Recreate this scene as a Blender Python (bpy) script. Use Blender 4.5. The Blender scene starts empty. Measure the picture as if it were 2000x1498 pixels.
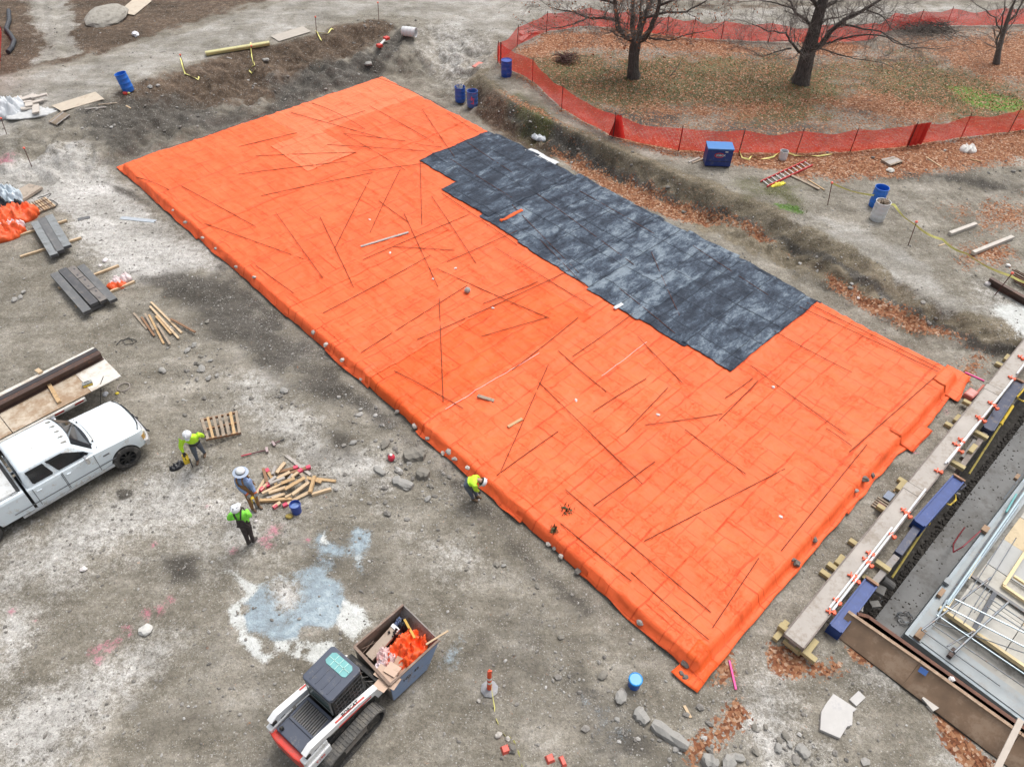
import bpy, bmesh, math, random
import numpy as np
from mathutils import Vector, Matrix, Euler

random.seed(11)
RNG = np.random.default_rng(11)
S = bpy.context.scene
COL = S.collection
R = math.radians
V = Vector

# ------------------------------------------------------------------ camera
FPX, PITCH, ROLL, CAMZ = 1450.0, R(45), R(1.5), 18.0
CP, SP, CR, SR = math.cos(PITCH), math.sin(PITCH), math.cos(ROLL), math.sin(ROLL)
cam = bpy.data.cameras.new('camera')
cam_o = bpy.data.objects.new('camera', cam)
COL.objects.link(cam_o)
cam.sensor_width = 36.0
cam.lens = 36.0 * FPX / 2000.0
cam.clip_start = 0.5
cam.clip_end = 1500.0
_rt = V((CR, SP * SR, CP * SR)); _up = V((-SR, SP * CR, CP * CR)); _bk = V((0, -CP, SP))
_m = Matrix((_rt, _up, _bk)).transposed().to_4x4()
_m.translation = V((0, 0, CAMZ))
cam_o.matrix_world = _m
S.camera = cam_o

# ------------------------------------------------------------------ overcast daylight
SUN_EL, SUN_AZ = R(64), R(35)          # azimuth measured from +Y towards +X
world = bpy.data.worlds.new('World')
S.world = world
world.use_nodes = True
nt = world.node_tree
for n in list(nt.nodes): nt.nodes.remove(n)
wo = nt.nodes.new('ShaderNodeOutputWorld'); wb = nt.nodes.new('ShaderNodeBackground')
sky = nt.nodes.new('ShaderNodeTexSky'); hs = nt.nodes.new('ShaderNodeHueSaturation')
sky.sky_type = 'NISHITA'; sky.sun_disc = False
sky.sun_elevation = SUN_EL; sky.sun_rotation = SUN_AZ
sky.air_density = 1.0; sky.dust_density = 6.0; sky.ozone_density = 1.0
hs.inputs['Saturation'].default_value = 0.32     # cloud cover greys the whole sky
wb.inputs['Strength'].default_value = 0.15
nt.links.new(sky.outputs[0], hs.inputs['Color']); nt.links.new(hs.outputs[0], wb.inputs[0]); nt.links.new(wb.outputs[0], wo.inputs[0])
sl = bpy.data.lights.new('sun', 'SUN'); sl.energy = 1.0; sl.angle = R(20); sl.color = (1.0, 0.965, 0.92)
so = bpy.data.objects.new('sun', sl); COL.objects.link(so)
_d = V((math.sin(SUN_AZ) * math.cos(SUN_EL), math.cos(SUN_AZ) * math.cos(SUN_EL), math.sin(SUN_EL)))
so.rotation_euler = _d.to_track_quat('Z', 'Y').to_euler(); so.location = (0, 0, 60)
vs = S.view_settings
vs.view_transform = 'Standard'; vs.look = 'None'; vs.gamma = 1.0; vs.use_curve_mapping = False
vs.exposure = 0.40

# ------------------------------------------------------------------ photo geometry helpers
def ray(px, py):
    x = (px - 1000.0) / FPX; y = -(py - 749.0) / FPX
    x, y = CR * x - SR * y, SR * x + CR * y
    return np.array([x, CP + SP * y, -SP + CP * y])
def PZ(px, py, z=0.0):
    d = ray(px, py); t = (z - CAMZ) / d[2]
    return V((d[0] * t, d[1] * t, z))
def p2(pts, z=0.0):
    return np.array([PZ(a, b, z)[:2] for a, b in pts])

def _h(xi, yi, s):
    h = (xi.astype(np.int64) * 374761393 + yi.astype(np.int64) * 668265263 + s * 974711) & 0xffffffff
    h = ((h ^ (h >> 13)) * 1274126177) & 0xffffffff
    return ((h ^ (h >> 16)) & 0xffff) / 65535.0
def vnoise(x, y, s=0):
    xi = np.floor(x); yi = np.floor(y); fx = x - xi; fy = y - yi
    fx = fx * fx * (3 - 2 * fx); fy = fy * fy * (3 - 2 * fy)
    a = _h(xi, yi, s); b = _h(xi + 1, yi, s); c = _h(xi, yi + 1, s); d = _h(xi + 1, yi + 1, s)
    return a + (b - a) * fx + (c - a) * fy + (a - b - c + d) * fx * fy
def fbm(x, y, s=0, o=4):
    t = 0; a = 0.5; n = 0
    for i in range(o):
        t = t + a * vnoise(x * 2 ** i, y * 2 ** i, s + i * 17); n += a; a *= 0.5
    return t / n
def sdist(poly, x, y):
    """signed distance to a closed polygon, positive inside"""
    d = np.full(x.shape, 1e9); ins = np.zeros(x.shape, bool)
    n = len(poly)
    for i in range(n):
        ax, ay = poly[i]; bx, by = poly[(i + 1) % n]
        ex, ey = bx - ax, by - ay; L = ex * ex + ey * ey + 1e-12
        t = np.clip(((x - ax) * ex + (y - ay) * ey) / L, 0, 1)
        d = np.minimum(d, (x - ax - t * ex) ** 2 + (y - ay - t * ey) ** 2)
        c = ((ay > y) != (by > y)) & (x < (bx - ax) * (y - ay) / (by - ay + 1e-12) + ax)
        ins ^= c
    return np.where(ins, 1, -1) * np.sqrt(d)
def ldist(line, x, y):
    d = np.full(x.shape, 1e9)
    for (ax, ay), (bx, by) in zip(line[:-1], line[1:]):
        ex, ey = bx - ax, by - ay; L = ex * ex + ey * ey + 1e-12
        t = np.clip(((x - ax) * ex + (y - ay) * ey) / L, 0, 1)
        d = np.minimum(d, (x - ax - t * ex) ** 2 + (y - ay - t * ey) ** 2)
    return np.sqrt(d)
def sstep(a, b, v):
    t = np.clip((v - a) / (b - a), 0, 1); return t * t * (3 - 2 * t)

# ------------------------------------------------------------------ terrain height
_crest = [  # px, py, bank height, bank width
    (-400, 285, .5, 7), (0, 238, .6, 7), (100, 226, .8, 7), (165, 208, 1.0, 7), (235, 172, 1.1, 7.5), (345, 130, 1.2, 7),
    (480, 100, 1.3, 6.5), (600, 72, 1.4, 5.5), (660, 52, 1.4, 5), (740, 44, 1.4, 5), (800, 60, 1.3, 6), (860, 50, 1.2, 11), (930, 60, 1.2, 9),
    (965, 100, 1.0, 2.4), (932, 146, 1.0, 1.6), (985, 196, 1.05, 1.1), (1060, 232, 1.1, .9), (1200, 288, 1.1, .9), (1330, 346, 1.0, 1.0),
    (1480, 400, .95, 1.9), (1650, 480, .85, 2.6), (1780, 560, .75, 2.6), (1870, 610, .6, 1.8), (1925, 634, .6, 1.5), (2010, 640, .5, 1.5), (2300, 660, .5, 2)]
_cw = np.array([tuple(PZ(a, b, h)[:2]) for a, b, h, w in _crest])
_ch = np.array([c[2] for c in _crest]); _cwid = np.array([c[3] for c in _crest])
UPPER = np.vstack([_cw, [(200, 40), (200, 600), (-200, 600), (-200, 20)]])
SL_T = PZ(745, 150, .35); SL_R = PZ(1848, 722, .35); SL_L = PZ(246, 327, .35); SL_B = PZ(1368, 1297, .35)
SU = ((SL_R - SL_T) + (SL_B - SL_L)).normalized(); SV = V((SU.y, -SU.x, 0))
if SV.dot(SL_L - SL_T) < 0: SV = -SV
SLEN, SWID, SLZ = 32.85, 14.98, .34
SO = V((SL_T.x, SL_T.y, 0)) + SU * 0.1
def ST(px, py, z=SLZ):
    q = PZ(px, py, z) - SO
    return q.dot(SU), q.dot(SV)
def slab_st(x, y):
    return (x - SO.x) * SU.x + (y - SO.y) * SU.y, (x - SO.x) * SV.x + (y - SO.y) * SV.y
def ridge_(x, y): return (1 - np.abs(2 * fbm(x * .9, y * .9, 71, 4) - 1)) ** 5
def zt(x, y):
    x = np.asarray(x, float); y = np.asarray(y, float)
    sd = sdist(UPPER, x, y)
    w = 0; hh = 0; ww = 0
    for (cx, cy), h, wd in zip(_cw, _ch, _cwid):
        k = 1.0 / ((x - cx) ** 2 + (y - cy) ** 2 + 1.0) ** 1.5
        w = w + k; hh = hh + k * h; ww = ww + k * wd
    hh /= w; ww /= w
    far = sstep(2, 14, sd)
    hh = hh * (1 - far) + np.where(x > 2, 1.05, 1.25) * far
    n1 = fbm(x * .35, y * .35, 3); n2 = fbm(x * 1.3, y * 1.3, 5)
    t = 1 + (sd + (n2 - .5) * 1.0 * np.clip(ww / 5, .4, 1)) / ww
    t = np.clip(t, 0, 1)
    steep = t ** 1.4 * (1 - (1 - t) ** 2.2 * .3)
    bank = np.clip(4 * t * (1 - t), 0, 1)
    s_, t_ = slab_st(x, y)
    pad = np.maximum(np.maximum(-s_, s_ - SLEN), np.maximum(-t_, t_ - SWID))
    calm = sstep(0.3, 2.0, pad); z_keep = sstep(.55, 1.5, pad)
    z = (hh * steep + bank * ((n2 - .5) * np.where(x < 0, .85, .5) + (fbm(x * 3.1, y * 3.1, 8) - .5) * .22 - np.where(x > 0, .24, .12) * ridge_(x, y))) * z_keep
    z = z + calm * ((n1 - .5) * .16 + (fbm(x * 4, y * 4, 9, 3) - .5) * .035)
    return np.where(pad < .3, np.minimum(z, 0.02), z)
def z1(x, y):
    return float(zt(np.array([x]), np.array([y]))[0])
def P(px, py, dz=0.0):
    """first point of the ground that this line of sight meets, raised by dz"""
    d = ray(px, py)
    t = np.arange(12.0, 160.0, 0.08)
    x = d[0] * t; y = d[1] * t; z = CAMZ + d[2] * t
    m = z < 3.2
    t, x, y, z = t[m], x[m], y[m], z[m]
    g = zt(x, y); k = int(np.argmax(z <= g))
    if k > 0:
        a = (z[k - 1] - g[k - 1]); b = (g[k] - z[k]); f = a / (a + b + 1e-9)
        x0 = x[k - 1] + (x[k] - x[k - 1]) * f; y0 = y[k - 1] + (y[k] - y[k - 1]) * f
    else: x0, y0 = x[k], y[k]
    return V((x0, y0, z1(x0, y0) + dz))

# ------------------------------------------------------------------ mesh helper
class MB:
    def __init__(s): s.v = []; s.f = []; s.mi = []; s.uv = None
    def add(s, vs, fs, mi=0):
        b = len(s.v); s.v += [tuple(p) for p in vs]
        for f in fs: s.f.append(tuple(b + i for i in f)); s.mi.append(mi)
        return s
    def box(s, c, d, rot=None, mi=0, taper=1.0):
        x, y, z = d[0] / 2, d[1] / 2, d[2] / 2; k = taper
        ps = [V(p) for p in ((-x, -y, -z), (x, -y, -z), (x, y, -z), (-x, y, -z), (-x * k, -y * k, z), (x * k, -y * k, z), (x * k, y * k, z), (-x * k, y * k, z))]
        if rot is not None:
            m = rot if isinstance(rot, Matrix) else Euler(rot).to_matrix()
            ps = [m @ p for p in ps]
        c = V(c)
        return s.add([p + c for p in ps], [(3, 2, 1, 0), (4, 5, 6, 7), (0, 1, 5, 4), (1, 2, 6, 5), (2, 3, 7, 6), (3, 0, 4, 7)], mi)
    def bar(s, a, b, w, h, mi=0, roll=0.0):
        a = V(a); b = V(b); d = b - a; L = d.length
        q = d.to_track_quat('X', 'Z').to_matrix() @ Matrix.Rotation(roll, 3, 'X')
        return s.box((a + b) / 2, (L, w, h), q, mi)
    def ring(s, c, ax, r, n, ph=0.0, sq=1.0):
        a_ = V(ax).normalized(); q = V((0, 0, 1)).rotation_difference(a_).to_matrix() if a_.z > -.98 else Matrix.Rotation(math.pi, 3, 'X'); c = V(c)
        return [c + q @ V((r * math.cos(ph + 2 * math.pi * i / n), sq * r * math.sin(ph + 2 * math.pi * i / n), 0)) for i in range(n)]
    def tube(s, pts, r, n=6, mi=0, caps=True):
        pts = [V(p) for p in pts]; m = len(pts)
        rr = r if isinstance(r, (list, tuple)) else [r] * m
        b = len(s.v)
        for i, p in enumerate(pts):
            d = (pts[min(i + 1, m - 1)] - pts[max(i - 1, 0)])
            if d.length < 1e-9: d = V((0, 0, 1))
            s.v += [tuple(q) for q in s.ring(p, d.normalized(), rr[i], n)]
        for i in range(m - 1):
            for j in range(n):
                k = (j + 1) % n
                s.f.append((b + i * n + j, b + i * n + k, b + (i + 1) * n + k, b + (i + 1) * n + j)); s.mi.append(mi)
        if caps:
            s.f.append(tuple(b + j for j in reversed(range(n)))); s.mi.append(mi)
            s.f.append(tuple(b + (m - 1) * n + j for j in range(n))); s.mi.append(mi)
        return s
    def lathe(s, prof, n=20, mi=0, c=(0, 0, 0), ax=None):
        c = V(c); q = V(ax).to_track_quat('Z', 'X').to_matrix() if ax is not None else Matrix.Identity(3)
        b = len(s.v)
        for r, z in prof:
            for j in range(n):
                a = 2 * math.pi * j / n
                s.v.append(tuple(c + q @ V((r * math.cos(a), r * math.sin(a), z))))
        for i in range(len(prof) - 1):
            for j in range(n):
                k = (j + 1) % n
                s.f.append((b + i * n + j, b + i * n + k, b + (i + 1) * n + k, b + (i + 1) * n + j)); s.mi.append(mi)
        return s
    def prism(s, poly, z0, z1, mi=0):
        n = len(poly)
        ar = sum(poly[i][0] * poly[(i + 1) % n][1] - poly[(i + 1) % n][0] * poly[i][1] for i in range(n))
        if ar < 0: poly = poly[::-1]
        vs = [(x, y, z0) for x, y in poly] + [(x, y, z1) for x, y in poly]
        return s.add(vs, [tuple(reversed(range(n))), tuple(range(n, 2 * n))] + [(i, (i + 1) % n, n + (i + 1) % n, n + i) for i in range(n)], mi)
    def loft(s, secs, mi=0, caps=True, closed=True):
        n = len(secs[0]); b = len(s.v)
        for q in secs: s.v += [tuple(p) for p in q]
        for i in range(len(secs) - 1):
            for j in range(n if closed else n - 1):
                k = (j + 1) % n
                s.f.append((b + i * n + j, b + i * n + k, b + (i + 1) * n + k, b + (i + 1) * n + j)); s.mi.append(mi)
        if caps and closed:
            s.f.append(tuple(b + j for j in reversed(range(n)))); s.mi.append(mi)
            s.f.append(tuple(b + (len(secs) - 1) * n + j for j in range(n))); s.mi.append(mi)
        return s
    def rock(s, c, r, seed=0, sq=(1, 1, .6), sub=1, mi=0, rough=.25):
        bm = bmesh.new(); bmesh.ops.create_icosphere(bm, subdivisions=sub, radius=1.0)
        rr = random.Random(seed); rot = Euler((rr.uniform(-.3, .3), rr.uniform(-.3, .3), rr.uniform(0, 6.28))).to_matrix()
        vs = [v.co.copy() for v in bm.verts]; fs = [tuple(v.index for v in f.verts) for f in bm.faces]; bm.free()
        out = []
        for v in vs:
            k = 1 + rr.uniform(-rough, rough)
            out.append(V(c) + rot @ V((v.x * r * sq[0] * k, v.y * r * sq[1] * k, v.z * r * sq[2] * k)))
        return s.add(out, fs, mi)
    def build(s, name, mats=None, parent=None, smooth=False, bevel=0.0, loc=None, rot=None):
        me = bpy.data.meshes.new(name)
        me.from_pydata(s.v, [], s.f)
        if mats is not None:
            for m in (mats if isinstance(mats, (list, tuple)) else [mats]): me.materials.append(m)
        if any(s.mi): me.polygons.foreach_set('material_index', s.mi)
        me.update()
        if bevel > 0:
            bm = bmesh.new(); bm.from_mesh(me)
            bmesh.ops.remove_doubles(bm, verts=bm.verts, dist=1e-5)
            ed = [e for e in bm.edges if len(e.link_faces) == 2 and e.calc_face_angle(0) > .6]
            bmesh.ops.bevel(bm, geom=ed, offset=bevel, segments=2, profile=.6, affect='EDGES', clamp_overlap=True)
            bm.to_mesh(me); bm.free()
        if smooth:
            me.polygons.foreach_set('use_smooth', [True] * len(me.polygons))
            try: me.set_sharp_from_angle(angle=R(40))
            except Exception: pass
        o = bpy.data.objects.new(name, me); COL.objects.link(o)
        if parent is not None: o.parent = parent
        if loc is not None: o.location = loc
        if rot is not None: o.rotation_euler = rot
        return o
def tag(o, label, cat, group=None, kind=None):
    if label: o['label'] = label
    if cat: o['category'] = cat
    if group: o['group'] = group
    if kind: o['kind'] = kind
    return o
def thing(name, label, cat, loc=(0, 0, 0), rotz=0.0, group=None):
    o = bpy.data.objects.new(name, None); o.empty_display_size = .3; COL.objects.link(o)
    o.location = loc; o.rotation_euler = (0, 0, rotz)
    return tag(o, label, cat, group)
def dup(root, loc=None, rot=None, label=None, group=None):
    r = root.copy(); COL.objects.link(r)
    if loc is not None: r.location = loc
    if rot is not None: r.rotation_euler = rot
    if label: r['label'] = label
    if group: r['group'] = group
    for ch in list(root.children):
        c = ch.copy(); COL.objects.link(c); c.parent = r
        for g in list(ch.children):
            d = g.copy(); COL.objects.link(d); d.parent = c
    return r
ORD = ['closest', 'second closest', 'third closest', 'fourth closest', 'fifth closest', 'sixth closest', 'seventh closest', 'eighth closest', 'ninth closest', 'tenth closest', 'eleventh closest', 'twelfth closest']
def rank_labels(pts, marks, fmt, most=12):
    """for alike things: the landmark to which each ranks best, told as 'second closest to ...'"""
    out = [None] * len(pts); cand = []
    for name, m in marks.items():
        ds = sorted(range(len(pts)), key=lambda i: (V(pts[i]) - V(m)).length)
        for k, i in enumerate(ds[:most]): cand.append((k, (V(pts[i]) - V(m)).length, i, name))
    for k, _, i, name in sorted(cand):
        if out[i] is None: out[i] = fmt % (ORD[k], name)
    return [o or fmt % ('far off', 'everything else') for o in out]

# ------------------------------------------------------------------ materials
def srgb(r, g, b):
    f = lambda c: (c / 255 / 12.92) if c / 255 <= .04045 else ((c / 255 + .055) / 1.055) ** 2.4
    return (f(r), f(g), f(b), 1.0)
class NT:
    def __init__(s, name):
        s.m = bpy.data.materials.new(name); s.m.use_nodes = True; s.t = s.m.node_tree
        s.b = s.t.nodes['Principled BSDF']; s.out = s.t.nodes['Material Output']
        s.tc = s.n('ShaderNodeTexCoord')
    def n(s, t, **k):
        x = s.t.nodes.new(t)
        for a, v in k.items(): setattr(x, a, v)
        return x
    def l(s, a, b): s.t.links.new(a, b)
    def set(s, sock, v):
        if hasattr(v, 'is_output') or isinstance(v, bpy.types.NodeSocket): s.l(v, sock)
        else: sock.default_value = v
    def noise(s, scale, detail=4, rough=.55, vec=None, dist=0.0, col=False):
        x = s.n('ShaderNodeTexNoise'); x.inputs['Scale'].default_value = scale; x.inputs['Detail'].default_value = detail
        x.inputs['Roughness'].default_value = rough; x.inputs['Distortion'].default_value = dist
        s.l(vec or s.tc.outputs['Object'], x.inputs['Vector'])
        return x.outputs['Color' if col else 'Fac']
    def vor(s, scale, vec=None, out='Color', feature='F1', rnd=1.0):
        x = s.n('ShaderNodeTexVoronoi', feature=feature); x.inputs['Scale'].default_value = scale; x.inputs['Randomness'].default_value = rnd
        s.l(vec or s.tc.outputs['Object'], x.inputs['Vector']); return x.outputs[out]
    def mp(s, v, a, b, c=0.0, d=1.0, smooth=False):
        x = s.n('ShaderNodeMapRange'); x.interpolation_type = 'SMOOTHSTEP' if smooth else 'LINEAR'
        s.set(x.inputs['Value'], v)
        for k, q in zip(('From Min', 'From Max', 'To Min', 'To Max'), (a, b, c, d)): s.set(x.inputs[k], q)
        return x.outputs[0]
    def ma(s, op, a, b=0.0, clamp=False):
        x = s.n('ShaderNodeMath', operation=op); x.use_clamp = clamp
        s.set(x.inputs[0], a); s.set(x.inputs[1], b); return x.outputs[0]
    def mix(s, f, a, b, mode='MIX'):
        x = s.n('ShaderNodeMix', data_type='RGBA', blend_type=mode)
        s.set(x.inputs[0], f); s.set(x.inputs[6], a); s.set(x.inputs[7], b); return x.outputs[2]
    def ramp(s, f, stops, interp='LINEAR'):
        x = s.n('ShaderNodeValToRGB'); x.color_ramp.interpolation = interp; e = x.color_ramp.elements
        while len(e) < len(stops): e.new(.5)
        for el, (p, c) in zip(e, stops): el.position = p; el.color = c if len(c) == 4 else (*c, 1)
        s.set(x.inputs[0], f); return x.outputs[0]
    def attr(s, name, out='Fac'):
        x = s.n('ShaderNodeAttribute'); x.attribute_name = name; return x.outputs[out]
    def sep(s, c, i):
        x = s.n('ShaderNodeSeparateColor'); s.l(c, x.inputs[0]); return x.outputs[i]
    def mapping(s, scale=(1, 1, 1), rot=(0, 0, 0), src='Object'):
        x = s.n('ShaderNodeMapping'); x.inputs['Scale'].default_value = scale; x.inputs['Rotation'].default_value = rot
        s.l(s.tc.outputs[src], x.inputs['Vector']); return x.outputs[0]
    def bump(s, h, strength=.3, dist=.02, prev=None):
        x = s.n('ShaderNodeBump'); x.inputs['Strength'].default_value = strength; x.inputs['Distance'].default_value = dist
        s.l(h, x.inputs['Height'])
        if prev is not None: s.l(prev, x.inputs['Normal'])
        return x.outputs[0]
    def fin(s, col, rough=.8, metal=0.0, normal=None, spec=None):
        s.set(s.b.inputs['Base Color'], col); s.set(s.b.inputs['Roughness'], rough); s.b.inputs['Metallic'].default_value = metal
        if normal is not None: s.l(normal, s.b.inputs['Normal'])
        if spec is not None: s.b.inputs['Specular IOR Level'].default_value = spec
        return s.m
def lin(c): return c if len(c) == 4 else (*c, 1)
_mc = {}
def M(name, c, rough=.6, var=.18, scale=6.0, metal=0.0, dirt=None, dirt_amt=.45, dscale=3.0, stretch=None, bump=.0, spec=None):
    """weathered procedural surface: tone variation, blotches of dirt or rust, fine relief"""
    if name in _mc: return _mc[name]
    t = NT(name); c = lin(c)
    vec = t.mapping(stretch) if stretch else None
    n = t.noise(scale, 5, .6, vec)
    lo = tuple(x * (1 - var) for x in c[:3]) + (1,); hi = tuple(min(1, x * (1 + var)) for x in c[:3]) + (1,)
    col = t.ramp(n, [(.25, lo), (.75, hi)])
    if dirt is not None:
        d = t.noise(dscale, 6, .68, vec)
        d2 = t.noise(dscale * 9, 3, .6, vec)
        f = t.mp(t.ma('ADD', d, t.ma('MULTIPLY', t.ma('SUBTRACT', d2, .5), .35)), .62 - dirt_amt * .25, .72 - dirt_amt * .1, 0, .85, True)
        col = t.mix(f, col, lin(dirt))
    nm = t.bump(t.noise(scale * 5, 4, .6, vec), bump, .01) if bump else None
    _mc[name] = t.fin(col, rough, metal, nm, spec)
    return _mc[name]
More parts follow.
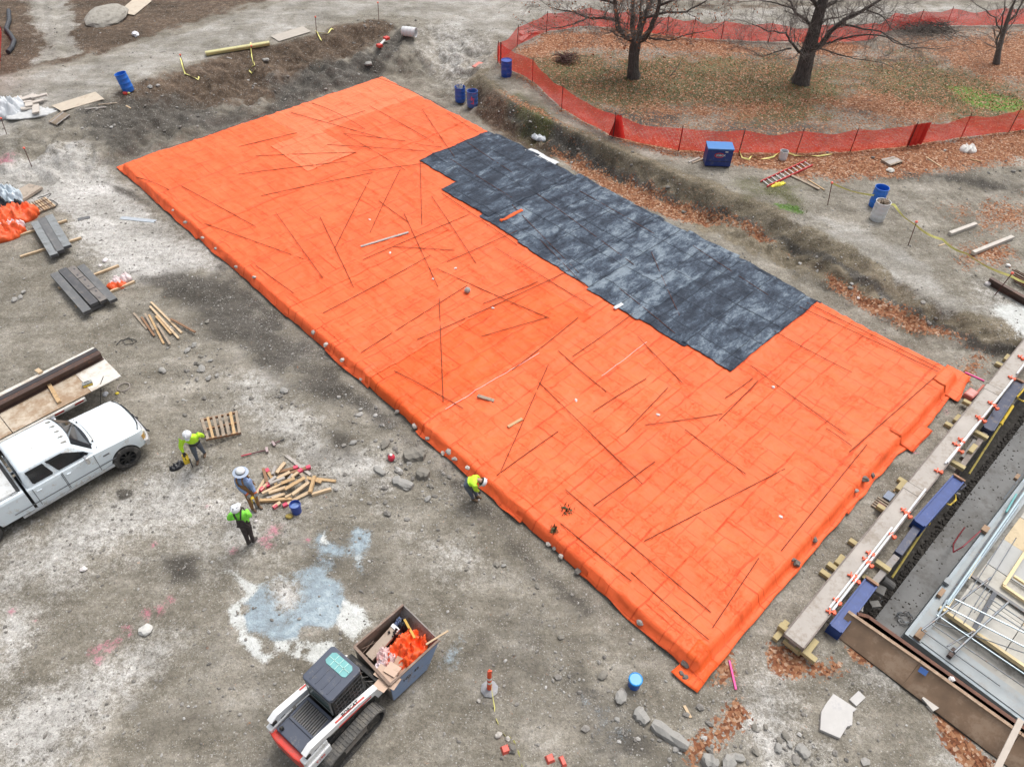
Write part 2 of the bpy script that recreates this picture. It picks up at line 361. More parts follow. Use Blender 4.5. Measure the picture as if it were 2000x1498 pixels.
# ================================================================== GROUND
def zc(pts): return [(400 + a / 4.683, 1000 + b / 4.683) for a, b in pts]
LAWN_PX = [(972, 118), (975, 95), (1010, 75), (1067, 55), (1160, 50), (1302, 66), (1420, 76), (1500, 82), (1620, 84), (1700, 80), (1740, 60), (1850, 52), (2000, 48), (2300, 45), (2300, 235), (2000, 258), (1885, 272), (1775, 290), (1660, 300), (1555, 302), (1443, 302), (1325, 298), (1197, 272), (1097, 218), (1040, 164)]
MASKS = {  # name: [(polygon in picture coordinates, level, blur metres, strength)]
 'gravel': [
  ([(-40, 335), (60, 318), (130, 305), (180, 300), (215, 335), (260, 385), (330, 445), (400, 498), (425, 530), (335, 530), (290, 548), (235, 535), (170, 480), (140, 440), (60, 390), (-40, 380)], 0, .7, 1),
  ([(-20, 1480), (-10, 1400), (60, 1370), (180, 1310), (250, 1275), (315, 1250), (300, 1320), (220, 1370), (160, 1420), (100, 1490), (30, 1530)], 0, .9, .95),
  ([(0, 1190), (60, 1190), (80, 1230), (50, 1270), (10, 1300)], 0, .6, .8),
  ([(450, 740), (500, 728), (560, 780), (640, 850), (740, 905), (735, 960), (660, 950), (600, 890), (540, 850), (480, 790)], 0, 1.0, .85),
  ([(140, 990), (300, 920), (420, 930), (450, 1010), (560, 1000), (575, 1035), (500, 1085), (410, 1105), (300, 1060), (200, 1080), (100, 1140), (-20, 1160), (-20, 1090), (60, 1040)], 0, 1.3, .72),
  ([(800, 1040), (930, 1060), (970, 1100), (880, 1125), (820, 1080)], 0, .8, .7),
  ([(1470, 1290), (1530, 1320), (1560, 1400), (1600, 1500), (1500, 1500), (1440, 1400)], 0, .7, .72),
  ([(1660, 1310), (1720, 1290), (1780, 1330), (1740, 1340), (1690, 1340)], 0, .5, .7),
  ([(1840, 1400), (1900, 1470), (1950, 1510), (1860, 1510)], 0, .5, .8),
  ([(840, 60), (960, 70), (930, 140), (900, 170), (840, 140), (830, 90)], .8, 1.6, .66),
  ([(1900, 560), (2020, 560), (2020, 640), (1940, 640)], .5, .8, .6),
  (zc([(640, 650), (720, 610), (810, 640), (860, 770), (770, 880), (660, 820)]), 0, .35, .8)],
 'dark': [
  ([(285, 545), (430, 535), (560, 625), (640, 700), (700, 780), (630, 790), (540, 720), (440, 690), (350, 605)], 0, .9, .9),
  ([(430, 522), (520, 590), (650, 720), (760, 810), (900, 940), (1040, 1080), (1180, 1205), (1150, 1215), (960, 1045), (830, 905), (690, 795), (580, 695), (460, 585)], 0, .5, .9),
  ([(640, 840), (690, 845), (690, 885), (635, 885)], 0, .4, .9),
  ([(530, 160), (620, 130), (700, 110), (760, 90), (790, 78), (800, 100), (740, 140), (640, 165), (560, 205), (520, 215)], .5, .6, 1),
  ([(130, 240), (260, 205), (350, 200), (520, 205), (560, 220), (300, 290), (222, 325), (185, 300)], .3, 1.0, .72),
  ([(1090, 1270), (1180, 1320), (1270, 1420), (1340, 1500), (1200, 1500), (1110, 1360)], 0, .8, .75),
  ([(560, 1045), (680, 1005), (760, 1060), (760, 1160), (700, 1200), (600, 1130)], 0, .9, .5),
  ([(320, 1090), (390, 1080), (385, 1130), (330, 1140)], 0, .3, .9),
  ([(225, 955), (255, 955), (258, 968), (235, 975)], 0, .08, 1.2),
  ([(200, 355), (260, 372), (310, 405), (290, 405), (225, 372)], 0, .3, .9),
  ([(240, 1370), (420, 1290), (560, 1330), (560, 1500), (250, 1500)], 0, 1.4, .5),
  ([(880, 1200), (1080, 1180), (1200, 1290), (1160, 1400), (1000, 1480), (860, 1400)], 0, 1.6, .45),
  ([(1000, 215), (1100, 270), (1200, 320), (1310, 372), (1300, 380), (1190, 330), (1090, 285), (990, 232)], .5, .22, 1.0),  # shade of the bank's undercut, painted as a dark strip
  ([(1560, 500), (1620, 540), (1690, 580), (1650, 580), (1600, 555)], .3, .5, .8),
  ([(1640, 300), (1760, 305), (1900, 320), (1990, 345), (1990, 360), (1880, 345), (1750, 330)], 1.4, .7, .8),
  ([(1420, 80), (1500, 92), (1560, 105), (1540, 112), (1440, 98)], 1.3, .5, 1.0),
  ([(1130, 195), (1230, 205), (1340, 208), (1330, 235), (1240, 240), (1170, 222)], 1.3, .7, 1.0),
  ([(1650, 195), (1720, 172), (1760, 172), (1770, 200), (1700, 222), (1650, 210)], 1.3, .6, .95),
  ([(1400, 225), (1520, 215), (1640, 235), (1640, 262), (1500, 262), (1400, 255)], 1.3, .8, .95),
  ([(1560, 122), (1650, 128), (1740, 140), (1735, 150), (1600, 140)], 1.3, .5, 1.0),
  ([(1500, 158), (1570, 150), (1600, 165), (1540, 175)], 1.3, .4, .9),
  ([(1190, 150), (1250, 148), (1320, 152), (1260, 165)], 1.3, .4, .8)],
 'brown': [
  ([(215, 185), (345, 140), (480, 108), (620, 78), (740, 48), (785, 62), (720, 90), (620, 112), (560, 165), (400, 190), (250, 240)], 1.0, .8, 1.05),
  ([(-60, 35), (-60, 140), (0, 132), (140, 112), (400, 42), (560, -10), (560, -60), (-100, -60)], 1.25, .9, .9),
  ([(922, 150), (985, 196), (1060, 232), (1110, 262), (1080, 275), (985, 235), (925, 185)], .9, .4, .95),
  ([(300, 1440), (420, 1340), (475, 1280), (485, 1315), (400, 1400), (340, 1470)], 0, .6, .62),
  ([(1500, 440), (1600, 490), (1720, 540), (1700, 560), (1560, 510)], .6, .7, .6),
  ([(640, 845), (700, 850), (690, 870), (645, 865)], 0, .3, .8),
  ([(1340, 0), (1700, 5), (1700, 14), (1360, 12)], 1.25, 1.0, .9)],
 'leaf': [
  ([(955, 218), (1040, 273), (1119, 327), (1258, 404), (1319, 428), (1411, 438), (1550, 500), (1511, 478), (1396, 412), (1319, 378), (1242, 352), (1112, 285), (1030, 240), (965, 205)], 0.05, .2, 1.2),
  ([(1610, 540), (1700, 585), (1790, 618), (1880, 655), (1895, 675), (1800, 652), (1700, 612), (1620, 560)], 0.05, .25, 1.2),
  (LAWN_PX, 1.3, .8, .37),
  ([(1000, 130), (1100, 205), (1200, 262), (1400, 290), (1640, 285), (1990, 252), (2100, 245), (2100, 300), (1800, 335), (1560, 338), (1350, 304), (1220, 276), (1120, 230), (1040, 170)], 1.1, .5, .95),
  ([(985, 100), (1060, 62), (1200, 45), (1420, 72), (1500, 90), (1420, 105), (1300, 90), (1150, 85), (1060, 105)], 1.3, .8, 1.0),
  ([(1780, 70), (2000, 55), (2150, 60), (2150, 160), (1950, 160), (1830, 120)], 1.3, 1.2, .75),
  ([(1560, 60), (1700, 85), (1680, 105), (1580, 100)], 1.3, .8, .9),
  ([(1250, 205), (1420, 190), (1560, 190), (1700, 170), (1900, 210), (1800, 240), (1600, 200), (1400, 225)], 1.3, 1.2, .9),
  ([(1385, 1275), (1430, 1285), (1440, 1320), (1400, 1330)], 0, .2, 1),
  ([(1440, 1370), (1420, 1395), (1360, 1435), (1350, 1480), (1400, 1455), (1455, 1395)], 0, .25, 1),
  ([(1508, 1265), (1572, 1288), (1562, 1318), (1510, 1308)], 0, .2, 1.2),
  ([(1585, 1295), (1640, 1298), (1632, 1318), (1590, 1315)], 0, .2, .9),
  ([(1655, 1268), (1700, 1275), (1712, 1296), (1670, 1286)], 0, .12, 1),
  ([(1830, 1388), (1860, 1400), (1880, 1450), (1935, 1500), (1900, 1500), (1850, 1440)], 0, .2, 1.2),
  ([(1880, 470), (1970, 465), (1975, 490), (1900, 500)], 1.1, .6, .75),
  ([(1880, 400), (2010, 395), (2010, 440), (1930, 430)], 1.1, 1.0, .7),
  ([(1880, 705), (1920, 680), (1930, 720), (1890, 730)], .2, .5, .8)],
 'grass': [
  ([(1015, 112), (1100, 95), (1200, 115), (1350, 110), (1420, 95), (1500, 108), (1600, 135), (1650, 175), (1590, 215), (1500, 225), (1400, 195), (1300, 188), (1200, 195), (1130, 190), (1060, 145)], 1.3, 1.5, 1.0),
  ([(1640, 120), (1800, 100), (1900, 130), (2000, 160), (2000, 240), (1850, 230), (1750, 200)], 1.3, 2.0, .85),
  ([(1010, 175), (1060, 200), (1090, 225), (1060, 235), (1010, 200)], 1.4, .6, .7),
  ([(1430, 325), (1560, 345), (1560, 380), (1470, 360)], 1.4, .8, .6)],
 'lush': [
  ([(1855, 162), (1900, 163), (1970, 182), (2015, 192), (2015, 218), (1930, 206), (1890, 190)], 1.3, .6, .95),
  ([(1500, 380), (1560, 388), (1570, 400), (1530, 398)], 1.3, .3, .8), ([(1790, 110), (1830, 112), (1850, 130), (1810, 130)], 1.3, .6, .6)],
 'bank': [
  ([(1060, 250), (1200, 292), (1330, 348), (1480, 396), (1660, 484), (1850, 610), (1905, 660), (1780, 615), (1640, 545), (1500, 475), (1350, 402), (1200, 335)], .8, .5, .95),
  ([(1340, 340), (1500, 380), (1700, 470), (1860, 600), (1700, 540), (1500, 440)], 1.2, .6, .7)],
 'road': [
  ([(-80, 258), (0, 236), (160, 195), (240, 160), (480, 86), (700, 34), (860, 40), (1000, 80), (1060, 32), (1300, 24), (1500, 46), (1640, 50), (1750, 36), (2000, 24), (2300, 20), (2300, 2), (1600, 6), (1380, 16), (1100, -20), (640, -20), (400, 48), (150, 120), (0, 142), (-80, 150)], 1.25, .8, .95),
  ([(1590, 408), (1700, 425), (1770, 465), (1840, 520), (1910, 585), (1860, 590), (1760, 535), (1670, 470)], 1.2, .6, .95),
  ([(1480, 395), (1600, 410), (1700, 450), (1640, 455)], 1.3, .6, .7),
  ([(30, -40), (128, -40), (148, 50), (152, 98), (60, 120), (74, 70)], 1.25, .8, .85),
  ([(-10, 235), (30, 235), (60, 300), (50, 320), (-10, 325)], .4, .8, .7)],
 'white': [
  (zc([(190, 530), (280, 540), (370, 620), (470, 660), (480, 700), (400, 790), (340, 820), (320, 860), (330, 920), (350, 960), (380, 1110), (480, 1150), (600, 1200), (700, 1210), (660, 1260), (560, 1380), (510, 1390), (400, 1290), (310, 1150), (320, 1080), (250, 1000), (210, 890), (240, 860), (370, 810), (380, 740), (280, 620)]), 0, .13, 1.0),
  (zc([(690, 1200), (860, 1170), (980, 1230), (1160, 1175), (1190, 1230), (1140, 1330), (1000, 1390), (860, 1340), (740, 1260)]), 0, .13, .95),
  (zc([(1280, 820), (1440, 890), (1470, 960), (1540, 1020), (1440, 1070), (1360, 1150), (1270, 1100), (1230, 1000)]), 0, .13, .95),
  (zc([(1045, 280), (1100, 150), (1122, 290)]), 0, .08, .9), (zc([(1330, 390), (1420, 370), (1430, 480), (1380, 460)]), 0, .15, .7),
  ([(1940, 600), (1990, 593), (2020, 605), (2020, 665), (1985, 650), (1955, 625)], .5, .3, .9)],
 'blue': [
  (zc([(380, 780), (480, 680), (600, 590), (800, 560), (900, 520), (1040, 500), (1100, 600), (1230, 640), (1260, 800), (1260, 960), (1060, 1050), (900, 1060), (850, 1160), (700, 1190), (560, 1170), (400, 1110), (340, 960)]), 0, .18, .95),
  (zc([(990, 200), (1100, 150), (1120, 290), (1300, 300), (1380, 120), (1540, 190), (1500, 330), (1440, 400), (1420, 550), (1330, 410), (1100, 390), (980, 290)]), 0, .2, .8),
  (zc([(880, 520), (1050, 430), (1150, 400), (1200, 470), (1050, 560)]), 0, .3, .6),
  ([(860, 1300), (900, 1240), (890, 1290), (875, 1310)], 0, .2, .6),
  ([(1150, 1370), (1200, 1370), (1230, 1430), (1190, 1430)], 0, .6, .5)],
}
PINK = [(180, 1268, .16), (190, 1283, .14), (222, 1250, .13), (208, 1266, .1), (243, 1222, .12), (252, 1232, .08), (205, 1252, .09), (330, 1166, .14), (310, 1188, .15), (285, 1192, .15), (20, 1190, .1), (66, 1206, .07),
        (515, 1048, .18), (535, 1030, .2), (525, 1060, .15), (600, 1050, .1), (455, 1072, .12), (402, 985, .08), (300, 1060, .1), (10, 320, .5), (900, 985, .05), (1612, 1000, .06), (1790, 880, .1), (1850, 800, .12)]
# ---- grid, fine where the camera looks and coarse to the horizon
def axis(lo, a, b, hi, fine):
    mid = np.arange(a, b, fine)
    g1 = a - np.cumsum(fine * 1.25 ** np.arange(1, 40)); g1 = g1[g1 > lo][::-1]
    g2 = b + np.cumsum(fine * 1.25 ** np.arange(1, 40)); g2 = g2[g2 < hi]
    return np.concatenate([[lo], g1, mid, g2, [hi]])
gx = axis(-420, -38, 40, 420, .105); gy = axis(-200, 3.5, 62, 700, .105)
X, Y = np.meshgrid(gx, gy); NX, NY = len(gx), len(gy)
xf, yf = X.ravel(), Y.ravel()
zf = np.empty_like(xf)
for i0 in range(0, len(xf), 60000): zf[i0:i0 + 60000] = zt(xf[i0:i0 + 60000], yf[i0:i0 + 60000])
wob = (fbm(xf * 1.6, yf * 1.6, 31) - .5) * 2
wob2 = (fbm(xf * .45, yf * .45, 37) - .5) * 2
att = {}
for nm, polys in MASKS.items():
    a = np.zeros(len(xf))
    for pts, lv, blur, k in polys:
        pl = p2(pts, lv)
        lo = pl.min(0) - 4 * blur; hi = pl.max(0) + 4 * blur
        m = (xf > lo[0]) & (xf < hi[0]) & (yf > lo[1]) & (yf < hi[1])
        if not m.any(): continue
        sd = sdist(pl, xf[m], yf[m]) + wob[m] * blur * .9 + wob2[m] * blur * .7
        a[m] = np.maximum(a[m], k * np.clip(.5 + sd / (2.2 * blur), 0, 1))
    att[nm] = a
pk = np.zeros(len(xf))
for px, py, r in PINK:
    q = PZ(px, py, .1); pk = np.maximum(pk, np.clip(.95 - np.hypot(xf - q.x, yf - q.y) / (r * 2.2), 0, 1))
att['pink'] = pk
su_ = sdist(UPPER, xf, yf); bf = np.clip(1.25 - np.abs(su_ + .2 - wob * .25) / .85, 0, 1) * ((xf > 1.5) | ((xf > -3.6) & (yf < 42))) * (yf > 17); att['leaf'] *= 1 - .92 * bf; att['bank'] = np.maximum(att['bank'], bf)
bd = np.clip(1 - np.abs(su_ + .75 + wob * .3) / .35, 0, 1) * (xf > 1.5) * (yf > 17); att['dark'] = np.maximum(att['dark'], bd * .85)  # dark band below the crest paints in the undercut's shade
for pl_, bl_, ks in ((zc([(620, 640), (720, 600), (830, 630), (880, 770), (790, 890), (650, 830)]), .5, .9), (zc([(880, 1075), (1050, 1065), (1050, 1150), (900, 1165)]), .12, 1), (zc([(500, 1215), (640, 1220), (640, 1280), (560, 1310), (500, 1270)]), .1, 1), (zc([(330, 870), (410, 850), (400, 910), (340, 915)]), .1, 1), (zc([(790, 1200), (840, 1210), (830, 1270), (795, 1260)]), .08, 1), (zc([(880, 1240), (960, 1250), (950, 1310), (890, 1300)]), .08, 1)):
    pl = p2(pl_, 0); sd = sdist(pl, xf, yf) + wob * bl_ * .6; k_ = 1 - ks * np.clip(.5 + sd / (2 * bl_), 0, 1); att['blue'] *= k_; att['white'] *= k_
# ---- pit outline (trench where the foundation stands)
PD = V((.7115, .7027, 0)); PE = V((.7027, -.7115, 0))
PIT_A = V((8.45, 9.15, 0))
PIT = [PIT_A, PIT_A + PD * 40, PIT_A + PD * 40 + PE * 26, PIT_A + PE * 26]
pit_sd = sdist(np.array([(p.x, p.y) for p in PIT]), xf, yf)
# wear: tyre tracks on the haul road and by the lumber, ruts as real relief
for (a, b), (c, d), wd, dep in (((1760, 400), (2010, 330), .5, .07), ((1790, 425), (2010, 365), .5, .07), ((1640, 330), (1990, 350), .6, .08), ((52, -30), (80, 100), .45, .09), ((76, -30), (96, 105), .4, .09), ((104, -30), (128, 100), .45, .09), ((130, 95), (260, 72), .35, .07), ((120, 110), (250, 85), .35, .07), ((900, 60), (860, 150), .6, .05), ((930, 60), (890, 150), .6, .05)):
    if dep == 0: continue
    A = PZ(a, b, 1.3); B = PZ(c, d, 1.3)
    dl = ldist([(A.x, A.y), (B.x, B.y)], xf, yf); al = (xf - A.x) * (B.x - A.x) + (yf - A.y) * (B.y - A.y)
    al = al / (B - A).length
    zf -= dep * np.clip(1 - dl / wd, 0, 1) * ((.55 + .45 * np.sign(np.sin(al * 2 * math.pi / .45))) if wd >= .5 else 1)
lawn_sd = sdist(p2(LAWN_PX, 1.3), xf, yf)
t_ = NT('ground')
att_n = {k: t_.attr('m_' + k) for k in list(att)}
nA = t_.noise(.9, 6, .62); nB = t_.noise(4.5, 6, .65); nC = t_.noise(19, 4, .65); nD = t_.noise(60, 2, .6)
nz = t_.ma('ADD', t_.ma('ADD', t_.ma('MULTIPLY', t_.ma('SUBTRACT', nB, .5), .85), t_.ma('MULTIPLY', t_.ma('SUBTRACT', nC, .5), .75)), t_.ma('MULTIPLY', t_.ma('SUBTRACT', nD, .5), .55))
def fac(k, amp=1.0, w=.16, lo=.5):
    v = t_.ma('ADD', att_n[k], t_.ma('MULTIPLY', nz, amp))
    return t_.mp(v, lo - w, lo + w, 0, 1, True)
vcell = t_.vor(17); v1 = t_.sep(vcell, 0); v2 = t_.sep(vcell, 1)
vs2 = t_.vor(7.5); w1 = t_.sep(vs2, 0)
def L(r, g, b): return (r, g, b, 1)
base = t_.ramp(t_.ma('ADD', t_.ma('MULTIPLY', nA, .6), t_.ma('MULTIPLY', nB, .4)), [(.32, L(.135, .120, .096)), (.5, L(.215, .195, .160)), (.66, L(.315, .293, .255))])
col = base
def layer(k, c, **kw):
    global col
    col = t_.mix(fac(k, **kw), col, c)
layer('bank', t_.ramp(nB, [(.3, L(.12, .098, .066)), (.7, L(.23, .195, .14))]), amp=.7)
layer('brown', t_.ramp(nB, [(.28, L(.050, .036, .027)), (.52, L(.100, .070, .048)), (.75, L(.18, .135, .098))]), amp=.8)
layer('road', t_.ramp(nA, [(.3, L(.20, .184, .152)), (.5, L(.275, .258, .228)), (.7, L(.35, .335, .31))]), amp=.6)
layer('gravel', t_.ramp(nB, [(.25, L(.27, .255, .23)), (.7, L(.50, .485, .46))]), amp=1.1, w=.34)
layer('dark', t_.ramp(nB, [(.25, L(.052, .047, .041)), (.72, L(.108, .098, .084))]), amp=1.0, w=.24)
layer('grass', t_.ramp(nC, [(.3, L(.050, .053, .022)), (.7, L(.120, .118, .052))]), amp=.7, w=.25, lo=.34)
layer('lush', t_.ramp(nC, [(.3, L(.05, .12, .02)), (.7, L(.12, .235, .035))]), amp=.9)
layer('blue', t_.ramp(t_.ma('ADD', t_.ma('MULTIPLY', nB, .6), t_.ma('MULTIPLY', nA, .4)), [(.3, L(.19, .21, .215)), (.5, L(.27, .33, .37)), (.68, L(.44, .51, .54))]), amp=1.0, w=.24)
layer('white', t_.ramp(nB, [(.3, L(.45, .455, .43)), (.7, L(.62, .635, .62))]), amp=.95, w=.2)
wet = t_.ma('MULTIPLY', t_.ma('MAXIMUM', fac('blue'), fac('white', amp=.95, w=.2)), .72); smooth_col = col
# stones of every size, seen as specks
mac = t_.noise(.33, 6, .66, t_.mapping((1, 1.7, 1), (0, 0, .6)), .5)
col = t_.mix(1.0, col, t_.ramp(mac, [(.28, L(.60, .59, .56)), (.48, L(.96, .96, .95)), (.68, L(1.36, 1.37, 1.40))]), 'MULTIPLY')
grain = t_.ma('MULTIPLY', t_.mp(nD, .25, .75, .72, 1.28), t_.mp(v1, 0, 1, .86, 1.14))
grain = t_.ma('MULTIPLY', grain, t_.mp(nC, .3, .7, .80, 1.20))
stk = t_.noise(1.0, 5, .62, t_.mapping((.5, 2.4, 1), (0, 0, -.45)), 1.2)
grain = t_.ma('MULTIPLY', grain, t_.mp(stk, .34, .66, .88, 1.11))
x_ = t_.n('ShaderNodeVectorMath', operation='SCALE'); t_.l(col, x_.inputs[0]); t_.l(grain, x_.inputs['Scale']); col = x_.outputs[0]
vf = t_.vor(33); f2 = t_.sep(vf, 2)
chip = t_.ma('MULTIPLY', t_.mp(f2, .86, .90), t_.mp(t_.vor(33, out='Distance'), .5, .36))
col = t_.mix(t_.ma('MULTIPLY', chip, .55), col, L(.42, .405, .375))
chip3 = t_.ma('MULTIPLY', t_.mp(t_.sep(vf, 0), .88, .92), t_.mp(t_.vor(33, out='Distance'), .5, .36))
col = t_.mix(t_.ma('MULTIPLY', chip3, .5), col, L(.06, .055, .048))
chip2 = t_.ma('MULTIPLY', t_.mp(v2, .94, .96), t_.mp(t_.vor(17, out='Distance'), .40, .25))
col = t_.mix(t_.ma('MULTIPLY', chip2, .6), col, L(.46, .45, .43))
col = t_.mix(wet, col, smooth_col)
# leaf litter: leaf-sized cells, more of them where it lies thick
lv = t_.vor(14); l1 = t_.sep(lv, 0); l2 = t_.sep(lv, 1)
leafc = t_.ramp(l1, [(0, L(.12, .05, .027)), (.35, L(.225, .088, .044)), (.6, L(.275, .128, .064)), (.85, L(.34, .19, .11)), (1, L(.46, .33, .24))])
lf = t_.mp(t_.ma('ADD', t_.ma('ADD', att_n['leaf'], t_.ma('MULTIPLY', nz, .75)), t_.ma('MULTIPLY', l2, -.62)), .08, .16, 0, 1)
col = t_.mix(lf, col, leafc)
col = t_.mix(t_.mp(t_.ma('ADD', att_n['pink'], t_.ma('MULTIPLY', nz, 1.8)), .50, .95, 0, .6), col, L(.55, .13, .22))
bm1 = t_.bump(t_.ma('ADD', t_.ma('MULTIPLY', v1, .55), t_.ma('MULTIPLY', nC, 1.2)), .55, .03)
bm2 = t_.bump(nB, .5, .12, bm1)
ground_m = t_.fin(col, .92, 0, bm2, .25)

# ---- faces to objects
tri = (np.arange(NY - 1)[:, None] * NX + np.arange(NX - 1)[None, :]).ravel()
quads = np.stack([tri, tri + 1, tri + NX + 1, tri + NX], 1)
qm = quads.mean(1) if False else None
ps = pit_sd[quads]
keep = ~(ps.min(1) > 0.02)
c_road = att['road'][quads].mean(1) > .5; c_road &= sdist(UPPER, xf, yf)[quads].mean(1) > -1.0
lw = lawn_sd[quads].mean(1) > 0
sdU = sdist(UPPER, xf, yf)[quads].mean(1)
cls = np.where(lw, 1, np.where(c_road & (sdU > -.2), 2, np.where((sdU < .3) & (sdU > -2.6) & (xf[quads].mean(1) > 2.0), 3, 0)))
# snap ground vertices just inside the pit back to its rim so that the edge is straight
ins = pit_sd > 0
for p, q, nrm in ((PIT[0], PIT[1], PE), (PIT[0], PIT[3], PD)):
    pass
nrm1 = np.array([PE.x, PE.y]); nrm2 = np.array([PD.x, PD.y])
rel = np.stack([xf - PIT_A.x, yf - PIT_A.y], 1)
u1 = rel @ nrm1; u2 = rel @ nrm2     # u1: into the pit from the shoring side, u2: into it from the near side
near = ins & ((u1 < .3) | (u2 < .3))
k1 = near & (u1 <= u2); k2 = near & (u2 < u1)
xf[k1] -= u1[k1] * nrm1[0]; yf[k1] -= u1[k1] * nrm1[1]
xf[k2] -= u2[k2] * nrm2[0]; yf[k2] -= u2[k2] * nrm2[1]
ps = np.stack([(near[quads] | ~ins[quads]).all(1)], 1)[:, 0]
keep = ps
def np_mesh(name, co, faces, mat, attrs=None, smooth=True, parent=None, fmat=None):
    me = bpy.data.meshes.new(name)
    nv, nf, k = len(co), len(faces), faces.shape[1]
    me.vertices.add(nv); me.vertices.foreach_set('co', np.ascontiguousarray(co, dtype=np.float32).ravel())
    me.loops.add(nf * k); me.loops.foreach_set('vertex_index', np.ascontiguousarray(faces, dtype=np.int32).ravel())
    me.polygons.add(nf); me.polygons.foreach_set('loop_start', np.arange(0, nf * k, k, dtype=np.int32))
    me.polygons.foreach_set('use_smooth', np.full(nf, smooth))
    if mat is not None:
        for q in (mat if isinstance(mat, list) else [mat]): me.materials.append(q)
    if fmat is not None: me.polygons.foreach_set('material_index', fmat.astype(np.int32))
    for a, v in (attrs or {}).items():
        at = me.attributes.new(a, 'FLOAT', 'POINT'); at.data.foreach_set('value', v.astype(np.float32))
    me.update(calc_edges=True); me.validate()
    o = bpy.data.objects.new(name, me); COL.objects.link(o)
    if parent is not None: o.parent = parent
    return o
co = np.stack([xf, yf, zf], 1)
for cid, nm in ((0, 'ground'), (1, 'lawn'), (2, 'haul_road'), (3, 'embankment')):
    qs = quads[keep & (cls == cid)]
    used, inv = np.unique(qs.ravel(), return_inverse=True)
    o = np_mesh(nm, co[used], inv.reshape(-1, 4), ground_m, {'m_' + k: v[used] for k, v in att.items()})
    o['kind'] = 'structure'
GRID_I = lambda x, y: (np.clip(np.searchsorted(gy, y) - 1, 0, NY - 1) * NX + np.clip(np.searchsorted(gx, x) - 1, 0, NX - 1))

# ================================================================== loose stones and leaves (uncountable)
def scatter(n, dens, xr=(-34, 36), yr=(4, 60)):
    x = RNG.uniform(*xr, n); y = RNG.uniform(*yr, n)
    i = GRID_I(x, y)
    # keep the density even in the picture: fewer far away
    kp = RNG.uniform(0, 1, n) < dens(i, x, y)
    x, y = x[kp], y[kp]
    return x, y, zt(x, y)
def on_slab(x, y, m=.3):
    s, t = slab_st(x, y); return (s > -m) & (s < SLEN + m) & (t > -m) & (t < SWID + m)
def in_pit(x, y): 
    a = (x - PIT_A.x) * PE.x + (y - PIT_A.y) * PE.y; b = (x - PIT_A.x) * PD.x + (y - PIT_A.y) * PD.y
    return (a > -.25) & (b > -.25)
tone_m = NT('loose_stone')
st = tone_m.attr('tone')
sc_ = tone_m.ramp(st, [(0, L(.105, .096, .082)), (.4, L(.17, .155, .135)), (.75, L(.28, .265, .24)), (1, L(.48, .47, .45))])
stone_m = tone_m.fin(tone_m.mix(.3, sc_, tone_m.ramp(tone_m.noise(25, 4), [(.3, L(.12, .11, .1)), (.7, L(.5, .49, .47))])), .9, 0, None, .25)
def stones(name, n, dens, rmin, rmax, pw, tone=(0, 1), xr=(-34, 36), yr=(4, 60), sink=.25):
    x, y, z = scatter(n, dens, xr, yr)
    ok = ~on_slab(x, y) & ~in_pit(x, y); x, y, z = x[ok], y[ok], z[ok]
    m = len(x)
    bm = bmesh.new(); bmesh.ops.create_icosphere(bm, subdivisions=1, radius=1)
    bv = np.array([v.co[:] for v in bm.verts]); bf = np.array([[v.index for v in f.verts] for f in bm.faces]); bm.free()
    r = rmin + (rmax - rmin) * RNG.uniform(0, 1, m) ** pw
    k = 1 + RNG.uniform(-.28, .28, (m, len(bv), 1))
    sq = np.stack([RNG.uniform(.75, 1.3, m), RNG.uniform(.6, 1.0, m), RNG.uniform(.4, .75, m)], 1)
    p = bv[None] * k * sq[:, None] * r[:, None, None]
    a = RNG.uniform(0, 6.283, m); c, s = np.cos(a)[:, None], np.sin(a)[:, None]
    q = np.stack([p[..., 0] * c - p[..., 1] * s + x[:, None], p[..., 0] * s + p[..., 1] * c + y[:, None], p[..., 2] + (z + r * sink)[:, None]], -1)
    f = (bf[None] + (np.arange(m) * len(bv))[:, None, None]).reshape(-1, 3)
    tn = np.repeat(RNG.uniform(*tone, m), len(bv))
    o = np_mesh(name, q.reshape(-1, 3), f, stone_m, {'tone': tn}, smooth=False)
    o['kind'] = 'stuff'; return o
def near_w(y): return np.clip(14.0 / np.maximum(y, 6), .12, 1) 
stones('gravel', 90000, lambda i, x, y: (.26 + .5 * att['gravel'][i] + .35 * att['dark'][i] - .6 * att['leaf'][i] - .4 * att['grass'][i]) * near_w(y) * .9, .018, .055, 2.2, yr=(4.5, 50))
def clod(i, x, y):
    m = np.zeros(len(x))
    for a, b, c, d in (((700, 800), (860, 960), 1.0, .9), ((1100, 1290), (1330, 1480), .7, .9), ((1340, 1440), (1600, 1490), 1.0, .55), ((640, 850), (760, 960), .8, .4), ((360, 700), (420, 740), .8, .6), ((700, 90), (790, 80), 1.0, .4),
                       ((560, 200), (760, 120), .8, .5), ((1000, 230), (1330, 385), .5, .35), ((1550, 500), (1860, 640), .7, .3), ((250, 240), (520, 190), 2.0, .25), ((1640, 320), (1990, 350), 1.0, .2), ((440, 760), (700, 830), 1.0, .25)):
        A = PZ(*a, .3); B = PZ(*b, .3)
        m = np.maximum(m, d * np.exp(-(ldist([(A.x, A.y), (B.x, B.y)], x, y) / c) ** 2))
    return m * .5
stones('rubble', 120000, clod, .028, .12, 3.8, sink=.2, yr=(4.5, 52))
leaf_t = NT('dry_leaf'); la = leaf_t.attr('tone')
leaf_m = leaf_t.fin(leaf_t.ramp(la, [(0, L(.12, .045, .026)), (.3, L(.24, .086, .042)), (.6, L(.30, .135, .062)), (.85, L(.37, .20, .11)), (1, L(.48, .34, .24))]), .7, 0, None, .2)
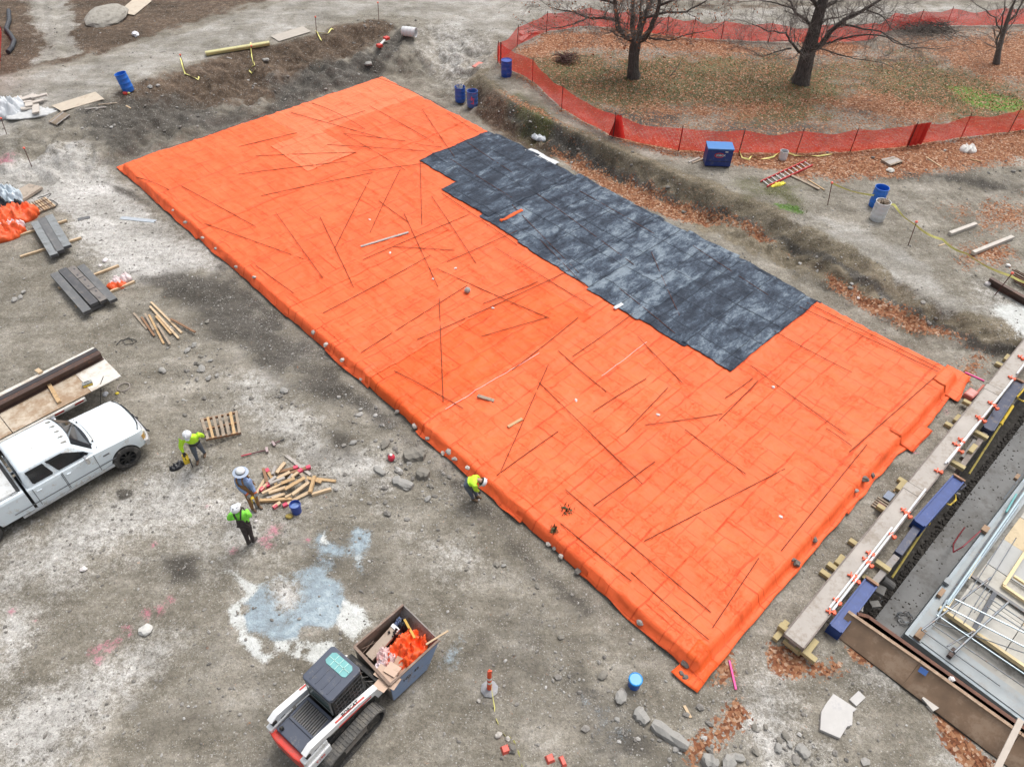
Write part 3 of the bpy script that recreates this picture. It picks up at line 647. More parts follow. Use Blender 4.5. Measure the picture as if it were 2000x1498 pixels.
def leaves(n, dens, size, xr, yr, name='fallen_leaves', onslab=False, lift=.012):
    x, y, z = scatter(n, dens, xr, yr)
    ok = ~in_pit(x, y)
    if not onslab: ok &= ~on_slab(x, y)
    x, y, z = x[ok], y[ok], z[ok]; m = len(x)
    a = RNG.uniform(0, 6.283, m); s = size * RNG.uniform(.6, 1.3, m); w = s * RNG.uniform(.5, .85, m)
    c_, s_ = np.cos(a), np.sin(a)
    loc = [(-1, 0), (-.1, -1), (1, 0), (-.1, 1)]
    pts = np.stack([np.stack([x + (u * s * c_ - v * w * s_) * .5, y + (u * s * s_ + v * w * c_) * .5, z + lift + RNG.uniform(0, .045, m)], 1) for u, v in loc], 1)
    f = np.arange(m * 4).reshape(-1, 4)
    o = np_mesh(name, pts.reshape(-1, 3), f, leaf_m, {'tone': np.repeat(RNG.uniform(0, 1, m), 4)}, smooth=False)
    o['kind'] = 'stuff'; return o
leaves(220000, lambda i, x, y: np.clip(att['leaf'][i] - .30, 0, 1) ** 1.3 * .5, .088, (2, 38), (6, 58))
# short turf on the lawn
x, y, z = scatter(60000, lambda i, x, y: np.clip(att['grass'][i] - .3 + att['lush'][i], 0, 1) * .8, (2, 38), (24, 55))
m = len(x); a = RNG.uniform(0, 6.283, m); hgt = RNG.uniform(.04, .11, m); wd = RNG.uniform(.015, .03, m); tl = RNG.uniform(-.06, .06, (m, 2))
pts = np.stack([np.stack([x - wd * np.cos(a), y - wd * np.sin(a), z], 1), np.stack([x + wd * np.cos(a), y + wd * np.sin(a), z], 1), np.stack([x + tl[:, 0], y + tl[:, 1], z + hgt], 1)], 1)
gt = NT('turf'); gcol = gt.ramp(gt.attr('tone'), [(0, L(.10, .095, .035)), (.5, L(.15, .16, .05)), (1, L(.08, .2, .03))])
gm = gt.fin(gcol, .8, 0, None, .2)
i = GRID_I(x, y)
o = np_mesh('turf', pts.reshape(-1, 3), np.arange(m * 3).reshape(-1, 3), gm, {'tone': np.repeat(np.clip(RNG.uniform(0, .6, m) + att['lush'][i] * .6, 0, 1), 3)}, smooth=False)
o['kind'] = 'stuff'
# ================================================================== CURING BLANKETS ON THE SLAB
def W(s, t, z=0.0):
    q = SO + SU * s + SV * t; return V((q.x, q.y, z))
def ridge(x, y, s): return (1 - np.abs(2 * fbm(x, y, s, 3) - 1)) ** 6
def ztarp(s, t):
    s = np.asarray(s, float); t = np.asarray(t, float)
    wv = (fbm(s * .5, t * .5, 50) - .5) * .25
    d = np.maximum(np.maximum(-s, s - SLEN), np.maximum(-t, t - SWID)) + wv * .12
    top = SLZ * (1 - sstep(-.02, .10, d))
    lump = (fbm(s * .8, t * .8, 41, 3) - .5) * .05
    wr = .045 * ridge(s * .55, t * 1.1, 43) + .036 * ridge(s * 1.5 + 7, t * .7, 47) + .016 * ridge(s * 2.2, t * 2.4, 53)
    # lines of slack where the blankets were unfolded
    fold = .032 * np.exp(-((np.mod(t + .15 * np.sin(s * .9), 1.52) - .76) / .05) ** 2) + .026 * np.exp(-((np.mod(s + .1 * np.sin(t * 1.3), 1.22) - .6) / .045) ** 2)
    edge = np.clip(d / .2, 0, 1)
    sk = edge * (.05 * fbm(s * 3.0, t * 3.0, 61) + .03 * np.sin(s * 5 + 2 * np.sin(s * 1.7)) * sstep(0, .15, d) * (1 - sstep(.25, .5, d)))
    return top + lump * (1 - edge * .5) + (wr + fold) * (.4 + .6 * (1 - edge)) + sk + .022
def ztop(x, y):
    s, t = slab_st(x, y)
    if -.7 < s < SLEN + .7 and -.7 < t < SWID + .9: return max(float(ztarp(np.array([s]), np.array([t]))[0]), z1(x, y)) + .014
    return z1(x, y)
def PT(px, py):
    q = PZ(px, py, SLZ + .04)
    for _ in range(6): q = PZ(px, py, ztop(q.x, q.y))
    return q
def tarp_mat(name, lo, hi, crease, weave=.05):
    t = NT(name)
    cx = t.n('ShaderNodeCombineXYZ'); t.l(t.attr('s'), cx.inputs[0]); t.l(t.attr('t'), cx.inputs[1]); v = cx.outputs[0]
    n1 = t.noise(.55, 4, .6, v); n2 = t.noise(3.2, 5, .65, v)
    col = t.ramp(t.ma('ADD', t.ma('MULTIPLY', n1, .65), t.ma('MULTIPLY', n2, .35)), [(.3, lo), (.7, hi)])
    # pressed folds, a loose broken grid: crease wear and fold shade painted darker
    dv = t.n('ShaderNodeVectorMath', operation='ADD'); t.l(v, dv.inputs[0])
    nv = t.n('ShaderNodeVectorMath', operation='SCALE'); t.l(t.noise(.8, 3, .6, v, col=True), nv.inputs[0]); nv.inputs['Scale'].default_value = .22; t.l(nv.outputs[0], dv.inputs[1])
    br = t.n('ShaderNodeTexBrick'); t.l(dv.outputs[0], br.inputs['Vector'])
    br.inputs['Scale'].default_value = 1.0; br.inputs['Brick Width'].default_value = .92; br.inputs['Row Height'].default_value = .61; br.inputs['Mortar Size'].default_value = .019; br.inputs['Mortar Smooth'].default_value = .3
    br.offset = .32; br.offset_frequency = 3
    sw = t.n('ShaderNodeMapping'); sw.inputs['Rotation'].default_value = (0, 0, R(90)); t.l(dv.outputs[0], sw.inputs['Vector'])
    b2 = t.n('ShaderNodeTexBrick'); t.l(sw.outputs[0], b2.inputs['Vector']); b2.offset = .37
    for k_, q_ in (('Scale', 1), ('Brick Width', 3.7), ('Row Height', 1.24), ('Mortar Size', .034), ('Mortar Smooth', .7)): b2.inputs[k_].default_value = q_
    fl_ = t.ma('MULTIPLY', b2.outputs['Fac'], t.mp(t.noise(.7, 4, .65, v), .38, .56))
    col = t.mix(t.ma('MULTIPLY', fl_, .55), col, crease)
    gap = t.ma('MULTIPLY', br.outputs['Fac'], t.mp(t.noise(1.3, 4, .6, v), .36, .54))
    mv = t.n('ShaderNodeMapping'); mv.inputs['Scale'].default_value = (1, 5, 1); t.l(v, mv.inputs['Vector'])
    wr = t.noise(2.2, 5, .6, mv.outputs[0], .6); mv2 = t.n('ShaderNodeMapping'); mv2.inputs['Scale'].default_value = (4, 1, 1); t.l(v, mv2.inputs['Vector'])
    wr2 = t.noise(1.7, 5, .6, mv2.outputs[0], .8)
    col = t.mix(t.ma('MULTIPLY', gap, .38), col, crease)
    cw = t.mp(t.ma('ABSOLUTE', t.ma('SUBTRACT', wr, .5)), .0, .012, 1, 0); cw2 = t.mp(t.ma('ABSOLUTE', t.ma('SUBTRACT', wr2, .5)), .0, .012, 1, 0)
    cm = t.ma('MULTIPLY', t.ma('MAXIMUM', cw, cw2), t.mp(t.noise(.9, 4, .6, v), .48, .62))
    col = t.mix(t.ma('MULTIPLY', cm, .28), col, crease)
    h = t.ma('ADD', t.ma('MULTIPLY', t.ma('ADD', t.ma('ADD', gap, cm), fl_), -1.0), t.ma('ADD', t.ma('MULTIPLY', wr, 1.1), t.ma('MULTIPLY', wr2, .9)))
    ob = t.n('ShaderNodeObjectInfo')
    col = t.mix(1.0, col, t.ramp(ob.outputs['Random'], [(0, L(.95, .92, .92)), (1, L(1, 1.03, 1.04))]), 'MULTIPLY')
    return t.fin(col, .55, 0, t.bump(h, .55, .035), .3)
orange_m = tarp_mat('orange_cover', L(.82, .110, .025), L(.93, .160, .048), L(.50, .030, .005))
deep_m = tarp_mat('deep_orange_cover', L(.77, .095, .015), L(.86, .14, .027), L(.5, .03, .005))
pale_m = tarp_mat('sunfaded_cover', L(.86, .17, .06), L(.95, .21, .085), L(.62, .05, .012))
def blanket(name, s0, s1, t0, t1, mat, lift, seed, jag=(0, 0, 0, 0), label='', cat='tarp', group=None, attrs=None, step=.075):
    """one blanket; jag = how ragged each free edge is (low s, high s, low t, high t)"""
    ns, nt = max(2, int((s1 - s0) / step)), max(2, int((t1 - t0) / step))
    a = np.linspace(0, 1, ns); b = np.linspace(0, 1, nt); A, B = np.meshgrid(a, b)
    e0 = s0 - jag[0] * fbm(B * (t1 - t0) * .7, B * 0 + seed, seed, 3); e1 = s1 + jag[1] * (fbm(B * (t1 - t0) * .7, B * 0 + seed + 5, seed + 1, 3))
    f0 = t0 - jag[2] * fbm(A * (s1 - s0) * .8 + s0 * .8, A * 0, seed + 2, 3); f1 = t1 + jag[3] * fbm(A * (s1 - s0) * .8 + s0 * .8, A * 0 + 3, seed + 3, 3)
    sag = .05 * np.sin(B * math.pi) * (random.Random(seed).random() - .5)
    Sg = e0 + (e1 - e0) * A + sag; Tg = f0 + (f1 - f0) * B
    z = ztarp(Sg, Tg) + lift
    x = SO.x + SU.x * Sg + SV.x * Tg; y = SO.y + SU.y * Sg + SV.y * Tg
    d = np.maximum(np.maximum(-Sg, Sg - SLEN), np.maximum(-Tg, Tg - SWID))
    g = zt(x.ravel(), y.ravel()).reshape(x.shape)
    z = np.where(d > .05, np.maximum(z, g + .018 + lift), z)
    # hems curl up a little
    rim = np.minimum(np.minimum(A, 1 - A) * (s1 - s0), np.minimum(B, 1 - B) * (t1 - t0))
    z = z + .012 * np.exp(-rim / .07) * fbm(Sg * 2.5, Tg * 2.5, seed + 9)
    idx = (np.arange(nt - 1)[:, None] * ns + np.arange(ns - 1)[None]).ravel()
    f = np.stack([idx, idx + 1, idx + ns + 1, idx + ns], 1)
    if SU.cross(SV).z < 0: f = f[:, ::-1]
    n = ns * nt
    # cloth thickness: the underside 6 mm lower, closed round the rim
    top = np.stack([x.ravel(), y.ravel(), z.ravel()], 1); bot = top.copy(); bot[:, 2] -= .007
    rimv = np.concatenate([np.arange(ns), np.arange(1, nt) * ns + ns - 1, (nt - 1) * ns + np.arange(ns - 2, -1, -1), np.arange(nt - 2, 0, -1) * ns])
    r2 = np.roll(rimv, -1); side = np.stack([r2, rimv, rimv + n, r2 + n], 1)
    if SU.cross(SV).z < 0: side = side[:, ::-1]
    at = {'s': np.concatenate([Sg.ravel()] * 2), 't': np.concatenate([Tg.ravel()] * 2)}
    o = np_mesh(name, np.vstack([top, bot]), np.vstack([f, side]), mat, at)
    return tag(o, label, cat, group)
NEAR = [-.05, 3.7, 7.35, 11.0, 14.3, 17.0, 19.3, 22.2, 26.7, 29.2, 32.75]
FAR = [-.05, 3.5, 7.3, 11.0, 14.6, 18.2, 21.8, 25.4, 28.9, 32.75]
near_lab = ['covering the corner of the slab beside the pale gravel fan', 'second along the slab edge from the gravel fan corner', 'third along the slab edge from the gravel fan corner', 'beside the dark mud below the gravel fan', 'on the slab edge facing the loose wooden stakes', 'just before the darker orange one, on the slab edge',
            'darker than its neighbours, on the slab edge facing the pickup', 'just past the darker orange one, nearest the bent worker', 'on the slab edge between the bent worker and the torn corner', 'covering the corner of the slab above the blue lidded bucket']
far_lab = ['covering the corner of the slab under the drainpipe bank', 'beside the two blue barrels at the bank foot', 'meeting the end of the black blankets with the white sheet', 'showing below the dustless end of the black blankets', 'showing below the black blankets beside the round grey stone', 'showing below the dusty middle of the black blankets',
           'showing below the black blankets next to the dark orange one', 'tucked under the corner of the black blankets', 'beside the long pair of rods and the leaf-lined bank', ]
far_lab = far_lab[:8] + ['covering the slab corner beside the steel-edged trench']
k = 0
for i in range(9):
    s0, s1 = FAR[i] - .14, FAR[i + 1] + .06
    j = (.35 if i == 0 else .05, .25 if i == 8 else .05, .35, .1)
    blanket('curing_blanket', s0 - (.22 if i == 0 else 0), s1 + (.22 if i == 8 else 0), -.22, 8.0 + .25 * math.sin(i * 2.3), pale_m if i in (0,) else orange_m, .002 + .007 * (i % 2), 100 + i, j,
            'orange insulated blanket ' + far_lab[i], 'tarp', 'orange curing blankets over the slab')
for i in range(10):
    s0, s1 = NEAR[i] - .16, NEAR[i + 1] + .05
    j = (.3 if i == 0 else .05, .2 if i == 9 else .05, .12, .17)
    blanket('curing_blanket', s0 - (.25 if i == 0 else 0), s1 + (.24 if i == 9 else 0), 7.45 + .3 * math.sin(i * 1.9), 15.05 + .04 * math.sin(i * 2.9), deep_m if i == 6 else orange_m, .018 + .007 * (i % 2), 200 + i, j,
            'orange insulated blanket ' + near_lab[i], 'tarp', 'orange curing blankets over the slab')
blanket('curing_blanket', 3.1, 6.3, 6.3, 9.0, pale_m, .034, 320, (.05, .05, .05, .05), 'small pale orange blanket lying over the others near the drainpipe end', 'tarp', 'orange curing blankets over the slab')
# torn corner piece that trails onto the dirt, and the one at the opposite end
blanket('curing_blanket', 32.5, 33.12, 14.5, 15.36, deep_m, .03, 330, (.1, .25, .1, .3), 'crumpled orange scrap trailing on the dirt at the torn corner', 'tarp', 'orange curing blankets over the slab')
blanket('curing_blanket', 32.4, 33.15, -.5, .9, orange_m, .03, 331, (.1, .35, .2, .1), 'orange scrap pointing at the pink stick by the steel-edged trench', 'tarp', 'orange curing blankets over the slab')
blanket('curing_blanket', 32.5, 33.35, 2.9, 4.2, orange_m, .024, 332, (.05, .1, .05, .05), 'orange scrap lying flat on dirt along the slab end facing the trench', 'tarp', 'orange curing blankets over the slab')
# ---- black blankets, dusty with cement
def black_mat(name, dust):
    t = NT(name)
    cx = t.n('ShaderNodeCombineXYZ'); t.l(t.attr('s'), cx.inputs[0]); t.l(t.attr('t'), cx.inputs[1]); v = cx.outputs[0]
    mv = t.n('ShaderNodeMapping'); mv.inputs['Scale'].default_value = (1.6, .7, 1); mv.inputs['Rotation'].default_value = (0, 0, .5); t.l(v, mv.inputs['Vector']); m = mv.outputs[0]
    a = t.noise(1.0, 5, .62, m, .6); b = t.noise(4.2, 6, .7, m, 1.2); c = t.noise(17, 4, .7, v, .6)
    f = t.ma('ADD', t.ma('MULTIPLY', a, .52), t.ma('ADD', t.ma('MULTIPLY', b, .32), t.ma('MULTIPLY', c, .16)))
    col = t.ramp(f, [(.34, L(.010, .015, .026)), (.50 - dust * .05, L(.036, .047, .067)), (.565 - dust * .05, L(.072, .096, .132)), (.63 - dust * .05, L(.19, .235, .28)), (.74, L(.35, .40, .43))])
    mv2 = t.n('ShaderNodeMapping'); mv2.inputs['Scale'].default_value = (.9, 4, 1); mv2.inputs['Rotation'].default_value = (0, 0, -.3); t.l(v, mv2.inputs['Vector'])
    st = t.noise(1.5, 6, .72, mv2.outputs[0], 1.5)
    col = t.mix(t.mp(st, .66, .78, 0, .5), col, L(.38, .42, .44))
    br = t.n('ShaderNodeTexBrick'); t.l(v, br.inputs['Vector']); br.inputs['Scale'].default_value = 1.0; br.inputs['Brick Width'].default_value = 1.5; br.inputs['Row Height'].default_value = 1.25; br.inputs['Mortar Size'].default_value = .022; br.offset = 0
    col = t.mix(t.ma('MULTIPLY', br.outputs['Fac'], t.mp(b, .35, .6, .25, .8)), col, L(.012, .014, .02))
    h = t.ma('ADD', t.ma('MULTIPLY', b, 1.0), t.ma('ADD', t.ma('MULTIPLY', st, .8), t.ma('MULTIPLY', br.outputs['Fac'], -.6)))
    return t.fin(col, .5, 0, t.bump(h, 1.0, .05), .15)
bk = [black_mat('black_cover', .35), black_mat('dusty_black_cover', .95), black_mat('very_dusty_black_cover', 1.6)]
BL = [(9.0, 11.95, 4.45, 0, 'at the end with the notch in the orange edge'), (11.75, 14.75, 5.35, 0, 'under the white sheet scrap, second from the notch end'), (14.55, 17.2, 5.55, 1, 'lightly dusted, next to a slit showing orange'),
      (17.0, 19.7, 5.75, 1, 'with muddy scuffs, near the widest leaf drift'), (19.5, 21.3, 5.8, 2, 'narrow and scuffed with brown footprints'), (21.1, 23.5, 5.95, 2, 'palest with cement dust, beside the narrow one'),
      (23.3, 25.6, 5.85, 0, 'clean dark one with white streaks, second from the last corner'), (25.4, 27.4, 5.7, 1, 'at the corner pointing at the orange end of the slab')]
for i, (a, b, t1, m, lb) in enumerate(BL):
    blanket('black_blanket', a, b, -.42 + .12 * math.sin(i * 2.1), t1, bk[m], .042 + .009 * (i % 2), 400 + i, (.12, .12, .3, .12), 'black insulated blanket ' + lb, 'tarp', 'black curing blankets across the slab')
# pale sheet peeping out beneath the black blankets
wm = M('white_sheet', (.62, .64, .66), .5, .12, 3, bump=.4)
o = blanket('white_sheet', 11.3, 13.1, -.75, .1, M('white_sheet', (.62, .64, .66)), .03, 450, (.1, .15, .12, 0), 'white plastic sheet poking out from beneath the black blankets', 'plastic sheet')
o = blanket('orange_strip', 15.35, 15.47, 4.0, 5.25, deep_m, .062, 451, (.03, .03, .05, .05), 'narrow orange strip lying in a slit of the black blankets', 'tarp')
o = blanket('white_tape', 22.5, 22.62, 5.7, 6.15, wm, .075, 452, (.02, .02, .02, .02), 'short white scrap at the edge of the black blankets', 'scrap')

# ---- reinforcing rods holding the blankets down
RODS = [(733,156,869,213),(583,199,713,255),(569,222,747,272),(670,263,792,278),(639,284,833,298),(722,209,847,279),(825,217,888,309),(874,224,934,260),(673,264,792,334),(500,307,695,299),
 (467,341,680,318),(708,337,833,322),(728,340,510,385),(782,332,723,456),(722,353,655,484),(821,318,824,441),(580,261,467,289),(810,282,863,289),(643,240,713,218),(355,365,500,445),(400,439,593,508),
 (539,418,631,545),(625,425,691,563),(740,394,798,436),(789,418,855,561),(843,385,929,515),(709,509,916,421),(768,484,888,491),(631,613,842,501),(705,691,913,559),(815,665,1112,530),(858,585,866,787),
 (853,526,1073,623),(873,513,1010,453),(863,379,1010,480),(967,485,1157,602),(940,660,1068,622),(500,520,574,574),(944,594,1050,552),(1129,622,1000,724),(1235,615,1118,698),(1090,687,1184,767),(1245,659,1332,750),
 (1071,713,978,922),(1052,748,1254,948),(1158,806,1262,741),(1222,845,1304,759),(1260,831,1411,810),(1404,823,1480,745),(1416,779,1470,740),(1337,841,1456,928),(1159,989,1279,903),(970,930,1090,844),(1104,958,1388,1197),
 (1095,1023,1233,1136),(1232,1118,1384,1251),(1258,1058,1532,917),(1482,1090,1391,1227),(1465,716,1652,850),(1828,735,1658,884),(1693,869,1525,1077),(1613,838,1663,873),(1575,593,1836,723),(1561,601,1832,728),(1511,648,1663,729),
 (1272,493,1327,618),(1353,481,1500,578),(1132,375,1278,458),(1050,382,1238,520),(1000,402,1130,535),(1055,470,1143,562),(1210,565,1318,653),(898,270,1000,338),(880,313,1000,388),(320,300,520,226),(265,345,330,372),(770,725,905,800)]
rust_m = M('rusty_steel', (.115, .036, .016), .75, .35, 12, .3, dirt=(.16, .06, .03), dscale=20)
MARKS = {'the bent worker': (925, 950), 'the torn scrap corner': (1360, 1300), 'the round grey stone': (913, 569), 'the pale wood strip': (752, 470), 'the drainpipe end corner': (745, 150), 'the gravel fan corner': (246, 327),
         'the pink stick corner': (1848, 722), 'the notch in the black blankets': (850, 345), 'the weed clump': (1107, 998), 'the white sheet scrap': (1007, 275), 'the pointed black blanket corner': (1425, 722), 'the short middle board': (948, 781),
         'the flat orange scrap': (1770, 850), 'the wide leaf drift': (1250, 400), 'the loose wooden stakes': (320, 620), 'the darkest orange blanket': (950, 740)}
MK = {k: PZ(a, b, .35) for k, (a, b) in MARKS.items()}
mids = [PZ((a + c) / 2, (b + d) / 2, .35) for a, b, c, d in RODS]
labs = rank_labels(mids, MK, 'thin rusty rod on the blankets, %s to %s', 12)
for (a, b, c, d), lb in zip(RODS, labs):
    A = PT(a, b); B = PT(c, d)
    pts = []
    for q in np.linspace(0, 1, 9):
        p = A.lerp(B, q); pts.append(V((p.x, p.y, 0)))
    zz = [ztop(p.x, p.y) + .045 for p in pts]
    L0 = np.polyfit(np.linspace(0, 1, 9), zz, 2); zs = np.polyval(L0, np.linspace(0, 1, 9)); zs += max(0, max(np.array(zz) - .03 - zs))
    for p, zv in zip(pts, zs): p.z = zv
    c0 = pts[0].copy()
    o = MB().tube([p - c0 for p in pts], .0115, 6).build('reinforcing_rod', rust_m, loc=c0)
    tag(o, lb, 'rod', 'rusty rods weighing down the blankets')

# ---- stones weighing the hems
stone_mats = [M('hem_stone_%s' % n, c, .9, .25, 9, bump=.4) for n, c in (('grey', (.30, .285, .26)), ('pale', (.45, .42, .38)), ('dark', (.15, .14, .125)))]
HEM = [(338, 412, .12, 1), (362, 436, .16, 0), (396, 466, .15, 1), (421, 487, .14, 0), (461, 523, .16, 0), (497, 543, .14, 1), (612, 651, .17, 0), (636, 675, .17, 1), (668, 705, .17, 1), (705, 742, .13, 1), (777, 805, .18, 0), (810, 834, .2, 1), (835, 858, .17, 0), (865, 886, .16, 1),
       (876, 884, .19, 0), (888, 898, .16, 0), (913, 915, .15, 1), (1071, 1064, .15, 1), (1083, 1071, .13, 0), (1096, 1087, .16, 1), (1128, 1117, .22, 2), (1249, 1217, .18, 0), (1338, 1299, .22, 2), (1331, 1316, .13, 2), (1338, 1323, .14, 2), (1688, 938, .22, 2), (1703, 929, .18, 2), (1670, 960, .17, 0), (1590, 1054, .2, 2), (1553, 1101, .26, 2), (1549, 1094, .14, 2)]
hp = [PT(a, b) for a, b, r, m in HEM]
SM = {'the gravel fan corner': PZ(246, 327), 'the bent worker': PZ(925, 955), 'the torn scrap corner': PZ(1350, 1320), 'the loose wooden stakes': PZ(320, 620), 'the steel-edged trench': PZ(1780, 960), 'the lumber heap': PZ(560, 940), 'the blue lidded bucket': PZ(1238, 1335), 'the darkest orange blanket': PZ(790, 805), 'the weed clump': PZ(1107, 998)}
cn = ['grey', 'pale', 'dark']
hl = rank_labels(hp, SM, 'stone holding down the orange hem, %s to %s', 9)
for i, ((a, b, r, m), q, lb) in enumerate(zip(HEM, hp, hl)):
    o = MB().rock((0, 0, r * .24), r * .5, 900 + i, (1.1, .85, .65), 2).build('stone', stone_mats[m], loc=q)
    tag(o, cn[m] + ' ' + lb, 'stone', 'stones along the blanket hems')
q = PT(913, 571); tag(MB().rock((0, 0, .1), .13, 77, (1, .95, .85), 2, rough=.08).build('stone', stone_mats[0], loc=q), 'round grey stone alone on the orange blankets', 'stone')
CH = [(762, 495, 'beside the long pale wood strip'), (846, 546, 'between the pale wood strip and the round grey stone'), (890, 525, 'just uphill of the round grey stone'), (963, 603, 'past the round grey stone towards the black blankets'), (1285, 811, 'in the middle of the slab towards the trench'), (1524, 1010, 'near the trench end, beside a long rod'), (1510, 757, 'near the pointed corner of the black blankets'), (722, 430, 'among crossing rods uphill of the wood strip'), (1125, 783, 'beside a rod near the middle of the slab')]
chip_m = M('white_chip', (.66, .62, .6), .8, .1, 8)
for i, (a, b, lb) in enumerate(CH):
    tag(MB().rock((0, 0, .03), .06, 60 + i, (1.2, .9, .5), 1).build('chip', chip_m, loc=PT(a, b)), 'small white chip on orange blanket ' + lb, 'chip', 'white chips on the blankets')
# weed clumps
weed_m = M('weed', (.10, .09, .04), .9, .4, 15)
for a, b, r, lb in ((1107, 998, .22, 'weed and dirt clump on the orange blanket, the larger one'), (1083, 1036, .15, 'small dirt clump on the orange blanket below the larger one')):
    mb = MB(); q = PT(a, b)
    for i in range(60):
        an = random.uniform(0, 6.28); d = random.uniform(0, r); h = random.uniform(.03, .13)
        c = V((d * math.cos(an), d * math.sin(an), 0)); w = V((random.uniform(-.05, .05), random.uniform(-.05, .05), h)); sd = V((math.sin(an), -math.cos(an), 0)) * .018
        mb.add([c - sd, c + sd, c + w + sd * .4, c + w - sd * .4], [(0, 1, 2, 3)])
    for i in range(9): mb.rock((random.uniform(-r, r) * .6, random.uniform(-r, r) * .6, .02), random.uniform(.02, .05), i)
    tag(mb.build('weed_clump', weed_m, loc=q), lb, 'weed')
# wood lying on the blankets
WOODS = {'pale': M('pale_wood', (.56, .42, .27), .75, .14, 3, stretch=(1, 1, 1), dirt=(.35, .25, .15), dscale=4, bump=.2), 'tan': M('tan_wood', (.50, .335, .175), .75, .18, 4, dirt=(.28, .19, .1), dscale=5, bump=.2), 'grey': M('grey_wood', (.40, .37, .34), .85, .16, 4, dirt=(.22, .2, .18), dscale=5, bump=.25),
         'brown': M('brown_wood', (.26, .145, .08), .8, .2, 5, dirt=(.14, .08, .05), dscale=5, bump=.25), 'weathered': M('weathered_wood', (.33, .265, .20), .85, .2, 5, dirt=(.16, .13, .1), dscale=4, bump=.3)}
pink_m = M('pink_paint', (.62, .07, .13), .6, .15, 8)
for a, b, c, d, w, h, m, lb in ((705, 484, 798, 456, .1, .04, 'grey', 'long pale wood strip lying alone on the orange blankets'), (933, 776, 965, 785, .12, .05, 'weathered', 'short weathered board on orange blanket near the slab middle'), (992, 836, 1020, 820, .1, .05, 'tan', 'short tan board on orange blanket against a slanting rod')):
    A, B = PT(a, b), PT(c, d); A.z = B.z = max(A.z, B.z) + .05
    c0 = (A + B) / 2
    tag(MB().bar(A - c0, B - c0, w, h).build('board', WOODS[m], bevel=.004, loc=c0), lb, 'board')
for pts, lb in (([(870, 800), (960, 745), (1060, 685)], 'pink chalk string along a seam near the slab middle'), ([(1175, 735), (1270, 663)], 'pale pink chalk string below the black blankets')):
    q = [PT(a, b) + V((0, 0, .04)) for a, b in pts]; c0 = q[0].copy()
    qq = []
    for u, v in zip(q[:-1], q[1:]):
        for k in range(14):
            p = u.lerp(v, k / 14); p.z = ztop(p.x, p.y) + .02; qq.append(p - c0)
    tag(MB().tube(qq, .012, 4).build('chalk_string', M('chalk_string', (.85, .5, .45), .8), loc=c0), lb, 'string')
# ================================================================== TRENCH, SHORING AND FOUNDATION
ZF, ZL = -2.9, -1.0
def PDE(a, b, z=0.0):
    q = PIT_A + PD * a + PE * b; return V((q.x, q.y, z))
conc_m = M('wet_concrete', (.165, .168, .168), .55, .22, 1.3, dirt=(.095, .09, .082), dirt_amt=.7, dscale=.8, bump=.15)
mud_m = M('trench_mud', (.05, .045, .038), .85, .45, 5, dirt=(.12, .11, .1), dscale=9, bump=.8)
steelw_m = M('wall_coating', (.27, .32, .35), .45, .12, 2.5, dirt=(.2, .23, .25), dscale=1.2, bump=.05)
ledge_m = M('ledge_concrete', (.31, .34, .35), .7, .12, 2.0, dirt=(.3, .3, .29), dscale=2.5, bump=.1)
# the pit itself: mud floor and earth sides
mb = MB()
mb.add([PDE(-.05, -.05, ZF - .05), PDE(40, -.05, ZF - .05), PDE(40, 26, ZF - .05), PDE(-.05, 26, ZF - .05)], [(0, 3, 2, 1)])
o = mb.build('pit_floor', mud_m); o['kind'] = 'structure'
mb = MB()
for a0, a1 in zip(np.arange(0, 40, 2), np.arange(2, 42, 2)):
    mb.add([PDE(a0, 0, ZF - .1), PDE(a1, 0, ZF - .1), PDE(a1, 0, .05), PDE(a0, 0, .05)], [(0, 1, 2, 3), (3, 2, 1, 0)][:1])
for b0, b1 in zip(np.arange(0, 26, 2), np.arange(2, 28, 2)):
    mb.add([PDE(0, b0, ZF - .1), PDE(0, b1, ZF - .1), PDE(0, b1, .05), PDE(0, b0, .05)], [(3, 2, 1, 0)])
o = mb.build('pit_side', mud_m); o['kind'] = 'structure'
# mud mat of lean concrete
def quad_px(pts, z): return [PZ(a, b, z) for a, b in pts]
q = quad_px([(1765, 1156), (1988, 822)], ZF)
b0 = (q[0] - PIT_A).dot(PE); b1 = (q[1] - PIT_A).dot(PE)
matb = (b0 + b1) / 2
mb = MB(); mb.prism([tuple(PDE(-.02, matb)[:2]), tuple(PDE(40, matb)[:2]), tuple(PDE(40, 26)[:2]), tuple(PDE(-.02, 26)[:2])], ZF - .04, ZF + .05)
o = mb.build('mud_slab', conc_m); o['kind'] = 'structure'
# foundation: coated wall round a lower floor
fc = PZ(1768, 1236, ZL); fe = PZ(2000, 1398, ZL); fd = PZ(2000, 934, ZL)
FD = (fd - fc).normalized(); FE = V((FD.y, -FD.x, 0))
def FP(a, b, z=0.0):
    q_ = fc + FD * a + FE * b; return V((q_.x, q_.y, z))
def fpx(px, py, z):
    q_ = PZ(px, py, z) - fc; return q_.dot(FD), q_.dot(FE)
LA, LB, TH = 26.0, 9.0, .42
fnd = thing('foundation', 'grey concrete foundation wall with pale ledge standing in the trench', 'foundation', fc)
def fl(v): return v - fc
def fbox(mb, a0, a1, b0_, b1_, z0, z1, mi=0):
    ps = [FP(a, b, z) - fc for z in (z0, z1) for a, b in ((a0, b0_), (a1, b0_), (a1, b1_), (a0, b1_))]
    mb.add([V((p.x, p.y, p.z + (fc.z if False else 0))) for p in ps], [(0, 1, 2, 3), (7, 6, 5, 4), (0, 4, 5, 1), (1, 5, 6, 2), (2, 6, 7, 3), (3, 7, 4, 0)], mi)
    return mb
zo = -ZL      # children are placed relative to the ledge level
mb = MB(); fbox(mb, 0, LA, 0, TH, ZF, ZL - .03); fbox(mb, 0, TH * 1.6, TH, LB, ZF, ZL - .03)
mb.build('wall', steelw_m, fnd)
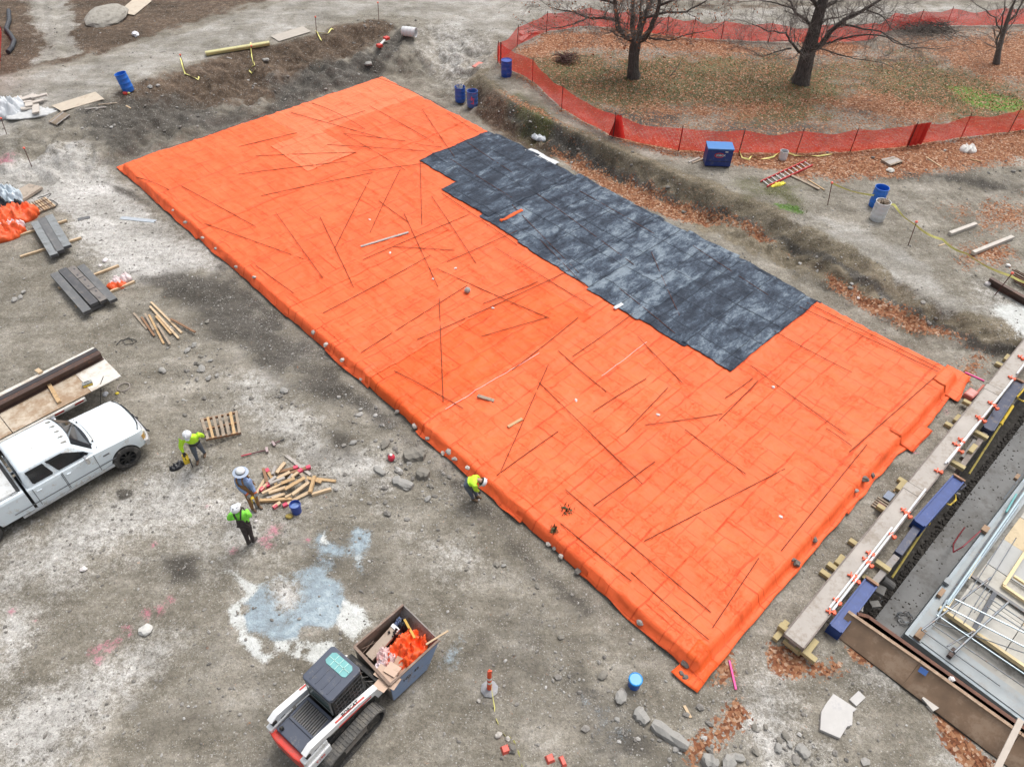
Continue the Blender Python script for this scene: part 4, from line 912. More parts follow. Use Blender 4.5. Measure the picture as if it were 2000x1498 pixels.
mb = MB(); fbox(mb, .04, LA, .10, TH, ZL - .03, ZL); fbox(mb, .10, TH * 1.6, TH, LB, ZL - .03, ZL)
mb.build('ledge', ledge_m, fnd)
mb = MB(); fbox(mb, TH * 1.6, LA, TH, LB, ZF, ZL - .28)
mb.build('inner_floor', M('inner_concrete', (.36, .35, .32), .75, .15, 1.5, dirt=(.2, .19, .17), dscale=1.6, bump=.1), fnd)
for o in fnd.children: o.location = (0, 0, 0)
for o in fnd.children:
    me = o.data
    for v in me.vertices: v.co.z += 0
# (vertices carry world height; the Empty stands at ledge height)
# deck of plywood panels
a_r, b_r = fpx(1834, 1187, ZL + .1)
deck = thing('plywood_deck', 'pale plywood formwork deck laid inside the foundation wall', 'deck', FP(a_r + .1, TH, ZL - .02))
dk_o = deck.location.copy()
pm = [M('deck_ply_%d' % i, c, .7, .08, 2, dirt=d, dscale=1.5) for i, (c, d) in enumerate((((.44, .425, .38), (.34, .32, .28)), ((.52, .42, .27), (.38, .3, .19)), ((.39, .395, .385), (.3, .3, .29)), ((.47, .455, .41), (.37, .35, .3))))]
rr = random.Random(5)
for i in range(9):
    for j in range(5):
        a0 = a_r + .12 + i * 1.23; b0_ = TH + .12 + j * 1.53
        if j == 0 and i == 0: pass
        mb = MB(); dz = rr.uniform(0, .02)
        fbox(mb, a0 + .006, a0 + 1.215, b0_ + .006, b0_ + 1.515, ZL - .05 + dz, ZL - .03 + dz)
        mt = pm[1] if (i + 2 * j) % 5 == 3 else pm[rr.choice((0, 0, 3, 2))]
        o = mb.build('panel', mt, deck); o.location = fc - dk_o
        
lum_m = M('new_lumber', (.70, .565, .33), .7, .12, 3, stretch=(1, 1, 1), bump=.1)
# lumber rails on the deck
def pxbar(name, a, b, z, w, h, mat, label, cat, group=None, z2=None, bev=.004):
    A = PZ(*a, z); B = PZ(*b, z if z2 is None else z2); B2 = B + (B - A) * 0
    c0 = (A + B2) / 2
    return tag(MB().bar(A - c0, B2 - c0, w, h).build(name, mat, bevel=bev, loc=c0), label, cat, group)
def ext(a, b, k): return (b[0] + (b[0] - a[0]) * k, b[1] + (b[1] - a[1]) * k)
pxbar('edge_lumber', (1834, 1187), ext((1834, 1187), (1963, 1277), .9), ZL + .06, .09, .14, lum_m, 'long yellow lumber edge along the near side of the plywood deck', 'lumber')
pxbar('edge_lumber', (1958, 1143), ext((1958, 1143), (2000, 1172), 2), ZL + .08, .09, .09, lum_m, 'yellow lumber rail crossing the deck beyond the knotted panel', 'lumber')
pxbar('edge_lumber', (1960, 1143), (2010, 1066), ZL + .1, .09, .09, lum_m, 'yellow lumber rail running up the deck from the knotted panel', 'lumber')
pxbar('edge_lumber', (1848, 1190), (1862, 1168), ZL + .08, .06, .06, lum_m, 'short yellow lumber stub at the corner of the deck edge', 'lumber')
pxbar('edge_lumber', (1890, 1130), (1915, 1088), ZL + .06, .07, .07, lum_m, 'yellow lumber strip along the pipes beside the deck', 'lumber')
pxbar('edge_lumber', (1980, 1125), (2040, 1165), ZL + .14, .08, .08, lum_m, 'yellow lumber rail at the edge of the frame above the deck', 'lumber')
# reinforcing mats over the foundation
bar_m = M('dark_bar', (.15, .17, .19), .45, .25, 10, .5, dirt=(.17, .11, .08), dscale=9)
galv_m = M('galvanised_bar', (.42, .50, .55), .38, .15, 8, .5)
mat_t = thing('rebar_mat', 'raised mat of dark and galvanised bars over the near end of the foundation', 'rebar mat', FP(.8, 1.0, ZL))
mo = mat_t.location.copy()
for (a, b, z, r, m) in [((1800, 1230), (1859, 1272), .35, .018, bar_m), ((1816, 1216), (1903, 1275), .36, .018, bar_m), ((1829, 1200), (1940, 1275), .37, .022, galv_m), ((1846, 1184), (1975, 1250), .42, .024, galv_m), ((1865, 1170), (1960, 1216), .42, .024, galv_m),
                        ((1936, 1170), (1990, 1206), .4, .018, bar_m), ((1928, 1184), (1990, 1224), .4, .018, bar_m), ((1822, 1213), (1900, 1240), .33, .014, bar_m)]:
    A = PZ(*a, ZL + z); B = PZ(*ext(a, b, 1.6), ZL + z)
    MB().tube([A - mo, B - mo], r, 6).build('cross_bar', m, mat_t)
for (a, b, z, r, m) in [((1864, 1274), (1969, 1176), .40, .032, bar_m), ((1800, 1231), (1935, 1128), .38, .028, bar_m), ((1862, 1205), (1962, 1050), .3, .013, bar_m), ((1882, 1217), (1985, 1050), .3, .013, bar_m), ((1903, 1196), (1935, 1150), .34, .013, bar_m), ((1850, 1262), (1902, 1232), .34, .022, bar_m)]:
    A = PZ(*a, ZL + z); B = PZ(*b, ZL + z)
    MB().tube([A - mo, B - mo], r, 6).build('long_bar', m, mat_t)
beam_m = M('dark_steel', (.12, .125, .13), .5, .25, 6, .5, dirt=(.16, .1, .07), dscale=6)
pxbar('steel_strip', (1897, 1124), ext((1897, 1124), (2000, 1194), 1), ZL + .05, .1, .06, beam_m, 'dark steel strip crossing the plywood deck', 'steel strip')
o = pxbar('slotted_channel', (1943, 1158), (1901, 1230), ZL + .08, .12, .06, M('slotted_steel', (.06, .065, .075), .5, .3, 9, .5), 'dark slotted channel lying across the deck panels', 'channel')
A = PZ(1943, 1158, ZL + .115); B = PZ(1901, 1230, ZL + .115)
mb = MB(); c0 = (A + B) / 2
for k in range(9):
    p = A.lerp(B, (k + .5) / 9); d = (B - A).normalized()
    mb.bar(p - d * .06 - c0, p + d * .06 - c0, .05, .012)
s_ = mb.build('slots', galv_m); s_.parent = o
# pipes along the wall ledge
for i, (a, b, r, m, lb) in enumerate([((1843, 1178), (2010, 938), .022, bar_m, 'thin dark conduit along the foundation ledge, nearest the wall'), ((1848, 1180), (2012, 945), .03, M('pale_blue_pipe', (.50, .62, .68), .35, .08, 5), 'pale blue pipe along the foundation ledge, middle one'), ((1852, 1182), (1990, 985), .024, galv_m, 'grey pipe along the foundation ledge, nearest the deck'), ((1830, 1205), (1850, 1172), .03, galv_m, 'short grey pipe by the brown block on the ledge'), ((1965, 1000), (1985, 965), .03, M('teal_pipe', (.16, .42, .42), .4, .1, 5), 'short teal pipe beside the pale blue pipe'), ((1960, 975), (1998, 925), .02, bar_m, 'dark rod along the far ledge end')]):
    A = PZ(*a, ZL + .05 + .03 * i); B = PZ(*b, ZL + .05 + .03 * i)
    tag(MB().tube([V((0, 0, 0)), B - A], r, 8).build('pipe', m, loc=A), lb, 'pipe')
blk_m = M('wood_block', (.33, .22, .14), .8, .2, 6, dirt=(.18, .12, .08), dscale=6, bump=.2)
for (a, b, w, d, z, m, lb) in [(1795, 1240, .36, .18, ZL, blk_m, 'brown timber block on the near corner of the ledge'), (1836, 1160, .3, .12, ZL, blk_m, 'brown timber block halfway along the ledge'), (1848, 1138, .2, .16, ZL, M('grey_block', (.3, .32, .33), .8), 'grey block beside the brown one on the ledge'), (1922, 1036, .26, .18, ZL, blk_m, 'dark brown block by the red hose end'), (1857, 1277, .32, .12, ZL, M('rust_block', (.12, .09, .08), .7, .3, 8, .2, dirt=(.2, .1, .06)), 'rusty steel block on the near ledge'), (1985, 935, .25, .14, ZL, blk_m, 'brown block far along the ledge')]:
    q = PZ(a, b, z); o = MB().box((0, 0, .06), (w, d, .12)).build('block', m, bevel=.006, loc=q, rot=(0, 0, math.atan2(FD.y, FD.x)))
    tag(o, lb, 'block')
# red hose over the wall, clutter on the slab
hose = [PZ(1915, 1037, ZL + .08), PZ(1880, 1068, ZL + .1), PZ(1862, 1078, ZL - .1), PZ(1862, 1062, ZF + .5), PZ(1875, 1042, ZF + .1), PZ(1884, 1030, ZF + .08)]
h0 = hose[0].copy(); tag(MB().tube([p - h0 for p in hose], .022, 6).build('red_hose', M('red_hose', (.22, .02, .03), .5), loc=h0), 'dark red hose hanging over the foundation wall', 'hose')
rr = random.Random(9)
mb = MB()
for i in range(420):
    a = rr.uniform(.3, 16); b = matb + rr.uniform(0, 1) ** 1.6 * 2.0
    q = PDE(a, b, ZF + .05); mb.rock(q, rr.uniform(.012, .04), i, (1, 1, .5), 1)
o = mb.build('mud_crumbs', mud_m); o['kind'] = 'stuff'
mb = MB()
for i in range(900):
    a = rr.uniform(.2, 18); b = rr.uniform(.35, matb + .05)
    mb.rock(PDE(a, b, ZF - .02), rr.uniform(.02, .065), i + 50, (1, 1, .6), 1)
o = mb.build('trench_rubble', M('rubble_shade_dark', (.05, .045, .04), .9, .45, 8, dirt=(.14, .13, .12), dirt_amt=.1, dscale=14)); o['kind'] = 'stuff'  # rubble colour darkened to carry the deep trench shadow
dkm = M('pipe_grey', (.17, .165, .155), .7, .2, 5)
A = PZ(1722, 1130, -1.7); B = PZ(1742, 1145, -1.9); tag(MB().tube([V((0, 0, 0)), B - A], .14, 12).build('drain_pipe', dkm, loc=A), 'dark grey drain pipe in the trench by the blue shoring', 'pipe')
for (a, b, w, d, h, lb) in ((1718, 1155, .35, .25, .12, 'broken grey slab in the trench below the drain pipe'), (1707, 1182, .3, .2, .1, 'grey brick-shaped lump in the trench corner'), (1678, 1188, .34, .14, .14, 'pale brick by the corner of the trench'), (1860, 962, .5, .08, .05, 'grey board on the trench slab by the yellow handle')):
    q = PZ(a, b, -1.9 if a > 1690 else -.25); 
    tag(MB().box((0, 0, h / 2), (w, d, h), (0, .1, .6)).build('block', M('lump_%d' % a, (.30, .29, .27) if a != 1678 else (.5, .47, .42), .9, .2, 6, bump=.3), bevel=.01, loc=q, rot=(0, 0, random.uniform(-1, 1))), lb, 'block')
for (a, b, n, lb) in ((1767, 1207, 3, 'coiled wire lying on the trench slab by the rusty edge'), (1706, 1168, 2, 'loop of loose cable in the trench corner')):
    q = PZ(a, b, ZF + .1); pts = []
    for k in range(n * 14): 
        an = k / 14 * 6.283; r = .22 + .05 * math.sin(k * 1.7); pts.append(V((r * math.cos(an), r * math.sin(an) * .8, .03 * k / 14 + .01)))
    tag(MB().tube(pts, .012, 5).build('wire_coil', bar_m, loc=q), lb, 'wire')
# ---- brown steel-faced end panels of the trench, gravel between them and a rusty rail
plate_m = M('brown_plate', (.25, .165, .105), .7, .3, 1.6, .05, dirt=(.36, .26, .18), dirt_amt=.55, dscale=1.1, bump=.15)
zT = .56
pa, pb, pc_ = PZ(1656, 1194, zT), PZ(1797, 1292, zT), PZ(1994, 1433, zT); pn = pc_ + (pc_ - pb) * .9
for (A, B, lb) in ((pa, pb, 'brown weathered trench panel next to the blue shoring'), (pb, pc_, 'brown weathered trench panel in the middle, with the leaf drift'), (pc_, pn, 'dark brown trench panel running out at the picture corner')):
    c0 = (A + B) / 2; c0.z = 0; d = (B - A).normalized()
    t = thing('trench_panel', lb, 'trench panel', c0, 0, 'brown panels closing the trench end')
    A2, B2 = A - c0 + d * .006, B - c0 - d * .006
    n_ = V((d.y, -d.x, 0)); 
    if n_.y > 0: n_ = -n_
    A2.z = B2.z = (zT - .8) / 2
    ps_ = [V((A2.x, A2.y, zT)), V((B2.x, B2.y, zT)), V((B2.x, B2.y, -.12)) + n_ * .62, V((A2.x, A2.y, -.12)) + n_ * .62]; tk_ = V((0, 0, -.05)); MB().add(ps_ + [p + tk_ for p in ps_], [(3, 2, 1, 0), (4, 5, 6, 7), (0, 1, 5, 4), (1, 2, 6, 5), (2, 3, 7, 6), (3, 0, 4, 7)]).build('panel', plate_m, t)
    mb = MB(); A3, B3 = A2.copy(), B2.copy(); A3.z = B3.z = zT + .012; mb.bar(A3, B3, .085, .03); mb.build('top_edge', M('worn_edge', (.30, .20, .13), .7, .25, 8, dirt=(.45, .35, .25), dscale=6), t)
bp = PZ(1800, 1298, zT); bq = PZ(1815, 1308, zT)
A = V((bp.x, bp.y, zT - .045)); B = V((bq.x, bq.y, zT - .045)); d = (B - A).normalized(); n_ = V((d.y, -d.x, 0)); n_ = -n_ if n_.y > 0 else n_
c0 = (A + B) / 2 + n_ * .1; tag(MB().bar(A + n_ * .1 - c0, B + n_ * .1 - c0, .14, .03, 0, R(40)).build('blue_patch', M('blue_paint_patch', (.05, .12, .33), .6), loc=c0), 'small blue painted patch on the brown trench panel joint', 'patch')
A = PZ(1697, 1205, .35); B = PZ(2010, 1428, .35); d = (B - A).normalized()
rail = thing('rusty_rail', 'long rusty angle rail between the brown panels and the foundation', 'rail', (A.x, A.y, 0))
o0 = V((A.x, A.y, 0)); rm = M('rust_rail', (.115, .05, .032), .7, .3, 7, .2, dirt=(.19, .085, .045), dscale=8)
A2, B2 = A - o0, B + d * 4 - o0
MB().bar(A2, B2, .1, .02).build('top_flange', rm, rail); MB().bar(A2 + V((0, 0, -.62)) , B2 + V((0, 0, -.62)), .025, 1.2).build('web', rm, rail)
MB().bar(A2, A2 + (pa - A).normalized() * .35, .1, .05).build('end_stop', rm, rail)
mb = MB(); g0 = (pa + A) / 2
n_e = (pc_ - pa).normalized(); side = (A - pa) - n_e * (A - pa).dot(n_e)
mb.add([V((p.x, p.y, .3)) for p in (pa + side * .1 - n_e * .1, pa + n_e * 9 + side * .1, pa + n_e * 9 + side * .95, pa + side * .95 + n_e * .2)] + [V((p.x, p.y, -1.8)) for p in (pa + side * .1 - n_e * .1, pa + n_e * 9 + side * .1, pa + n_e * 9 + side * .95, pa + side * .95 + n_e * .2)], [(0, 1, 2, 3), (3, 2, 1, 0), (4, 5, 1, 0), (5, 6, 2, 1), (6, 7, 3, 2), (7, 4, 0, 3)])
o = mb.build('gravel_fill', ground_m); o['kind'] = 'structure'
q = PZ(1858, 1327, .4); tag(MB().rock((0, 0, .03), .07, 5, (1, 1, .7), 2).build('stone', chip_m, loc=q), 'white stone lying in the gap behind the brown panel', 'stone')

# ---- shoring wale: three lengths of pale decking on cribbing
wale_m = M('wale_board', (.40, .365, .33), .8, .14, 1.3, dirt=(.26, .22, .18), dirt_amt=.75, dscale=1.1, bump=.15)
wedge_m = M('wale_edge', (.20, .165, .145), .75, .3, 6, dirt=(.34, .3, .27), dscale=5)
zW = .5
wl0, wl1 = PZ(1531, 1236, zW), PZ(2000, 661, zW); wr0 = PZ(1572, 1266, zW)
WD = (wl1 - wl0).normalized(); WN = V((WD.y, -WD.x, 0)); ww_ = (wr0 - wl0).dot(WN)
j1 = (PZ(1769, 955, zW) - wl0).dot(WD); j2 = (PZ(1930, 762, zW) - wl0).dot(WD)
def WP(a, b, z): q_ = wl0 + WD * a + WN * b; return V((q_.x, q_.y, z))
for (a0, a1, lb) in ((0, j1 - .01, 'pale weathered wale beam at the near end of the trench, on cribbing'), (j1 + .33, j2 - .01, 'pale weathered wale beam in the middle of the trench edge'), (j2 + .33, j2 + 14, 'pale weathered wale beam at the far end of the trench edge')):
    t = thing('wale_beam', lb, 'beam', WP(a0, 0, 0), 0, 'wale beams along the trench'); o0 = t.location.copy()
    mb = MB(); mb.bar(WP(a0, ww_ / 2, zW - .06) - o0, WP(a1, ww_ / 2, zW - .06) - o0, ww_ - .07, .12); mb.build('top_board', wale_m, t, bevel=.008)
    for b in (.018, ww_ - .018): MB().bar(WP(a0, b, zW - .09) - o0, WP(a1, b, zW - .09) - o0, .034, .22).build('edge_flange', wedge_m, t, bevel=.004)
    MB().bar(WP(a0, ww_ / 2, zW - .22) - o0, WP(a1, ww_ / 2, zW - .22) - o0, .2, .2).build('web', wedge_m, t)
for (a0, lb) in ((j1, 'short pale filler plate at the first wale joint'), (j2, 'short pale filler plate at the second wale joint')):
    o0 = WP(a0 + .16, ww_ / 2, zW - .05); tag(MB().bar(WP(a0 + .005, ww_ / 2, zW - .05) - o0, WP(a0 + .32, ww_ / 2, zW - .05) - o0, ww_, .1).build('filler_plate', wale_m, bevel=.006, loc=o0), lb, 'plate')
crib_m = M('crib_wood', (.44, .36, .19), .85, .18, 5, dirt=(.25, .21, .12), dscale=5, bump=.2)
cribs = [(.12, -.1, 0), (.12, .35, 0), (.12, .72, 0), (.42, -.14, 0), (.05, ww_ / 2, 1), (.3, -.02, 2), (.4, ww_ + .08, 0), (2.6, -.12, 0), (2.95, -.1, 0), (3.3, -.1, 0), (4.1, -.06, 0), (5.7, -.06, 1), (7.0, -.1, 0), (7.25, -.1, 0), (10.6, -.08, 0), (11.1, -.06, 0), (11.9, -.08, 1), (14.8, -.06, 0), (15.4, -.06, 0),
         (3.2, ww_ + .22, 0), (3.9, ww_ + .25, 0), (10.0, ww_ + .25, 0), (10.8, ww_ + .2, 0), (9.0, ww_ + .2, 0), (13.0, ww_ + .2, 0)]
cpos = []
for i, (a, b, lay) in enumerate(cribs):
    w = random.uniform(.32, .5); q = WP(a, b, .0)
    cpos.append(q)
CM = {'the near end of the wale': WP(0, .3, 0), 'the first wale joint': WP(j1, .3, 0), 'the second wale joint': WP(j2, .3, 0), 'the torn scrap corner of the blankets': PZ(1360, 1300), 'the long blue shoring piece': PZ(1830, 980), 'the pink stick by the slab corner': PZ(1900, 735), 'the yellow bent handle': PZ(1857, 975), 'the flat orange scrap': PZ(1775, 850)}
cl = rank_labels(cpos, CM, 'yellowish cribbing block under the wale, %s to %s', 12)
for i, ((a, b, lay), q, lb) in enumerate(zip(cribs, cpos, cl)):
    w = .42 if b > -.05 else .36
    base = max(0, z1(q.x, q.y)) if b < .6 else .05
    h = .13
    if b > ww_: base = .12
    o = MB().box((0, 0, h / 2), (w, .15, h)).build('cribbing_block', crib_m, bevel=.006, loc=(q.x, q.y, base + .0 + .14 * min(lay, 1)), rot=(0, 0, math.atan2(WN.y, WN.x) + (0 if i % 3 else 1.57)))
    tag(o, lb, 'block', 'cribbing blocks under the wale')
# white pipes lashed on the wale
pvc = M('white_pvc', (.74, .75, .76), .4, .06, 4, dirt=(.5, .5, .5), dscale=5)
for (a, b, r, lb) in (((1620, 1187), (1742, 1030), .028, 'white plastic pipe on the near wale, lower one'), ((1626, 1192), (1808, 955), .03, 'white plastic pipe on the near wale, longest one'), ((1846, 905), (1908, 828), .028, 'short white plastic pipe at the middle wale'), ((1850, 903), (1978, 742), .03, 'white plastic pipe leading past the second wale joint'), ((1986, 730), (2040, 660), .03, 'white plastic pipe leaving the frame on the far wale')):
    A = PZ(*a, zW + .05); B = PZ(*b, zW + .05); tag(MB().tube([V((0, 0, 0)), B - A], r, 8).build('white_pipe', pvc, loc=A), lb, 'pipe', 'white plastic pipes on the wale')
# orange screw jacks
jack_m = M('orange_jack', (.72, .10, .03), .5, .15, 8)
JK = [(1622, 1196), (1634, 1176), (1664, 1126), (1670, 1137), (1690, 1096), (1699, 1083), (1697, 1103), (1741, 1047), (1765, 1000), (1773, 1007), (1832, 922), (1867, 870), (1873, 882), (1876, 862), (1910, 818), (1918, 822), (1935, 790), (1943, 797), (1975, 740), (1993, 700)]
jp = [PZ(a, b, zW) for a, b in JK]
JM = {'the wale near end': WP(0, .3, zW), 'the first wale joint': WP(j1, .3, zW), 'the second wale joint': WP(j2, .3, zW), 'the long blue piece': PZ(1868, 935, zW), 'the short blue piece': PZ(1665, 1170, zW), 'the far picture edge': PZ(2000, 700, zW)}
jl = rank_labels(jp, JM, 'orange screw jack on the wale, %s to %s')
j0 = None
for q, lb in zip(jp, jl):
    if j0 is None:
        j0 = thing('screw_jack', lb, 'jack', q, 0, 'orange screw jacks on the wale')
        MB().bar((-.13, 0, .04), (.13, 0, .04), .045, .045).build('screw', jack_m, j0, bevel=.006)
        MB().box((.08, 0, .04), (.07, .12, .08)).build('foot_plate', jack_m, j0, bevel=.008)
        MB().bar((-.04, -.09, .06), (-.04, .09, .075), .028, .028).build('handle', jack_m, j0)
        r = j0
    else: r = dup(j0, q, None, lb)
    r.rotation_euler = (0, 0, math.atan2(WN.y, WN.x) + math.sin(q.x * 7) * .5)
# blue shoring pieces
blue_m = M('blue_shoring', (.012, .045, .20), .5, .25, 5, dirt=(.08, .1, .18), dirt_amt=.15, dscale=5, bump=.1)
dkblue_m = M('dark_blue_shoring', (.03, .04, .085), .5, .3, 4, dirt=(.12, .1, .09), dirt_amt=.5, dscale=4)
def shore(a, b, z, w, h, mat, label, name='shoring_post', extra=True):
    A = PZ(*a, z); B = PZ(*b, z); c0 = (A + B) / 2; d = (B - A).normalized(); n = V((d.y, -d.x, 0))
    t = thing(name, label, 'shoring', c0, 0)
    MB().bar(A - c0 - V((0, 0, h / 2)), B - c0 - V((0, 0, h / 2)), w, h).build('beam', mat, t, bevel=.01)
    if extra:
        for s in (-1, 1): MB().bar(A - c0 + n * s * (w / 2 - .02) + V((0, 0, .02)), B - c0 + n * s * (w / 2 - .02) + V((0, 0, .02)), .04, .05).build('flange', mat, t)
        MB().box(A - c0 + V((0, 0, .03)), (w, .07, .09), (0, 0, math.atan2(n.y, n.x))).build('end_lug', M('rusty_lug', (.28, .15, .09), .7, .3, 8), t)
    return t
shore((1872, 935), (1795, 1022), .36, .36, .5, blue_m, 'long bright blue shoring piece by the yellow handle')
shore((1702, 1137), (1632, 1228), .40, .36, .5, blue_m, 'bright blue shoring piece beside the brown panel')
shore((1990, 745), (1930, 838), .30, .34, .5, dkblue_m, 'navy shoring piece at the far end of the trench')
shore((1792, 1028), (1755, 1080), .2, .22, .4, dkblue_m, 'short dark blue shoring piece below the long blue one', extra=False)
shore((1925, 845), (1875, 915), .15, .16, .3, wedge_m, 'weathered brown strut between the navy and the blue shoring', extra=False)
shore((1752, 1085), (1705, 1140), .15, .18, .3, M('grey_strut', (.27, .25, .235), .7, .25, 5, dirt=(.16, .1, .07), dscale=5), 'weathered grey strut above the short blue shoring', extra=False)
shore((1905, 858), (1880, 892), .1, .1, .25, M('dull_steel', (.2, .19, .18), .6, .25, 6, .3), 'narrow grey strut by the middle wale', extra=False)
yel = M('yellow_steel', (.66, .46, .035), .45, .15, 6, dirt=(.3, .22, .05), dscale=5)
dyel = M('dull_yellow_pole', (.36, .285, .06), .6, .2, 6, dirt=(.15, .12, .05), dscale=5)
for (a, b, c, z, lb) in (((1832, 992), (1812, 1022), (1742, 1128), -.2, 'yellow hydraulic pole below the bent handle'), ((1978, 793), (1955, 828), (1893, 925), -.2, 'yellow hydraulic pole along the middle wale')):
    A = PZ(*a, z + .25); B = PZ(*b, z + .15); C_ = PZ(*c, z - .3)
    t = thing('hydraulic_pole', lb, 'pole', A)
    MB().tube([V((0, 0, 0)), B - A], .05, 8).build('cylinder', yel, t); MB().tube([B - A, C_ - A], .032, 8).build('rod', dyel, t)
    MB().tube([(B - A) * .96, (B - A) * 1.04], .065, 8).build('collar', yel, t)
for (pts, lb) in (([(1840, 978), (1851, 961), (1866, 966), (1867, 976), (1856, 986), (1840, 980)], 'yellow bent handle sticking out over the trench'), ([(1986, 776), (2004, 756), (2016, 760), (2014, 778), (1998, 784), (1987, 778)], 'yellow bent handle at the picture edge')):
    q = [PZ(a, b, .1) for a, b in pts]; c0 = q[0].copy(); tag(MB().tube([p - c0 for p in q], .028, 8).build('bent_handle', yel, loc=c0, smooth=True), lb, 'handle')
q = [PZ(a, b, .05) for a, b in ((1868, 940), (1880, 938), (1886, 948), (1876, 956), (1866, 952))]; c0 = q[0].copy()
tag(MB().tube([p - c0 for p in q], .025, 8).build('bent_handle', dkblue_m, loc=c0), 'dark blue bent handle next to the yellow one', 'handle')
# ================================================================== PICKUP, TRAILER, LOADER
white_p = M('white_paint', (.70, .775, .82), .28, .02, 2, dirt=(.52, .50, .46), dirt_amt=.35, dscale=3, spec=.5)
glass_d = M('dark_glass', (.012, .015, .02), .08, .3, 2, spec=.8)
black_p = M('black_plastic', (.022, .023, .025), .55, .3, 8)
rubber = M('rubber', (.045, .043, .042), .85, .25, 6, dirt=(.16, .15, .135), dirt_amt=.55, dscale=5)
chrome = M('chrome', (.55, .56, .57), .2, .08, 5, .9)
seam_m = M('panel_gap', (.05, .055, .06), .8)
def boolean_cut(o, cutters):
    for c in cutters:
        m = o.modifiers.new('cut', 'BOOLEAN'); m.operation = 'DIFFERENCE'; m.object = c; m.solver = 'EXACT'
    dg = bpy.context.evaluated_depsgraph_get(); dg.update()
    me = bpy.data.meshes.new_from_object(o.evaluated_get(dg)); o.modifiers.clear(); o.data = me
    for c in cutters: bpy.data.objects.remove(c)
def text_mesh(name, body, size, mat, parent=None, loc=(0, 0, 0), rot=(0, 0, 0), ext=.002, shear=0.0):
    cu = bpy.data.curves.new(name, 'FONT'); cu.body = body; cu.size = size; cu.extrude = ext; cu.align_x = 'CENTER'; cu.align_y = 'CENTER'; cu.shear = shear; cu.offset = size * .012; cu.resolution_u = 2
    t = bpy.data.objects.new(name, cu); COL.objects.link(t)
    dg = bpy.context.evaluated_depsgraph_get(); me = bpy.data.meshes.new_from_object(t.evaluated_get(dg)); bpy.data.objects.remove(t)
    me.materials.clear(); me.materials.append(mat)
    o = bpy.data.objects.new(name, me); COL.objects.link(o); o.location = loc; o.rotation_euler = rot
    if parent is not None: o.parent = parent
    return o
def wheel(name, parent, c, r, w, side, rim_m):
    """wheel with axis along y; side=-1 shows its face to -y"""
    wh = bpy.data.objects.new(name, None); COL.objects.link(wh); wh.parent = parent; wh.location = c; wh.empty_display_size = .2
    hw = w / 2
    prof = [(r * .62, -hw), (r * .82, -hw * 1.04), (r * .95, -hw * .92), (r, -hw * .66), (r, hw * .66), (r * .95, hw * .92), (r * .82, hw * 1.04), (r * .62, hw)]
    mb = MB().lathe(prof, 36, ax=(0, -side, 0) if side < 0 else (0, 1, 0))
    for k in range(36):
        a = 2 * math.pi * k / 36
        for s in (-1, 1):
            mb.box((r * 1.0 * math.cos(a), s * hw * .45, r * 1.0 * math.sin(a)), (.02, hw * .42, .05), (0, -a, 0))
    mb.build('tyre', rubber, wh, smooth=True)
    mb = MB(); f = side * hw * .62
    mb.lathe([(r * .64, f * .2), (r * .64, f * 1.45), (r * .60, f * 1.5), (r * .56, f * 1.2), (r * .52, f * .6), (.02, f * .55)], 32, ax=(0, 1, 0))
    for k in range(8):
        a = 2 * math.pi * k / 8
        d = V((math.cos(a), 0, math.sin(a))); mb.bar(d * r * .12 + V((0, f * 1.15, 0)), d * r * .58 + V((0, f * 1.25, 0)), .05, .045)
    mb.lathe([(r * .2, f * .6), (r * .2, f * 1.35), (.0, f * 1.45)], 16, ax=(0, 1, 0))
    mb.build('rim', rim_m, wh, smooth=True)
    return wh
# ---------------- pickup
K = .94
hd = R(47.3)
fw = V((math.cos(hd), math.sin(hd), 0)); lf = V((-math.sin(hd), math.cos(hd), 0))
cont = PZ(256, 908, 0.0)
org = cont + lf * (.93 * K)
tr = thing('pickup_truck', 'white crew-cab pickup parked beside the flat trailer', 'pickup truck', (org.x, org.y, 0), hd)
tr.scale = (K, K, K)
def sec(x, w, z0, zb, ztp, wt, wb=None):
    wb = wb or w * .97
    h = [(-wb, z0), (-w, z0 + .10), (-w * 1.005, (z0 + zb) / 2), (-w * .995, zb - .12), (-w * .975, zb - .03), (-wt, zb + .01), (-wt * .8, ztp - .01), (-wt * .4, ztp)]
    pts = h + [(-y, z) for y, z in reversed(h)]
    return [(x, y, z) for y, z in pts]
st_f = [(.93, .70, .60, 1.06, 1.09, .60), (.89, .86, .56, 1.10, 1.14, .74), (.82, .94, .53, 1.14, 1.18, .82), (.70, .985, .51, 1.17, 1.21, .87), (.5, 1.0, .5, 1.185, 1.235, .88), (.1, 1.0, .5, 1.20, 1.265, .88), (-.45, 1.0, .5, 1.235, 1.295, .885), (-.74, 1.0, .48, 1.25, 1.30, .89), (-.9, 1.0, .45, 1.255, 1.27, .9), (-1.6, 1.0, .45, 1.26, 1.28, .93), (-3.1, 1.0, .45, 1.26, 1.28, .93), (-3.17, .99, .46, 1.25, 1.27, .92)]
body = MB().loft([sec(*s) for s in st_f]).build('body', white_p, tr, smooth=True)
cuts = []
for s in (-1, 1):
    c = MB().lathe([(.0, -.28), (.54, -.28), (.54, .28), (.0, .28)], 32, c=(0, s * .92, .40), ax=(0, 1, 0)).build('cutter'); c.matrix_world = tr.matrix_world; c.parent = tr; cuts.append(c)
bpy.context.view_layer.update(); boolean_cut(body, cuts)
body.data.polygons.foreach_set('use_smooth', [True] * len(body.data.polygons)); body.data.set_sharp_from_angle(angle=R(32))
mb = MB().box((0, 0, .7), (.95, 1.5, .5)); mb.build('wheel_well', seam_m, tr)
